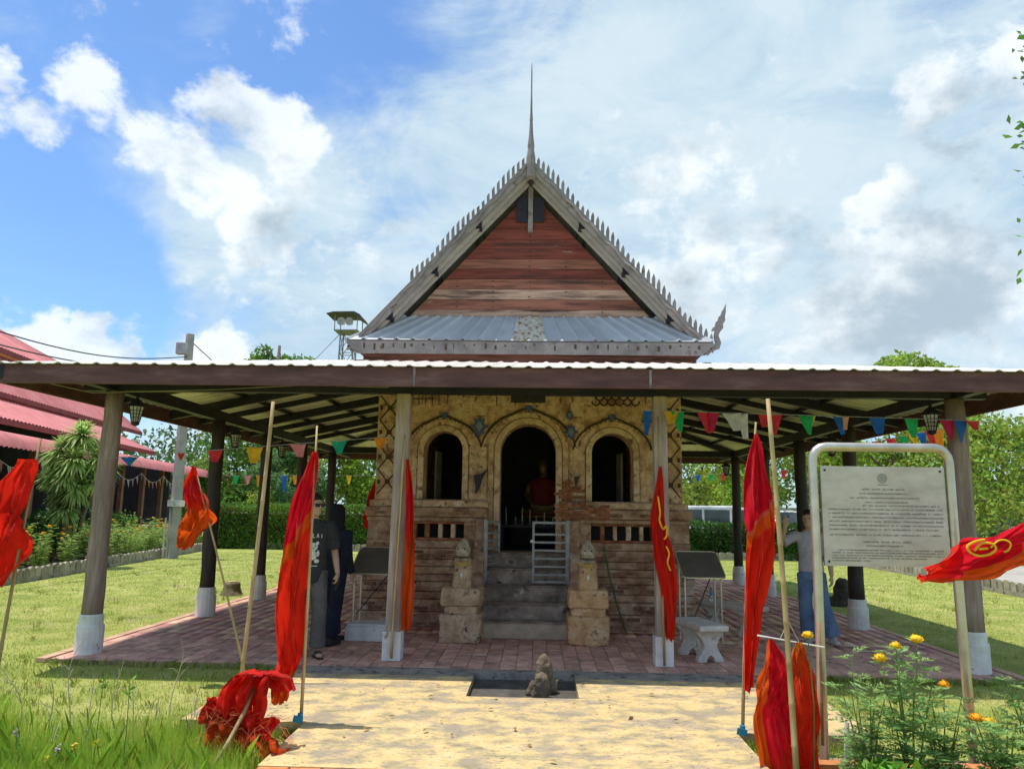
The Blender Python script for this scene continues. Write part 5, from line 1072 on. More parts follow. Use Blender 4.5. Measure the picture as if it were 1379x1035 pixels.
def person(label, loc, rotz, scale, legs, arms, top, bottom, shoe, hair='short', sleeves=0.45, glasses=False, flare=0.0, shirt_len=0.80, head_turn=0.0, slim=1.0, grip=0.35):
    t = thing('person', label, 'person', loc, rotz); t.scale = (scale,)*3
    def tw(a, b_, f): return tuple(x+(y-x)*f for x, y in zip(a, b_))
    b = MB()
    b.rings([(0, 0.0, 0.84, 0.15*slim, 0.10), (0, 0, 0.93, 0.158*slim, 0.105), (0, 0, 1.06, 0.132*slim, 0.092), (0, -0.005, 1.22, 0.155*slim, 0.105), (0, 0, 1.36, 0.165*slim, 0.095), (0, 0.005, 1.42, 0.10, 0.07), (0, 0.005, 1.46, 0.055, 0.058)], 18)
    b.tube([(0, 0.01, 1.40), (0, -0.005, 1.47), (0, -0.01, 1.54)], [0.058, 0.052, 0.052], 12)
    c, s_ = cos(head_turn), sin(head_turn)
    def hd(x, y, z): return (c*x-s_*y, s_*x+c*y-0.015, z)
    for (z, rx, ry, dy) in ((0, 0, 0, 0),): pass
    prof = [(1.475, 0.030, 0.035, -0.055), (1.495, 0.050, 0.060, -0.035), (1.53, 0.066, 0.085, -0.015), (1.575, 0.073, 0.094, -0.004), (1.62, 0.076, 0.098, 0.002), (1.66, 0.072, 0.092, 0.006), (1.69, 0.055, 0.070, 0.010), (1.708, 0.022, 0.03, 0.012)]
    hb = MB(); hb.rings([(0, dy, z, rx, ry) for z, rx, ry, dy in prof], 18)
    hb.tube([(0, -0.090, 1.605), (0, -0.112, 1.565), (0, -0.098, 1.552)], [0.008, 0.015, 0.012], 8)       # nose
    for s2 in (-1, 1):
        hb.ball((s2*0.077, 0.005, 1.578), 0.012, 0.022, 0.033, 8, 6)                                       # ears
        hb.ball((s2*0.032, -0.088, 1.615), 0.022, 0.010, 0.008, 8, 5)                                      # brow
    hb.ball((0, -0.088, 1.523), 0.026, 0.014, 0.007, 10, 5); hb.ball((0, -0.086, 1.508), 0.022, 0.014, 0.008, 10, 5); hb.ball((0, -0.070, 1.482), 0.022, 0.02, 0.014)
    b.add([hd(*v) for v in hb.v], hb.f)
    cl = MB(); tr = MB(); sh = MB()
    cl.rings([(0, 0, shirt_len, 0.178*slim, 0.125), (0, 0, shirt_len+0.1, 0.172*slim, 0.122), (0, 0, 1.08, 0.158*slim, 0.115), (0, -0.006, 1.22, 0.172*slim, 0.122), (0, 0, 1.34, 0.182*slim, 0.112), (0, 0.003, 1.405, 0.125, 0.085), (0, 0.003, 1.445, 0.066, 0.068)], 20)
    tr.rings([(0, 0, 0.80, 0.160*slim, 0.118), (0, 0, 0.90, 0.166*slim, 0.118), (0, 0, 0.99, 0.150*slim, 0.110)], 20)
    for s2, (sh_, el_, wr_, hdir, hside) in zip((-1, 1), arms):
        b.tube([tw(sh_, (0, 0, 1.36), 0.25), sh_, tw(sh_, el_, 0.5), el_, tw(el_, wr_, 0.4), wr_], [0.05, 0.054, 0.046, 0.039, 0.038, 0.026], 10)
        hand(b, wr_, hdir, hside, grip)
        cl.tube([tw(sh_, (0, 0, 1.30), 0.45), sh_, tw(sh_, el_, min(1, sleeves*1.0)*0.6), tw(sh_, el_, min(1, sleeves*2))]+([tw(el_, wr_, 0.5), tw(el_, wr_, 0.95)] if sleeves > 0.6 else []), [0.075, 0.078, 0.070, 0.072]+([0.056, 0.046] if sleeves > 0.6 else []), 12)
    for s2, (hp, kn, an, toe) in zip((-1, 1), legs):
        b.tube([hp, tw(hp, kn, 0.5), kn, tw(kn, an, 0.35), an], [0.085, 0.072, 0.055, 0.052, 0.036], 10)
        a = Vector(an); tdir = (Vector(toe)-a); tdir.z = 0; tdir.normalize(); g = a.copy(); g.z = a.z-0.055
        b.tube([g-tdir*0.05, g+tdir*0.03, g+tdir*0.12, g+tdir*0.175], [0.034, 0.040, 0.040, 0.022], 10, flat=0.6)
        tr.tube([tw(hp, (0, 0, 0.9), 0.3), hp, tw(hp, kn, 0.5), kn, tw(kn, an, 0.5), tw(kn, an, 0.97)], [0.09, 0.102, 0.090, 0.074+flare*0.3, 0.068+flare*0.7, 0.066+flare], 12)
        if shoe == 'sandal':
            q = MB(); q.tube([g-tdir*0.07+Vector((0, 0, -0.025)), g+tdir*0.05+Vector((0, 0, -0.025)), g+tdir*0.19+Vector((0, 0, -0.025))], [0.042, 0.048, 0.030], 12, flat=0.28); o = q.build('sandal', M_BLACK, t)
            for f in (0.03, 0.09): q = MB(); rr = tdir.cross(Vector((0, 0, 1))); q.tube([g+tdir*f+rr*0.044+Vector((0, 0, -0.02)), g+tdir*f+rr*0.03+Vector((0, 0, 0.022)), g+tdir*f-rr*0.03+Vector((0, 0, 0.022)), g+tdir*f-rr*0.044+Vector((0, 0, -0.02))], 0.011, 6); q.build('strap', M_BLACK, o)
        else:
            q = MB(); q.tube([g-tdir*0.075, g-tdir*0.02, g+tdir*0.08, g+tdir*0.17, g+tdir*0.20], [0.040, 0.052, 0.052, 0.044, 0.02], 12, flat=0.75); q.tube([a+Vector((0, 0, 0.03)), g], [0.046, 0.05], 10); o = q.build('shoe', shoe, t); remesh(o, 0.011, 2)
    o = b.build('body', SKIN, t); remesh(o, 0.0085, 2)
    o = tr.build('trousers', bottom, t); remesh(o, 0.013, 4)
    o = cl.build('shirt', top, t); remesh(o, 0.013, 4); shirt = o
    hm = MB()
    for i in range(7):
        pass
    cap = [(1.575, 0.080, 0.060, 0.050), (1.61, 0.086, 0.090, 0.022), (1.655, 0.086, 0.104, 0.008), (1.695, 0.070, 0.085, 0.010), (1.722, 0.035, 0.045, 0.010)]
    hm.rings([(0, dy, z, rx, ry) for z, rx, ry, dy in cap], 18)
    if hair == 'long': hm.rings([(0, 0.085, 1.28, 0.06, 0.025), (0, 0.08, 1.40, 0.085, 0.035), (0, 0.06, 1.52, 0.090, 0.05), (0, 0.03, 1.62, 0.088, 0.085)], 16)
    if hair == 'scarf':
        hm.rings([(0, 0.01, 1.16, 0.125, 0.13), (0, 0.01, 1.28, 0.135, 0.135), (0, 0.015, 1.40, 0.115, 0.115), (0, 0.015, 1.48, 0.095, 0.105), (0, 0.02, 1.58, 0.100, 0.105), (0, 0.02, 1.67, 0.095, 0.112), (0, 0.02, 1.73, 0.05, 0.06)], 18)
    hh = MB(); hh.add([hd(*v) for v in hm.v], hm.f); o = hh.build('headscarf' if hair == 'scarf' else 'hair', HAIR if hair != 'scarf' else mat('black_scarf', (0.012, 0.012, 0.018), 12, 5, 0.8, 0.3, 40), t); remesh(o, 0.011, 2)
    if hair != 'scarf':
        em = mat('eye_dark', (0.02, 0.015, 0.012), 5, 2, 0.2, 0)
        if glasses:
            g = MB()
            for s2 in (-1, 1):
                g.add([hd(*v) for v in MB().box(s2*0.034-0.028, s2*0.034+0.028, -0.112, -0.100, 1.570, 1.606).v], MB().box(0, 1, 0, 1, 0, 1).f)
                g.tube([hd(s2*0.062, -0.105, 1.598), hd(s2*0.082, -0.04, 1.598), hd(s2*0.082, 0.03, 1.590)], 0.004, 5)
            g.tube([hd(-0.03, -0.108, 1.597), hd(0.03, -0.108, 1.597)], 0.005, 5); g.build('sunglasses', M_BLACK, t)
        else:
            for s2 in (-1, 1): g = MB(); g.ball(hd(s2*0.032, -0.083, 1.594), 0.013, 0.010, 0.009, 8, 6); g.build('eye', em, t)
    return t, shirt
TEE = mat('charcoal_tee', [(0.3, (0.028, 0.028, 0.030)), (0.7, (0.050, 0.050, 0.053))], 5, 6, 0.9, 0.9, 9)
GREYP = mat('grey_trousers', [(0.3, (0.085, 0.080, 0.078)), (0.7, (0.14, 0.13, 0.125))], 5, 6, 0.9, 0.9, 9)
NAVY = mat('navy_cloth', [(0.3, (0.010, 0.012, 0.025)), (0.7, (0.022, 0.026, 0.048))], 5, 6, 0.9, 0.9, 9)
DENIM = mat('blue_denim', [(0.3, (0.075, 0.13, 0.24)), (0.55, (0.13, 0.20, 0.33)), (0.75, (0.24, 0.32, 0.45))], 4, 8, 0.9, 0.9, 10)
LILAC = mat('pale_grey_tee', [(0.3, (0.38, 0.36, 0.40)), (0.7, (0.48, 0.46, 0.50))], 4, 6, 0.9, 0.9, 9)
man, mshirt = person('person in a charcoal bear-print shirt and grey trousers with sandals, looking aside', (-2.50, 8.66, 0.0), RAD(22), 1.02,
    [((-0.085, 0, 0.86), (-0.10, -0.04, 0.47), (-0.11, 0.10, 0.085), (-0.12, -0.2, 0)), ((0.085, 0, 0.86), (0.10, -0.09, 0.47), (0.10, -0.07, 0.085), (0.13, -0.3, 0))],
    [((-0.195, 0, 1.36), (-0.245, 0.02, 1.09), (-0.25, -0.05, 0.85), (0, -0.15, -1), (0.3, -1, 0)), ((0.195, 0, 1.36), (0.25, 0.04, 1.09), (0.275, -0.10, 0.86), (0.05, -0.3, -1), (-0.6, -0.8, 0))],
    TEE, GREYP, 'sandal', 'short', 0.45, True, 0.02, 0.77, RAD(30), grip=0.75)
def tee_print(t):
    wm = mat('white_print', (0.62, 0.62, 0.60), 14, 4, 0.8, 0)
    def sy(x, z): return -sqrt(max(0.0, 1-(x/0.17)**2))*0.118-0.004
    for nm, lst in (('bear_print', [(0, 1.145, 0.050, 0.046), (-0.042, 1.185, 0.020, 0.020), (0.042, 1.185, 0.020, 0.020), (0, 1.055, 0.042, 0.050), (-0.052, 1.075, 0.018, 0.034), (0.052, 1.075, 0.018, 0.034), (-0.042, 0.995, 0.028, 0.022), (0.042, 0.995, 0.028, 0.022)]),):
        for (x, z, rx, rz_) in lst: b = MB(); b.ball((x, sy(x, z), z), rx, 0.010, rz_, 12, 8); b.build(nm, wm, t, smooth=True)
    for x, z in ((-0.018, 1.155), (0.018, 1.155), (0, 1.135)): b = MB(); b.ball((x, sy(x, z)-0.008, z), 0.007, 0.005, 0.007, 8, 5); b.build('bear_face', M_BLACK, t)
    letters = {'I': [((0, 0), (0, 1))], 'L': [((-.3, 1), (-.3, 0)), ((-.3, 0), (.35, 0))], 'A': [((-.4, 0), (0, 1)), ((0, 1), (.4, 0)), ((-.22, .4), (.22, .4))]}
    for i, ch in enumerate('ILLAI'):
        x0 = (i-2)*0.042; z0 = 1.245-0.9*x0*x0; b = MB()
        for (a, c) in letters[ch]: 
            p = (x0+a[0]*0.03, z0+a[1]*0.04); q = (x0+c[0]*0.03, z0+c[1]*0.04); b.bar((p[0], sy(p[0], 0)-0.006, p[1]), (q[0], sy(q[0], 0)-0.006, q[1]), 0.008, 0.008, (0, 1, 0))
        b.build('letter_print', wm, t)
    b = MB(); b.bar((-0.05, sy(0.03, 0)-0.006, 0.945), (0.05, sy(0.03, 0)-0.006, 0.945), 0.004, 0.008); b.build('small_print', wm, t)
tee_print(man)
def at_local(t, p): 
    return Matrix.Translation(t.location) @ t.rotation_euler.to_matrix().to_4x4() @ Vector([c*t.scale[0] for c in p])
p = at_local(man, (0.272, -0.150, 0.755)); b = MB(); b.box(-0.006, 0.006, -0.04, 0.04, -0.075, 0.075)
ph = b.build('phone', M_BLACK, None, bevel=0.004, loc=tuple(p)); ph.rotation_euler = (RAD(35), RAD(12), RAD(30)); tag(ph, 'black phone held low in the hand of the person in the bear-print shirt', 'phone')
person('person in dark navy clothes and a black headscarf walking toward the hall', (-2.44, 9.46, 0.0), RAD(150), 0.95,
    [((-0.085, 0, 0.86), (-0.09, 0.04, 0.47), (-0.10, 0.14, 0.085), (-0.10, -0.2, 0)), ((0.085, 0, 0.86), (0.09, -0.10, 0.48), (0.09, -0.12, 0.085), (0.09, -0.4, 0))],
    [((-0.185, 0, 1.36), (-0.23, 0.03, 1.09), (-0.22, -0.08, 0.86), (0, -0.2, -1), (0.3, -1, 0)), ((0.185, 0, 1.36), (0.225, 0.03, 1.09), (0.22, -0.08, 0.86), (0, -0.2, -1), (-0.3, -1, 0))],
    NAVY, NAVY, M_BLACK, 'scarf', 1.0, False, 0.035, 0.82)
person('person in a pale grey shirt and blue jeans with one arm raised, behind the notice', (3.52, 10.25, 0.0), RAD(-14), 0.97,
    [((-0.085, 0, 0.86), (-0.09, -0.03, 0.47), (-0.06, 0.02, 0.085), (-0.10, -0.25, 0)), ((0.085, 0, 0.86), (0.13, -0.05, 0.47), (0.22, -0.04, 0.085), (0.28, -0.3, 0))],
    [((-0.185, 0, 1.36), (-0.375, -0.10, 1.26), (-0.315, -0.20, 1.48), (0.1, -0.2, 1), (1, 0, 0)), ((0.185, 0, 1.36), (0.235, 0.03, 1.09), (0.245, -0.03, 0.85), (0, -0.15, -1), (-0.5, -1, 0))],
    LILAC, DENIM, mat('pale_shoe', (0.46, 0.42, 0.38), 6, 4, 0.8, 0.1), 'long', 0.42, False, 0.04, 0.90, RAD(-20), 0.92)

# ------------------------------------------------------------------ grass, edging, beds
def blades(name, label, cat, pts, h, w, m, lean=0.5):
    n = len(pts); P = np.array(pts); a = rng.uniform(0, 2*pi, n); hh = h*rng.uniform(0.5, 1.2, n)
    S = np.stack([np.cos(a), np.sin(a), np.zeros(n)], 1)*(w*rng.uniform(0.6, 1.2, n))[:, None]
    b = rng.uniform(0, 2*pi, n); le = lean*rng.uniform(0.2, 1, n)*hh; T = P+np.stack([np.cos(b)*le, np.sin(b)*le, hh], 1); Mi = P+np.stack([np.cos(b)*le*0.3, np.sin(b)*le*0.3, hh*0.6], 1)
    V = np.stack([P-S, P+S, Mi+S*0.6, T, Mi-S*0.6], 1).reshape(-1, 3); i = np.arange(n)*5
    me = bpy.data.meshes.new(name); F = np.stack([i, i+1, i+2, i+3, i+4], 1); me = np_mesh(name, V, F, m)
    return tag(obj(name, me), label, cat, None, 'stuff')
def scatter(x0, x1, y0, y1, n, bad=None):
    xs = rng.uniform(x0, x1, n); ys = rng.uniform(y0, y1, n); out = []
    for x, y in zip(xs, ys):
        if bad and bad(x, y): continue
        out.append((x, y, lawn_z(x, y)-0.002))
    return out
def paved(x, y): return (PX0-0.14 < x < PX1+0.14 and y > 8.2) or (-2.73 < x < 2.55 and 6.1 < y < 8.3) or (-1.77 < x < 1.52 and 4.85 < y < 6.2)
pts = scatter(-7.5, -2.0, 4.6, 8.6, 26000, paved)+scatter(1.5, 6.5, 4.6, 8.6, 22000, paved)+scatter(-11.2, -5.1, 8.2, 14, 30000, paved)+scatter(4.9, 10.3, 8.2, 14, 26000, paved)
blades('mown_grass', 'short mown yellow-green lawn grass around the paving', 'grass', pts, 0.022, 0.0032, M_BLADE, 1.2)
pts = scatter(-11.6, -5.1, 14, 28, 26000, paved)+scatter(4.9, 10.4, 14, 28, 22000, paved)
blades('far_mown_grass', 'short mown lawn grass beyond the paving sides', 'grass', pts, 0.024, 0.006, M_BLADE, 1.2)
tallp = [p for p in scatter(-4.8, -1.72, 4.3, 6.8, 46000) if random.random() < max(0.0, min(1, (5.95+0.35*max(0.0, -p[0]-2.4)-p[1]-0.25*sin(p[0]*3))*1.0)) and not paved(p[0], p[1])]
blades('tall_grass', 'tall bright green uncut grass by the leaning canes', 'grass', tallp, 0.22, 0.0019, M_TALL, 0.6)
tr_ = scatter(1.52, 2.3, 5.1, 6.05, 900, paved)
blades('planter_grass', 'tufts of grass beside the brick planter', 'grass', tr_, 0.08, 0.003, M_TALL, 0.7)
def dry_stalks():
    m = mat('dry_stalk', (0.46, 0.42, 0.30), 5, 4, 0.8, 0.1); r_ = random.Random(11)
    for i, (px, py, h) in enumerate(((95, 935, 0.75), (118, 930, 0.45), (150, 925, 0.60), (228, 920, 0.72), (60, 960, 0.55), (178, 945, 0.5), (205, 950, 0.35), (262, 940, 0.45), (20, 950, 0.7), (245, 975, 0.4), (70, 985, 0.3), (110, 985, 0.35))):
        p = gz(px, py+45, -0.12); t = thing('dry_stalk', 'bare dry vine stalk curling up out of the tall grass', 'dry plant', tuple(p), r_.uniform(0, 6), 'dry stalks in the grass')
        k = r_.uniform(0.08, 0.25); pts = [(k*h*sin(f*3+i)*f, k*h*cos(f*2.3+i)*f*0.5, h*f*(1-0.15*f)) for f in [j/8 for j in range(9)]]
        b = MB(); b.tube(pts, [0.005-0.0004*j for j in range(9)], 5); b.build('stem', m, t)
        for s in range(3):
            j = 3+s; q = Vector(pts[j]); e = q+Vector((r_.uniform(-.15, .15), r_.uniform(-.08, .08), r_.uniform(.02, .14))); b = MB(); b.tube([q, (q+e)/2+Vector((0, 0, .02)), e], [0.003, 0.002, 0.001], 4); b.build('twig', m, t)
dry_stalks()
def wildflowers():
    sm = mat('green_stem', (0.10, 0.20, 0.04), 6, 4, 0.6, 0.1); lv = mat('weed_leaf', (0.22, 0.36, 0.05), 6, 4, 0.6, 0.1, trans=0.4, island=0.2); pm = mat('pale_violet_petal', (0.55, 0.46, 0.55), 9, 4, 0.7, 0, trans=0.3); ym = mat('yellow_petal', (0.72, 0.62, 0.05), 9, 4, 0.7, 0, trans=0.3)
    for i, (px, py, kind) in enumerate(((22, 985, 0), (20, 1025, 0), (78, 1008, 0), (25, 1045, 0), (140, 910, 1), (175, 915, 1), (100, 1005, 2), (62, 1022, 2), (130, 1000, 2))):
        top = gy(px, py, 5.0); base = Vector((top.x+random.uniform(-.03, .03), 5.0, -0.12)); h = top.z-base.z
        t = thing('wild_flower', ('pale violet wild flower spike in the tall grass', 'slender weed with a tuft of yellow-green leaves in the grass', 'small yellow weed flower in the tall grass')[kind], 'flower', tuple(base), 0, 'weeds in the tall grass')
        b = MB(); b.tube([(0, 0, 0), (0.01, 0, h*0.5), (top.x-base.x, 0, h)], [0.004, 0.003, 0.002], 5); b.build('stem', sm, t)
        n = 14 if kind == 1 else 8; A = rng.uniform(0, 2*pi, n); zz = h-rng.uniform(0, 0.10, n) if kind == 1 else rng.uniform(0.2, 0.9, n)*h
        V, F = leaf_quads(np.stack([np.zeros(n)+(top.x-base.x)*zz/h, np.zeros(n), zz], 1), np.stack([np.cos(A), np.sin(A), np.full(n, 0.6)], 1), rng.uniform(.03, .06, n), 0.4); obj('leaves', np_mesh('leaves', V, F, lv), t)['kind'] = 'stuff'
        if kind != 1:
            n = 16; A = rng.uniform(0, 2*pi, n); zz = rng.uniform(-.03, .02, n); V, F = leaf_quads(np.stack([np.full(n, top.x-base.x), np.zeros(n), h+zz], 1), np.stack([np.cos(A), np.sin(A), rng.uniform(-.1, .7, n)], 1), rng.uniform(.015, .026, n), 0.6); obj('flower_head', np_mesh('petals', V, F, pm if kind == 0 else ym), t)
wildflowers()

def edging(name, label, a, b_, h=0.30, step=0.26):
    a = Vector(a); b_ = Vector(b_); L_ = (b_-a).length; n = int(L_/step); d = (b_-a).normalized(); t = wthing(name, label, 'edging', tuple(a))
    mb = MB(); mb.bar(a+Vector((0, 0, 0.0)), b_+Vector((0, 0, 0.0)), 0.09, 0.16); mb.build('footing', M_EDGE, t)
    w = step*0.86; prof = [(-w/2, -0.1), (w/2, -0.1), (w/2, h*0.85), (w*0.32, h*0.97), (0, h), (-w*0.32, h*0.97), (-w/2, h*0.85)]
    me = MB().prism(prof, -0.035, 0.035).mesh('edging_panel', M_EDGE); ang = atan2(d.y, d.x)
    for k in range(n):
        p = a+d*(k+0.5)*step; o = obj('edging_panel', me, t, (p.x, p.y, p.z+random.uniform(-.012, .012))); o.rotation_euler = (random.uniform(-.05, .05), random.uniform(-.02, .02), ang+random.uniform(-.03, .03))
edging('lawn_edging', 'low scalloped concrete edging along the marigold bed', (-10.2, 11.5, -0.05), (-12.45, 30.2, -0.05))
edging('lawn_edging', 'low scalloped concrete edging along the drive by the parked cars', (10.1, 13.5, -0.05), (10.6, 28.6, -0.05))
edging('lawn_edging', 'low concrete edging in front of the clipped hedge near the white cars', (4.6, 27.6, -0.05), (10.5, 28.6, -0.05), 0.28)
edging('lawn_edging', 'low concrete edging in front of the flowering hedge near the red-roofed hall', (-12.4, 30.3, -0.05), (-3.5, 29.4, -0.05), 0.28)
b = MB(); b.add([(-10.35, 11.5, -0.02), (-16, 11.5, -0.02), (-19, 31, -0.02), (-12.6, 31, -0.02)], [(0, 1, 2, 3)]); structure(b.build('flower_bed', M_SOIL))
b = MB(); b.add([(10.75, 12.0, -0.02), (60, 12.0, -0.02), (60, 46, -0.02), (4.0, 46, -0.02), (4.0, 31.0, -0.02), (10.75, 31.0, -0.02)], [(0, 1, 2, 3, 4, 5)]); structure(b.build('driveway', M_ROAD))

# ------------------------------------------------------------------ foliage
def leafmat(name, c, trans=0.35, isl=0.35):
    return mat(name, [(0.3, tuple(v*0.65 for v in c)), (0.5, c), (0.72, tuple(min(1, v*1.4) for v in c))], 0.9, 4, 0.55, 0, trans=trans, island=isl, spec=0.4)
LF1 = leafmat('leaf_lime', (0.30, 0.42, 0.05), 0.45); LF2 = leafmat('leaf_mid', (0.15, 0.28, 0.045), 0.45); LF3 = leafmat('leaf_dark', (0.065, 0.15, 0.028)); LF4 = leafmat('leaf_blue_green', (0.15, 0.29, 0.10), 0.45); LF5 = leafmat('leaf_yellowish', (0.30, 0.40, 0.06), 0.45)
BARK = mat('bark', [(0.3, (0.09, 0.075, 0.06)), (0.7, (0.22, 0.18, 0.14))], 5, 8, 0.95, 0.8, 20, stretch=(3, 3, 0.6))
def crown(parent, centers, n, size, m, name='crown'):
    """centers: list of (x, y, z, r, flat)"""
    P = []; w = np.array([c[3]**2 for c in centers]); w = w/w.sum()
    for c, k in zip(centers, (w*n).astype(int)):
        d = rng.normal(size=(k, 3)); d /= np.linalg.norm(d, axis=1, keepdims=True); rr = c[3]*rng.uniform(0.25, 1.05, k)**0.45
        q = d*rr[:, None]; q[:, 2] *= c[4]; P.append(q+np.array(c[:3]))
    P = np.concatenate(P); D = rng.normal(size=P.shape); D[:, 2] -= 0.35
    V, F = leaf_quads(P, D, size*rng.uniform(0.6, 1.3, len(P)), 0.55)
    return obj(name, np_mesh(name, V, F, m), parent)
def tree(label, loc, H, R, n, size, m, trunk=0.16, clumps=26, base=0.35, seed=0, group=None, flat=0.75, name='garden_tree', squash=(1, 1), cat='tree', extra=()):
    r_ = random.Random(seed); t = thing(name, label, cat, loc, 0, group); cs = []; tips = []
    for i in range(clumps):
        a = r_.uniform(0, 2*pi); f = r_.uniform(0, 1); z = H*(base+(1-base)*f*0.93); env = sin(pi*min(1, 0.18+0.80*f))**0.7; rr = R*env*sqrt(r_.uniform(0.05, 1.0))
        c = (rr*cos(a)*squash[0], rr*sin(a)*squash[1], z, R*r_.uniform(0.22, 0.40), flat); cs.append(c); tips.append(c)
    for e in extra: cs.append(e)
    b = MB(); hz = H*(base+0.28); pts = [(0, 0, -0.1), (0.03*H*0.2, 0, hz*0.35), (-0.02*H*0.3, 0.02, hz*0.7), (0, 0, hz)]; b.tube(pts, [trunk*1.3, trunk, trunk*0.8, trunk*0.45], 9); b.build('trunk', BARK, t, smooth=True)
    for i, c in enumerate(tips[:9]):
        s = Vector((0, 0, hz*(0.45+0.05*i))); e = Vector(c[:3]); mid = s.lerp(e, 0.5)+Vector((0, 0, 0.06*H)); b = MB(); b.tube([s, mid, e], [trunk*0.42, trunk*0.28, trunk*0.10], 6); b.build('limb', BARK, t, smooth=True)
    crown(t, cs, n, size, m); return t
def at_px(px, Y, z=-0.05): p = gy(px, 690, Y); return (p.x, Y, z)
G1 = 'trees behind the right lawn'; G2 = 'trees behind the left lawn'
tree('large lime-green tree beyond the drive behind the notice', at_px(1210, 34), 7.2, 3.6, 12150, 0.230, LF1, 0.16, 34, 0.26, 1, G1)
tree('spreading yellow-green tree beside the large lime tree, sky showing through', at_px(1350, 30), 5.4, 3.2, 9450, 0.218, LF5, 0.14, 26, 0.30, 2, G1)
tree('pale green tree standing over the white cars by the hedge', at_px(1015, 37), 6.4, 3.2, 9450, 0.218, LF1, 0.15, 28, 0.34, 3, G1)
tree('mid-green tree behind the minivan', at_px(940, 41), 6.8, 3.4, 9450, 0.230, LF5, 0.15, 28, 0.28, 4, G1)
tree('mid-green tree between the lime tree and the pale tree', at_px(1110, 40), 6.6, 3.2, 8775, 0.230, LF2, 0.15, 28, 0.3, 5, G1)
tree('tall tree whose flat light crown rises above the canopy roof', at_px(1237, 46), 11.2, 3.1, 8100, 0.276, LF1, 0.22, 24, 0.62, 6, G1, 0.6)
tree('dark rounded tree at the far side of the drive', at_px(1330, 50), 5.5, 3.5, 6750, 0.276, LF2, 0.16, 22, 0.2, 7, G1)
tree('broad bluish green tree directly behind the spreading yellow-green one', at_px(1440, 36), 6.5, 3.5, 7425, 0.241, LF4, 0.16, 24, 0.26, 8, G1)
tree('dense mid-green tree behind the end of the red roof', at_px(330, 42), 6.6, 3.6, 10800, 0.241, LF2, 0.18, 30, 0.2, 9, G2)
tree('yellow-green open tree beside the flowering hedge', at_px(352, 44), 5.6, 2.1, 6750, 0.184, LF1, 0.10, 24, 0.25, 10, G2)
tree('small bluish tree with a pale trunk behind the flowering hedge', at_px(382, 33), 4.2, 1.7, 6075, 0.172, LF4, 0.10, 20, 0.42, 11, G2)
tree('bright green tree behind the blossoming hedge, beside the small bluish tree', at_px(440, 36), 5.0, 2.6, 7425, 0.196, LF1, 0.12, 24, 0.25, 12, G2)
tree('mid-green tree close behind the back of the hall', at_px(530, 38), 6.0, 2.8, 6750, 0.218, LF2, 0.14, 24, 0.2, 13, G2)
tree('tall tree with its top just showing over the canopy roof', at_px(362, 58), 14.0, 3.0, 4725, 0.322, LF2, 0.25, 18, 0.72, 14, G2)
def far_wood():
    cs = []
    for i in range(70): 
        x = -75+i*2.3+random.uniform(-1, 1); y = 66+random.uniform(-4, 8); h = random.uniform(3.5, 6.5) if x > -25 else random.uniform(6.5, 9.5); cs.append((x, y, h*0.45, h*0.6, 1.0))
    o = crown(None, cs, 26000, 0.55, leafmat('leaf_far', (0.10, 0.17, 0.045)), 'far_wood'); tag(o, 'far belt of green wood beyond the gardens', 'woods', None, 'stuff')
far_wood()
OT = (10.3, 10.6, -0.05); ex = []
for (px, py, r) in ((1378, 62, 0.20), (1384, 105, 0.18), (1374, 170, 0.13), (1376, 190, 0.14), (1388, 240, 0.16), (1386, 300, 0.14), (1383, 368, 0.11), (1392, 330, 0.2)):
    q = gy(px, py, 10.6); tip_ = (q.x-OT[0], 0.0, q.z-OT[2]); ex.append((*tip_, r, 1.0))
    for f, rr in ((0.25, 0.75), (0.5, 0.6), (0.68, 0.45), (0.84, 0.28)): ex.append((tip_[0]*f+0.12*(1-f), random.uniform(-.5, .5)*(1-f), 4.5+(tip_[2]-4.5)*f+0.3*sin(pi*f), rr, 0.8))
ot = tree('leafy tree with large leaves overhanging the lawn near the drive', OT, 9.4, 2.5, 14000, 0.13, LF2, 0.16, 40, 0.40, 22, None, 0.8, extra=ex)
for c in ex[::5]:
    b = MB(); b.tube([(0, 0, 4.5), (c[0]*0.5, 0, (4.5+c[2])/2+0.3), c[:3]], [0.05, 0.03, 0.01], 6); b.build('limb', BARK, ot)

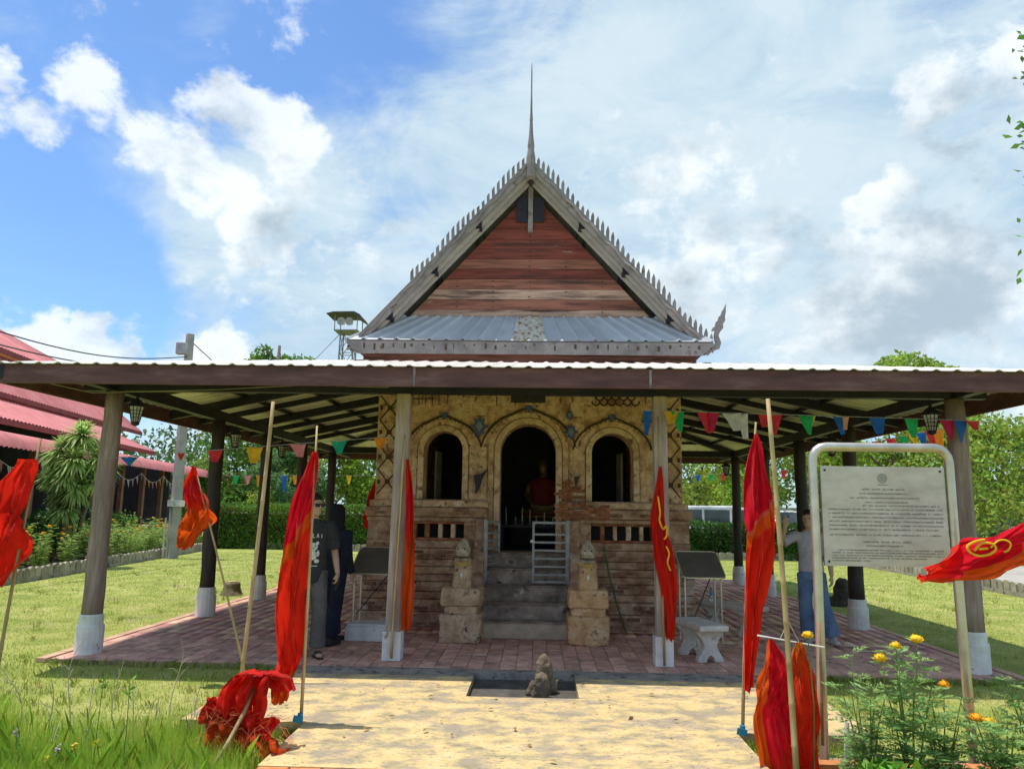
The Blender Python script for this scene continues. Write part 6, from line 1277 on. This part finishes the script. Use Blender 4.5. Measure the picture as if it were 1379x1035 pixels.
def hedge(label, x0, x1, y0, y1, h, m, n, flowers=None):
    t = thing('clipped_hedge', label, 'hedge', ((x0+x1)/2, (y0+y1)/2, -0.05)); lx, ly = (x1-x0)/2, (y1-y0)/2
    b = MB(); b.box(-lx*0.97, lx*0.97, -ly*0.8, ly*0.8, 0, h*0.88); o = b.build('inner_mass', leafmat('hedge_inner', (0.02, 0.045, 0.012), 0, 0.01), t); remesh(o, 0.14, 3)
    k = rng.choice(3, n, p=(0.62, 0.30, 0.08)); P = np.stack([rng.uniform(-lx, lx, n), np.where(k == 0, -ly, rng.uniform(-ly, ly, n)), np.where(k == 1, h, rng.uniform(0.02, h, n))], 1)
    P[k == 2, 0] = np.sign(P[k == 2, 0])*lx; P += rng.normal(size=P.shape)*0.045; P[:, 2] += 0.05*np.sin(P[:, 0]*2.2)*(k == 1); D = rng.normal(size=P.shape)*0.7; D[:, 1] -= 0.5*(k == 0); D[:, 2] += 0.6
    V, F = leaf_quads(P, D, rng.uniform(0.06, 0.13, n), 0.55); o = obj('foliage', np_mesh('foliage', V, F, m), t); o['kind'] = 'stuff'
    if flowers:
        n = flowers; P = np.stack([rng.uniform(-lx, lx, n), np.where(rng.random(n) < .5, -ly-0.03, rng.uniform(-ly, ly, n)), h*rng.uniform(0.7, 1.03, n)], 1); D = rng.normal(size=P.shape); V, F = leaf_quads(P, D, rng.uniform(0.05, 0.09, n), 0.8); o = obj('blossom', np_mesh('blossom', V, F, mat('orange_blossom', (0.55, 0.22, 0.03), 5, 3, 0.7, 0, trans=0.3)), t); o['kind'] = 'stuff'
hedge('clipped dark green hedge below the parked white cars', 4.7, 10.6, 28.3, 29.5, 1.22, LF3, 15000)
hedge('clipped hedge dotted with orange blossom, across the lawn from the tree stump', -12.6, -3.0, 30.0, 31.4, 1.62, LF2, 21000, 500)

def shrub(label, loc, R, H, n, size, m, flowers=None, group=None):
    t = thing('garden_shrub', label, 'shrub', loc, 0, group); cs = [(random.uniform(-.5, .5)*R, random.uniform(-.5, .5)*R, H*random.uniform(.3, .8), R*random.uniform(.35, .6), 0.9) for _ in range(9)]
    for i in range(4): b = MB(); c = cs[i]; b.tube([(0, 0, 0), (c[0]*0.5, c[1]*0.5, H*0.3), c[:3]], [0.025, 0.018, 0.008], 5); b.build('stem', BARK, t)
    crown(t, cs, n, size, m, 'foliage')
    if flowers: crown(t, cs, 60, 0.09, flowers, 'blossom')
PINK = mat('pink_blossom', (0.70, 0.20, 0.24), 5, 3, 0.7, 0, trans=0.3)
shrub('pink-flowered shrub before the yellow-green open tree', at_px(356, 32.2), 1.0, 3.0, 2200, 0.13, LF1, PINK)
shrub('dark bushy shrub at the red hall wall beside the utility pole', (-13.6, 23.5, -0.05), 0.9, 1.7, 2200, 0.11, LF3)
shrub('broad green shrub at the red hall wall by the spiky plant', (-13.0, 20.6, -0.05), 0.9, 1.5, 2200, 0.11, LF3)
shrub('low leafy shrub at the hall wall between the two dark shrubs', (-13.5, 22.2, -0.05), 0.7, 1.3, 1600, 0.10, LF2)
shrub('leafy shrub at the hall wall beyond the utility pole', (-14.2, 26.0, -0.05), 0.9, 1.6, 1800, 0.11, LF2)
shrub('small dark clipped shrub by the car park across the drive', at_px(1328, 40), 0.9, 1.5, 1800, 0.11, LF3)

# ------------------------------------------------------------------ flower bed by the red hall: tall yellow marigolds
YF = mat('marigold_yellow', (0.80, 0.50, 0.02), 9, 4, 0.7, 0.1); OF = mat('marigold_orange', (0.82, 0.36, 0.01), 9, 4, 0.7, 0.1)
MLF = leafmat('marigold_leaf', (0.15, 0.27, 0.06), 0.35, 0.25); MLF2 = leafmat('marigold_leaf_pale', (0.30, 0.46, 0.15), 0.45, 0.25); MLF3 = leafmat('marigold_leaf_lime', (0.36, 0.50, 0.12), 0.5, 0.25); STM = mat('marigold_stem', (0.13, 0.20, 0.06), 8, 4, 0.6, 0.1)
def flower_ball(parent, p, r, m, name='flower'):
    n = 70; d = rng.normal(size=(n, 3)); d[:, 2] = np.abs(d[:, 2])*0.9+0.05; d /= np.linalg.norm(d, axis=1, keepdims=True)
    V, F = leaf_quads(np.zeros((n, 3))+np.array(p), d*np.array([1, 1, 0.75]), r*rng.uniform(0.85, 1.1, n), 0.75, 0.3)
    b = MB(); b.ball((p[0], p[1], p[2]+r*0.25), r*0.8, r*0.8, r*0.55, 10, 6); b.build('flower_core', m, parent, smooth=True)
    o = obj(name, np_mesh(name, V, F, m), parent); return o
def marigold(label, loc, h, spread, nst, leaf, flowers, group, seed, lm=None, name='marigold_plant', dens=1.0, fr=0.035):
    r_ = random.Random(seed); t = thing(name, label, 'flower', loc, r_.uniform(0, 6), group); Pl = []; Dl = []; Sl = []; tips = []
    for s in range(nst):
        a = 2*pi*s/nst+r_.uniform(-.4, .4); sp = spread*r_.uniform(0.3, 1.0); hh = h*r_.uniform(0.72, 1.0); pts = []
        for j in range(7): f = j/6; pts.append(Vector((sp*cos(a)*f**1.3+r_.uniform(-.01, .01), sp*sin(a)*f**1.3, hh*f)))
        b = MB(); b.tube(pts, [0.008-0.0009*j for j in range(7)], 5); b.build('stem', STM, t); tips.append(pts[-1])
        for k in range(int(11*dens)):
            f = r_.uniform(0.12, 1.0); i = min(5, int(f*6)); q = pts[i].lerp(pts[i+1], f*6-i); la = r_.uniform(0, 2*pi); ld = Vector((cos(la), sin(la), r_.uniform(0.1, 0.8))).normalized(); L_ = leaf*r_.uniform(0.7, 1.25)*(1.15-0.5*f)
            up = Vector((0, 0, 1)); sd = ld.cross(up).normalized()
            for g in range(6):     # pinnate leaflets
                ff = 0.2+0.8*g/5; c = q+ld*L_*ff+Vector((0, 0, -0.25*L_*ff*ff))
                for sgn in (-1, 1):
                    Pl.append(c); Dl.append((ld*0.7+sd*sgn*0.8)); Sl.append(L_*0.42*(1-0.45*abs(ff-0.5)))
    Pl = np.array([tuple(p) for p in Pl]); Dl = np.array([tuple(p) for p in Dl]); V, F = leaf_quads(Pl, Dl+rng.normal(size=Dl.shape)*0.12, np.array(Sl), 0.30, 0.1, up=np.array([0, 0, 1.0])); o = obj('leaves', np_mesh('leaves', V, F, lm or MLF), t); o['kind'] = 'stuff'
    for i in range(flowers): flower_ball(t, tuple(tips[i % nst]+Vector((0, 0, 0.01))), fr*r_.uniform(0.75, 1.1), YF if r_.random() < .7 else OF)
    return t
protos = [marigold('tall yellow-flowered marigold growing behind the concrete edging', (0, 0, -0.03), 1.15, 0.35, 8, 0.17, 3, 'marigolds in the bed behind the edging', 50+i, MLF3, dens=1.8, fr=0.045) for i in range(3)]
first = [True]*3; cnt = 0
for row in range(3):
    for k in range(22):
        f = (k+random.uniform(0.1, 0.9))/22; a = Vector((-10.2, 11.5, 0)).lerp(Vector((-12.45, 30.2, 0)), f); i = random.randrange(3)
        o = protos[i] if first[i] else copy_tree(protos[i]); first[i] = False
        o.location = (a.x-0.45-row*0.75+random.uniform(-.2, .2), a.y, -0.03); o.rotation_euler = (0, 0, random.uniform(0, 6)); s = random.uniform(0.75, 1.15); o.scale = (s, s, s)
# marigolds round the notice
for i, (px, Y, h, sp, ns, fl, lab) in enumerate((
    (1150, 5.05, 0.86, 0.16, 6, 0, 'leafy marigold without flowers next to the pair of hung flags'),
    (1205, 4.95, 1.02, 0.20, 7, 3, 'tallest marigold with orange flower heads between the notice posts'),
    (1248, 5.10, 0.66, 0.18, 6, 1, 'shorter marigold with one bloom beside the tallest marigold'),
    (1325, 4.90, 0.62, 0.22, 7, 2, 'bushy marigold with two blooms between the notice and the flying flag'),
    (1372, 5.00, 0.80, 0.20, 6, 3, 'marigold with three blooms below the flying flag'))):
    p = gy(px, 700, Y); marigold(lab, (p.x, Y, -0.12), h, sp, ns, 0.15, fl, 'marigolds round the notice', 80+i, MLF2, dens=2.0, fr=0.040)
mo = thing('marigold_plant', 'single yellow bloom on a thin stem at the cross stick of the hung flags', 'flower', (gy(1088, 860, 5.3).x, 5.3, -0.12)); q = gy(1088, 856, 5.3); b = MB(); b.tube([(0, 0, 0), (0.02, 0, 0.5), (0, 0, q.z+0.12)], 0.004, 5); b.build('stem', STM, mo); flower_ball(mo, (0, 0, q.z+0.12), 0.040, YF)
def broadleaf(label, loc, h, n, size, m, seed):
    t = thing('broadleaf_plant', label, 'plant', loc); r_ = random.Random(seed)
    for i in range(n):
        a = r_.uniform(0, 2*pi); L_ = size*r_.uniform(0.7, 1.1); z = h*r_.uniform(0.25, 1.0); c = Vector((0.10*cos(a), 0.10*sin(a), z)); d = Vector((cos(a), sin(a), r_.uniform(0.0, 0.6))).normalized(); s = d.cross(Vector((0, 0, 1))).normalized(); nn = s.cross(d); mb = MB()
        def fn(u, v): w = L_*0.42*sin(pi*min(1, v*0.92+0.06))**0.8; q = c+d*L_*v+s*(u-0.5)*2*w+nn*(abs(u-0.5)*0.12*L_)+Vector((0, 0, -0.35*L_*v*v)); return tuple(q)
        mb.grid(fn, 4, 7); mb.build('leaf', m, t, smooth=True, fixn=False); b = MB(); b.tube([(0, 0, 0), (c.x*0.5, c.y*0.5, z*0.6), c], [0.006, 0.005, 0.003], 5); b.build('stalk', STM, t)
BL = leafmat('broad_leaf', (0.20, 0.36, 0.035), 0.45, 0.2)
broadleaf('plant with broad yellow-green leaves in front of the notice', (gy(1245, 900, 4.75).x, 4.75, -0.12), 0.32, 8, 0.17, BL, 3)
broadleaf('plant with broad leaves at the far end of the planter', (gy(1362, 900, 4.8).x, 4.8, -0.12), 0.30, 7, 0.16, BL, 5)
shrub('low bright green weed bush at the foot of the tallest marigold', (gy(1190, 900, 4.8).x, 4.8, -0.12), 0.22, 0.32, 500, 0.08, leafmat('bright_weed', (0.20, 0.40, 0.04), 0.4, 0.2))

# ------------------------------------------------------------------ spiky dracaena by the red hall
def dracaena():
    t = thing('dracaena_plant', 'tall spiky dracaena with drooping leaf heads before the red-roofed hall', 'plant', (-12.15, 20.0, 0.12)); m = leafmat('dracaena_leaf', (0.46, 0.58, 0.20), 0.5, 0.35)
    heads = [((0.05, 0, 3.25), 0.85), ((-0.35, -0.1, 2.85), 0.8), ((0.5, 0.1, 2.65), 0.8), ((0.1, -0.3, 2.6), 0.75), ((-0.25, 0, 1.75), 0.65), ((0.15, -0.2, 1.9), 0.7), ((0.55, 0.0, 2.1), 0.6), ((-0.05, -0.35, 2.2), 0.65), ((-0.5, -0.1, 2.25), 0.6), ((0.0, -0.3, 1.35), 0.55)]
    for (c, r) in heads:
        b = MB(); b.tube([(c[0]*0.15, c[1]*0.2, -0.18), (c[0]*0.5, c[1]*0.6, c[2]*0.5), c], [0.06, 0.045, 0.035], 7); b.build('cane', BARK, t, smooth=True)
        n = 330; A = rng.uniform(0, 2*pi, n); el = rng.uniform(-0.8, 1.35, n); D = np.stack([np.cos(A)*np.cos(el), np.sin(A)*np.cos(el), np.sin(el)], 1); L_ = r*0.80*rng.uniform(0.75, 1.05, n); S = np.cross(D, [0, 0, 1]); S /= np.linalg.norm(S, axis=1, keepdims=True)+1e-6
        V = []; 
        P0 = np.array(c)+D*0.03; w = 0.030
        for f, ww in ((0, 0.5), (0.35, 1.0), (0.7, 0.8), (1.0, 0.05)):
            q = P0+D*(L_*f)[:, None]; q[:, 2] -= (0.38*L_*f*f); V += [q-S*w*ww, q+S*w*ww]
        V = np.stack(V, 1).reshape(-1, 3); i = np.arange(n)*8; F = np.concatenate([np.stack([i+2*k, i+2*k+1, i+2*k+3, i+2*k+2], 1) for k in range(3)]); obj('leaf_head', np_mesh('leaf_head', V, F, m), t)
dracaena()

# ------------------------------------------------------------------ red-roofed hall
def red_hall():
    A = Vector((-12.2, 12.0, 0)); d = Vector((-0.163, 0.987, 0)).normalized(); n = Vector((-d.y, d.x, 0))   # n points away from the garden
    RM = mat('red_roof', [(0.3, (0.50, 0.15, 0.145)), (0.6, (0.60, 0.215, 0.205)), (0.8, (0.66, 0.30, 0.28))], 2, 10, 0.6, 0.2, 30, vary=0.10, stain=((0.40, 0.16, 0.13), 1.4, 0.55, 0.75)); RD2 = mat('red_roof_edge', (0.26, 0.05, 0.05), 3, 5, 0.6, 0.1); WM = mat('hall_shade_wall', (0.035, 0.04, 0.06), 2, 4, 0.8, 0.1); PM = mat('hall_post', (0.30, 0.16, 0.10), 4, 5, 0.8, 0.2)  # the wall colour carries the shade under the hall roofs
    t = wthing('red_roofed_hall', 'long open hall with tiered red corrugated roofs beyond the flower bed', 'hall', tuple(A))
    def P(s, o, z): q = A+d*s+n*o; return (q.x, q.y, z)
    def slope(name, s0, s1, o0, z0, o1, z1, m, cut=0.0, pitch=0.22, amp=0.02):
        last = s1-max(cut+0.5, 3.0); s = s0
        while s < last-0.01: e = min(s+3.0, last); slope1(name, s, e-0.004, o0, z0+random.uniform(-.012, .012), o1, z1, m, 0.0, pitch, amp); s = e
        slope1(name, last, s1, o0, z0, o1, z1, m, cut, pitch, amp)
    def slope1(name, s0, s1, o0, z0, o1, z1, m, cut=0.0, pitch=0.22, amp=0.02):
        b = MB(); k = int((s1-s0)/pitch)*4; vs = []
        for i in range(k+1):
            s = s0+(s1-s0)*i/k; h = amp*cos(2*pi*i/4); sc = min(s, s1-cut) 
            vs += [P(s, o0, z0+h), P(min(s, s1-cut) if cut else s, o1, z1+h)]
        b.add(vs, [(2*i, 2*i+2, 2*i+3, 2*i+1) for i in range(k)]); o = b.build(name, m, t, fixn=False); return o
    # lowest curved awning as a row of scalloped tiles
    for s0 in range(0, 52, 4):
        b = MB(); k = 4*16; vs = []; prof = [(0.0, 2.98), (0.10, 3.18), (0.35, 3.36), (0.8, 3.46), (1.5, 3.56)]
        for i in range(k+1):
            s = s0+4*i/k; h = 0.03*cos(2*pi*i/4)
            for (o_, z) in prof: vs.append(P(s, o_-h*0.8, z+h*0.6))
        m_ = len(prof); b.add(vs, [(i*m_+j, (i+1)*m_+j, (i+1)*m_+j+1, i*m_+j+1) for i in range(k) for j in range(m_-1)]); b.build('awning_section', RM, t, fixn=False, smooth=True)
    slope('roof_tier', -6, 22.2, 1.2, 3.92, 3.4, 5.0, RM, 1.6); slope('roof_tier', -6, 26.0, 3.1, 5.12, 4.7, 6.8, RM, 2.2); slope('roof_tier', -6, 25.0, 4.4, 7.0, 9.0, 9.7, RM, 5.0)
    for (s1, o0, z0) in ((22.2, 1.2, 3.92), (26.0, 3.1, 5.12), (25.0, 4.4, 7.0)):
        b = MB(); b.bar(P(-6, o0, z0-0.10), P(s1, o0, z0-0.10), 0.06, 0.16); b.build('eave_board', RD2, t)
    for (s1, o0, z0, o1, z1, c) in ((22.2, 1.2, 3.92, 3.4, 5.0, 1.6), (26.0, 3.1, 5.12, 4.7, 6.8, 2.2), (25.0, 4.4, 7.0, 9.0, 9.7, 5.0)):
        b = MB(); b.add([P(s1, o0, z0), P(s1-c, o1, z1), P(s1-c*0.5, 9.5, z1), P(s1, 9.5, z0)], [(0, 1, 2, 3)]); b.build('hip_end', RM, t)
    b = MB(); b.bar(P(-6, 4.0, 2.4), P(24.2, 4.0, 2.4), 0.2, 4.8); b.bar(P(24.2, 4.0, 1.65), P(52, 4.0, 1.65), 0.2, 3.3); b.build('back_wall', WM, t); b = MB(); b.bar(P(24, 1.0, 1.8), P(24, 4.0, 1.8), 0.2, 3.4); b.build('end_wall', mat('hall_shade_end_wall', (0.06, 0.06, 0.075), 3, 5, 0.9, 0.2), t)  # walls painted near-black to stand in for the open hall's shade
    b = MB(); b.bar(P(-6, 2.6, 0.35), P(24, 2.6, 0.35), 2.6, 0.7); b.build('floor_platform', M_CONC, t)
    for k in range(21): b = MB(); b.bar(P(0.8+k*2.4, 0.9, 0.0), P(0.8+k*2.4, 0.9, 3.42), 0.16, 0.16); b.build('hall_post', PM, t)
    for k in range(9): b = MB(); b.bar(P(2+k*2.4, 2.6, 0.7), P(2+k*2.4, 2.6, 3.3), 0.10, 0.10); b.build('inner_post', mat('inner_post', (0.25, 0.24, 0.26), 3, 4, 0.8, 0.1), t)
    r_ = random.Random(3)
    for j, (s0, s1, o_, lab) in enumerate(((2.0, 12.5, 0.55, 'strings of pale pennants under the hall awning beside the spiky plant'), (10.0, 24.0, 0.45, 'strings of pale pennants under the far part of the hall awning'))):
        q = wthing('pennant_string', lab, 'bunting', P(s0, o_, 2.9)); k = int((s1-s0)*2.2); b = MB(); pts = []
        for i in range(k+1): s = s0+(s1-s0)*i/k; pts.append(P(s, o_, 2.82-0.32*abs(sin(pi*i/6))))
        b.tube(pts, 0.012, 4); b.build('string', M_WHITE, q)
        for i in range(1, k):
            p = Vector(pts[i]); c = r_.choice('wwwkwypb'); b = MB(); b.add([p+d*-0.12, p+d*0.12, p+d*0.02+Vector((0.03, 0, -0.30))], [(0, 1, 2)]); b.build('pennant', mat('pennant_'+c, PC[c], 12, 4, 0.7, 0.1, trans=0.4), q, fixn=False)
red_hall()

# ------------------------------------------------------------------ utility pole, wires, tower
def utility_pole():
    B = gz(231, 752, -0.05); Tp = gy(259, 450, B.y); t = wthing('utility_pole', 'square concrete utility pole with a grey box near its top', 'pole', tuple(B)); m = mat('pole_concrete', [(0.3, (0.27, 0.26, 0.24)), (0.7, (0.44, 0.43, 0.40))], 3, 8, 0.9, 0.4, 40)
    b = MB(); b.tube([(B.x, B.y, -0.2), (B.x, B.y, 3.5), (B.x, B.y, Tp.z)], [0.20, 0.17, 0.14], 4); b.build('shaft', m, t)
    q = gy(252, 470, B.y); b = MB(); b.box(q.x-0.22, q.x+0.10, B.y-0.34, B.y-0.12, q.z-0.22, q.z+0.16); b.build('meter_box', mat('meter_box', (0.40, 0.42, 0.44), 5, 4, 0.6, 0.1), t, bevel=0.02)
    b = MB(); b.box(B.x-0.19, B.x+0.19, B.y-0.19, B.y+0.19, 1.55, 1.75); b.build('band', M_WHITE, t)
    b = MB(); b.tube([(B.x-0.24, B.y-0.1, 0), (B.x-0.24, B.y-0.1, 1.2)], 0.03, 6); b.build('conduit', M_WHITE, t)
    wm = mat('wire', (0.04, 0.04, 0.045), 5, 2, 0.6, 0)
    for i, (px, py, ty, lab) in enumerate(((-60, 428, 480, 'upper overhead wire running to the utility pole'), (-60, 448, 487, 'lower overhead wire running to the utility pole'))):
        a = gy(px, py, 14.0); e = Vector((B.x, B.y, gy(252, ty, B.y).z)); pts = [a.lerp(e, f)+Vector((0, 0, -0.35*sin(pi*f))) for f in [j/14 for j in range(15)]]; b = MB(); b.tube(pts, 0.016, 5); tag(b.build('overhead_wire', wm), lab, 'wire')
    e = gy(258, 460, B.y); a = gy(345, 540, 34); b = MB(); b.tube([e, e.lerp(a, 0.5), a], 0.016, 5); tag(b.build('overhead_wire', wm), 'overhead wire sloping from the utility pole down behind the trees', 'wire')
utility_pole()
def tower():
    Y = 60.0; T = gy(470, 432, Y); cx = T.x; t = wthing('lattice_tower', 'steel lattice tower with a roofed loudspeaker platform beyond the canopy', 'tower', (cx, Y, 0)); m = mat('tower_steel', (0.26, 0.27, 0.30), 3, 4, 0.6, 0.1); zt = T.z-1.0
    def leg(i, z): s = 1.0-0.35*z/zt; return Vector((cx+(-1, 1, 1, -1)[i]*s*0.78, Y+(-1, -1, 1, 1)[i]*s*0.78, z))
    for i in range(4): b = MB(); b.tube([leg(i, 0), leg(i, zt)], 0.055, 6); b.build('leg', m, t)
    N_ = 9
    for k in range(N_):
        z0, z1 = zt*k/N_, zt*(k+1)/N_
        for i in range(4):
            j = (i+1) % 4; b = MB(); b.tube([leg(i, z0), leg(j, z1)], 0.03, 4); b.tube([leg(j, z0), leg(i, z1)], 0.03, 4); b.tube([leg(i, z1), leg(j, z1)], 0.03, 4); b.build('brace', m, t)
    b = MB(); b.box(cx-0.95, cx+0.95, Y-0.95, Y+0.95, zt, zt+0.08); b.build('platform', m, t)
    b = MB(); b.prism([(cx-1.55, zt+1.30), (cx-1.0, zt+1.45), (cx+0.7, zt+1.48), (cx+1.15, zt+1.25), (cx+1.35, zt+0.95), (cx+1.25, zt+0.95), (cx+0.6, zt+1.36), (cx-1.0, zt+1.36)], Y-1.3, Y+1.3); b.build('roof', mat('tower_roof', (0.07, 0.07, 0.08), 3, 4, 0.7, 0.1), t)
    for i, (x, y) in enumerate(((-0.9, -0.9), (0.9, -0.9), (0.9, 0.9), (-0.9, 0.9))): b = MB(); b.tube([(cx+x, Y+y, zt), (cx+x, Y+y, zt+1.35)], 0.04, 5); b.build('roof_post', m, t)
    for x in (-0.35, 0.3): b = MB(); b.tube([(cx+x, Y-0.2, zt+0.7), (cx+x, Y-0.7, zt+0.7), (cx+x, Y-1.1, zt+0.7)], [0.08, 0.15, 0.34], 10); b.build('loudspeaker', mat('horn_grey', (0.34, 0.33, 0.30), 3, 3, 0.6, 0.1), t)
    b = MB(); b.tube([(cx-0.6, Y, zt), (cx-9, Y-6, 3.0)], 0.03, 4); b.build('guy_wire', m, t)
tower()

# ------------------------------------------------------------------ parked vehicles
CARW = mat('white_car_paint', (0.74, 0.74, 0.74), 2, 2, 0.25, 0, spec=0.5); GLASS = mat('car_glass', (0.05, 0.07, 0.09), 2, 2, 0.08, 0, spec=0.6); TYRE = mat('tyre', (0.02, 0.02, 0.02), 8, 3, 0.9, 0.2)
def car(label, loc, rz, kind):
    """side profile in x (front = -x), width along y"""
    t = thing('parked_car', label, 'car', loc, rz, 'white cars parked by the hedge')
    if kind == 'van':
        prof = [(-2.3, 0.35), (2.25, 0.35), (2.32, 0.8), (2.25, 1.1), (2.1, 1.85), (1.9, 1.93), (-0.2, 1.95), (-0.7, 1.85), (-1.45, 1.12), (-2.2, 0.95), (-2.38, 0.7)]; win = [((-1.28, 1.15), (-0.1, 1.15), (-0.1, 1.78), (-0.66, 1.78)), ((0.0, 1.15), (1.05, 1.15), (1.05, 1.78), (0.0, 1.78)), ((1.15, 1.15), (2.02, 1.15), (1.92, 1.78), (1.15, 1.78))]; wx = (-1.45, 1.45)
    else:
        prof = [(-2.55, 0.4), (2.5, 0.4), (2.6, 0.75), (2.55, 1.15), (0.75, 1.18), (0.6, 1.75), (0.45, 1.80), (-0.5, 1.80), (-0.7, 1.72), (-1.3, 1.16), (-2.4, 1.02), (-2.62, 0.75)]; win = [((-1.12, 1.2), (-0.30, 1.2), (-0.30, 1.68), (-0.62, 1.68)), ((-0.22, 1.2), (0.58, 1.2), (0.48, 1.68), (-0.22, 1.68))]; wx = (-1.6, 1.6)
    b = MB(); b.prism(prof, -0.85, 0.85); b.build('body', CARW, t, bevel=0.06)
    for s in (-1, 1):
        for w in win: b = MB(); b.prism(list(w), s*0.853-0.01, s*0.853+0.01); b.build('window', GLASS, t)
        b = MB(); b.box(-2.44 if kind == 'van' else -2.64, -2.2, s*0.62-0.17, s*0.62+0.17, 0.68, 0.86); b.build('headlight', mat('headlight', (0.6, 0.62, 0.65), 2, 2, 0.1, 0), t, bevel=0.02)
        b = MB(); b.box(-1.18, -1.0, s*0.98-0.11, s*0.98+0.11, 1.12, 1.28); b.build('mirror', CARW, t, bevel=0.03)
        for x in wx:
            b = MB(); b.lathe([(0.20, -0.11), (0.32, -0.11), (0.335, -0.08), (0.335, 0.08), (0.32, 0.11), (0.20, 0.11)], 20); o = b.build('wheel', TYRE, t, loc=(x, s*0.79, 0.335)); o.rotation_euler = (RAD(90), 0, 0)
            b = MB(); b.lathe([(0.21, -0.118), (0.21, 0.118)], 16); b.build('rim', M_CHROME, o)
    b = MB(); xf = -1.05 if kind == 'van' else -1.0
    b.add([(-1.43, -0.74, 1.14), (-1.43, 0.74, 1.14), (-0.72, 0.66, 1.83), (-0.72, -0.66, 1.83)] if kind == 'van' else [(-1.30, -0.74, 1.18), (-1.30, 0.74, 1.18), (-0.72, 0.66, 1.72), (-0.72, -0.66, 1.72)], [(0, 1, 2, 3)]); o = b.build('windscreen', GLASS, t); so = o.modifiers.new('t', 'SOLIDIFY'); so.thickness = 0.03; so.offset = 0
    b = MB(); x = -2.40 if kind == 'van' else -2.64; b.box(x, x+0.1, -0.42, 0.42, 0.52, 0.80); b.build('grille', M_BLACK, t); b = MB(); b.box(x-0.04, x+0.3, -0.84, 0.84, 0.30, 0.46); b.build('bumper', M_BLACK, t, bevel=0.03)
car('white minivan behind the clipped hedge', at_px(975, 33.5), RAD(182), 'van')
car('white pickup parked nose toward the hedge under the pale tree', at_px(1052, 35), RAD(100), 'pickup')
car('white minivan parked beyond the white pickup', at_px(1100, 37.5), RAD(175), 'van')
car('small white car far across the drive beside the dark clipped shrub', at_px(1358, 48), RAD(75), 'van')
b = MB(); b.box(-0.35, 0.35, -0.3, 0.3, 0, 0.75); b.box(-0.38, 0.38, -0.33, 0.33, 0.75, 0.85); tag(b.build('green_bin', mat('green_bin', (0.02, 0.22, 0.10), 3, 3, 0.5, 0.1), None, loc=at_px(1290, 40), bevel=0.03), 'green plastic bin across the drive near the small dark shrub', 'bin')
def fallen_leaves():
    n = 420; P = []
    while len(P) < n:
        x, y = random.choice(((random.uniform(-10.5, -5.2), random.uniform(6, 20)), (random.uniform(4.9, 10), random.uniform(6, 20)), (random.uniform(-5, 5), random.uniform(5.2, 10.5))))
        if -1.9 < x < 1.7 and y > 9.6: continue
        P.append((x, y, (0.006 if paved(x, y) else lawn_z(x, y)+0.018)))
    P = np.array(P); D = rng.normal(size=P.shape); D[:, 2] *= 0.15; V, F = leaf_quads(P, D, rng.uniform(0.03, 0.07, n), 0.5, 0.3, up=np.array([0, 0, 2.0]))
    tag(obj('fallen_leaves', np_mesh('fallen_leaves', V, F, mat('dead_leaf', [(0.3, (0.16, 0.09, 0.04)), (0.7, (0.36, 0.24, 0.10))], 2, 4, 0.8, 0, island=0.4))), 'scattered dead leaves on the lawn and paving', 'leaves', None, 'stuff')
fallen_leaves()
flag('small red cloth on a cane at the hall corner behind a reading board', (489, 780), (512, 628), 12.2,
     [([(508, 640, 3), (503, 665, 12), (500, 690, 17), (498, 712, 12)], 12.17)], FM_R, folds=1.4, amp=0.05, seed=52)
def tufts():
    pts = []; k = 0
    while k < 620:
        x, y = random.choice(((random.uniform(-10.8, -5.2), random.uniform(6.0, 22)), (random.uniform(4.9, 10.0), random.uniform(6.0, 22)), (random.uniform(-6.5, -2.8), random.uniform(5.8, 8.1)), (random.uniform(2.6, 6), random.uniform(5.8, 8.1))))
        if paved(x, y): continue
        k += 1; r = random.uniform(0.02, 0.07)
        for i in range(16): q = (x+random.gauss(0, r), y+random.gauss(0, r)); pts.append((q[0], q[1], lawn_z(*q)))
    for k in range(900):      # blades creeping over the slab and paving edges
        x, y = random.choice(((-2.71-random.uniform(0, .05), random.uniform(6.1, 8.2)), (2.53+random.uniform(0, .05), random.uniform(6.1, 8.2)), (random.uniform(-2.7, -1.76), 6.1-random.uniform(0, .05)), (random.uniform(1.52, 2.5), 6.1-random.uniform(0, .05)), (random.uniform(-5.1, -2.8), 8.2-random.uniform(0, .05)), (random.uniform(2.8, 4.9), 8.2-random.uniform(0, .05))))
        for i in range(5): q = (x+random.gauss(0, .015), y+random.gauss(0, .015)); pts.append((q[0], q[1], lawn_z(*q)))
    blades('grass_tufts', 'taller tufts standing out of the mown lawn and along the slab edges', 'grass', pts, 0.075, 0.0035, M_BLADE, 0.9)
tufts()
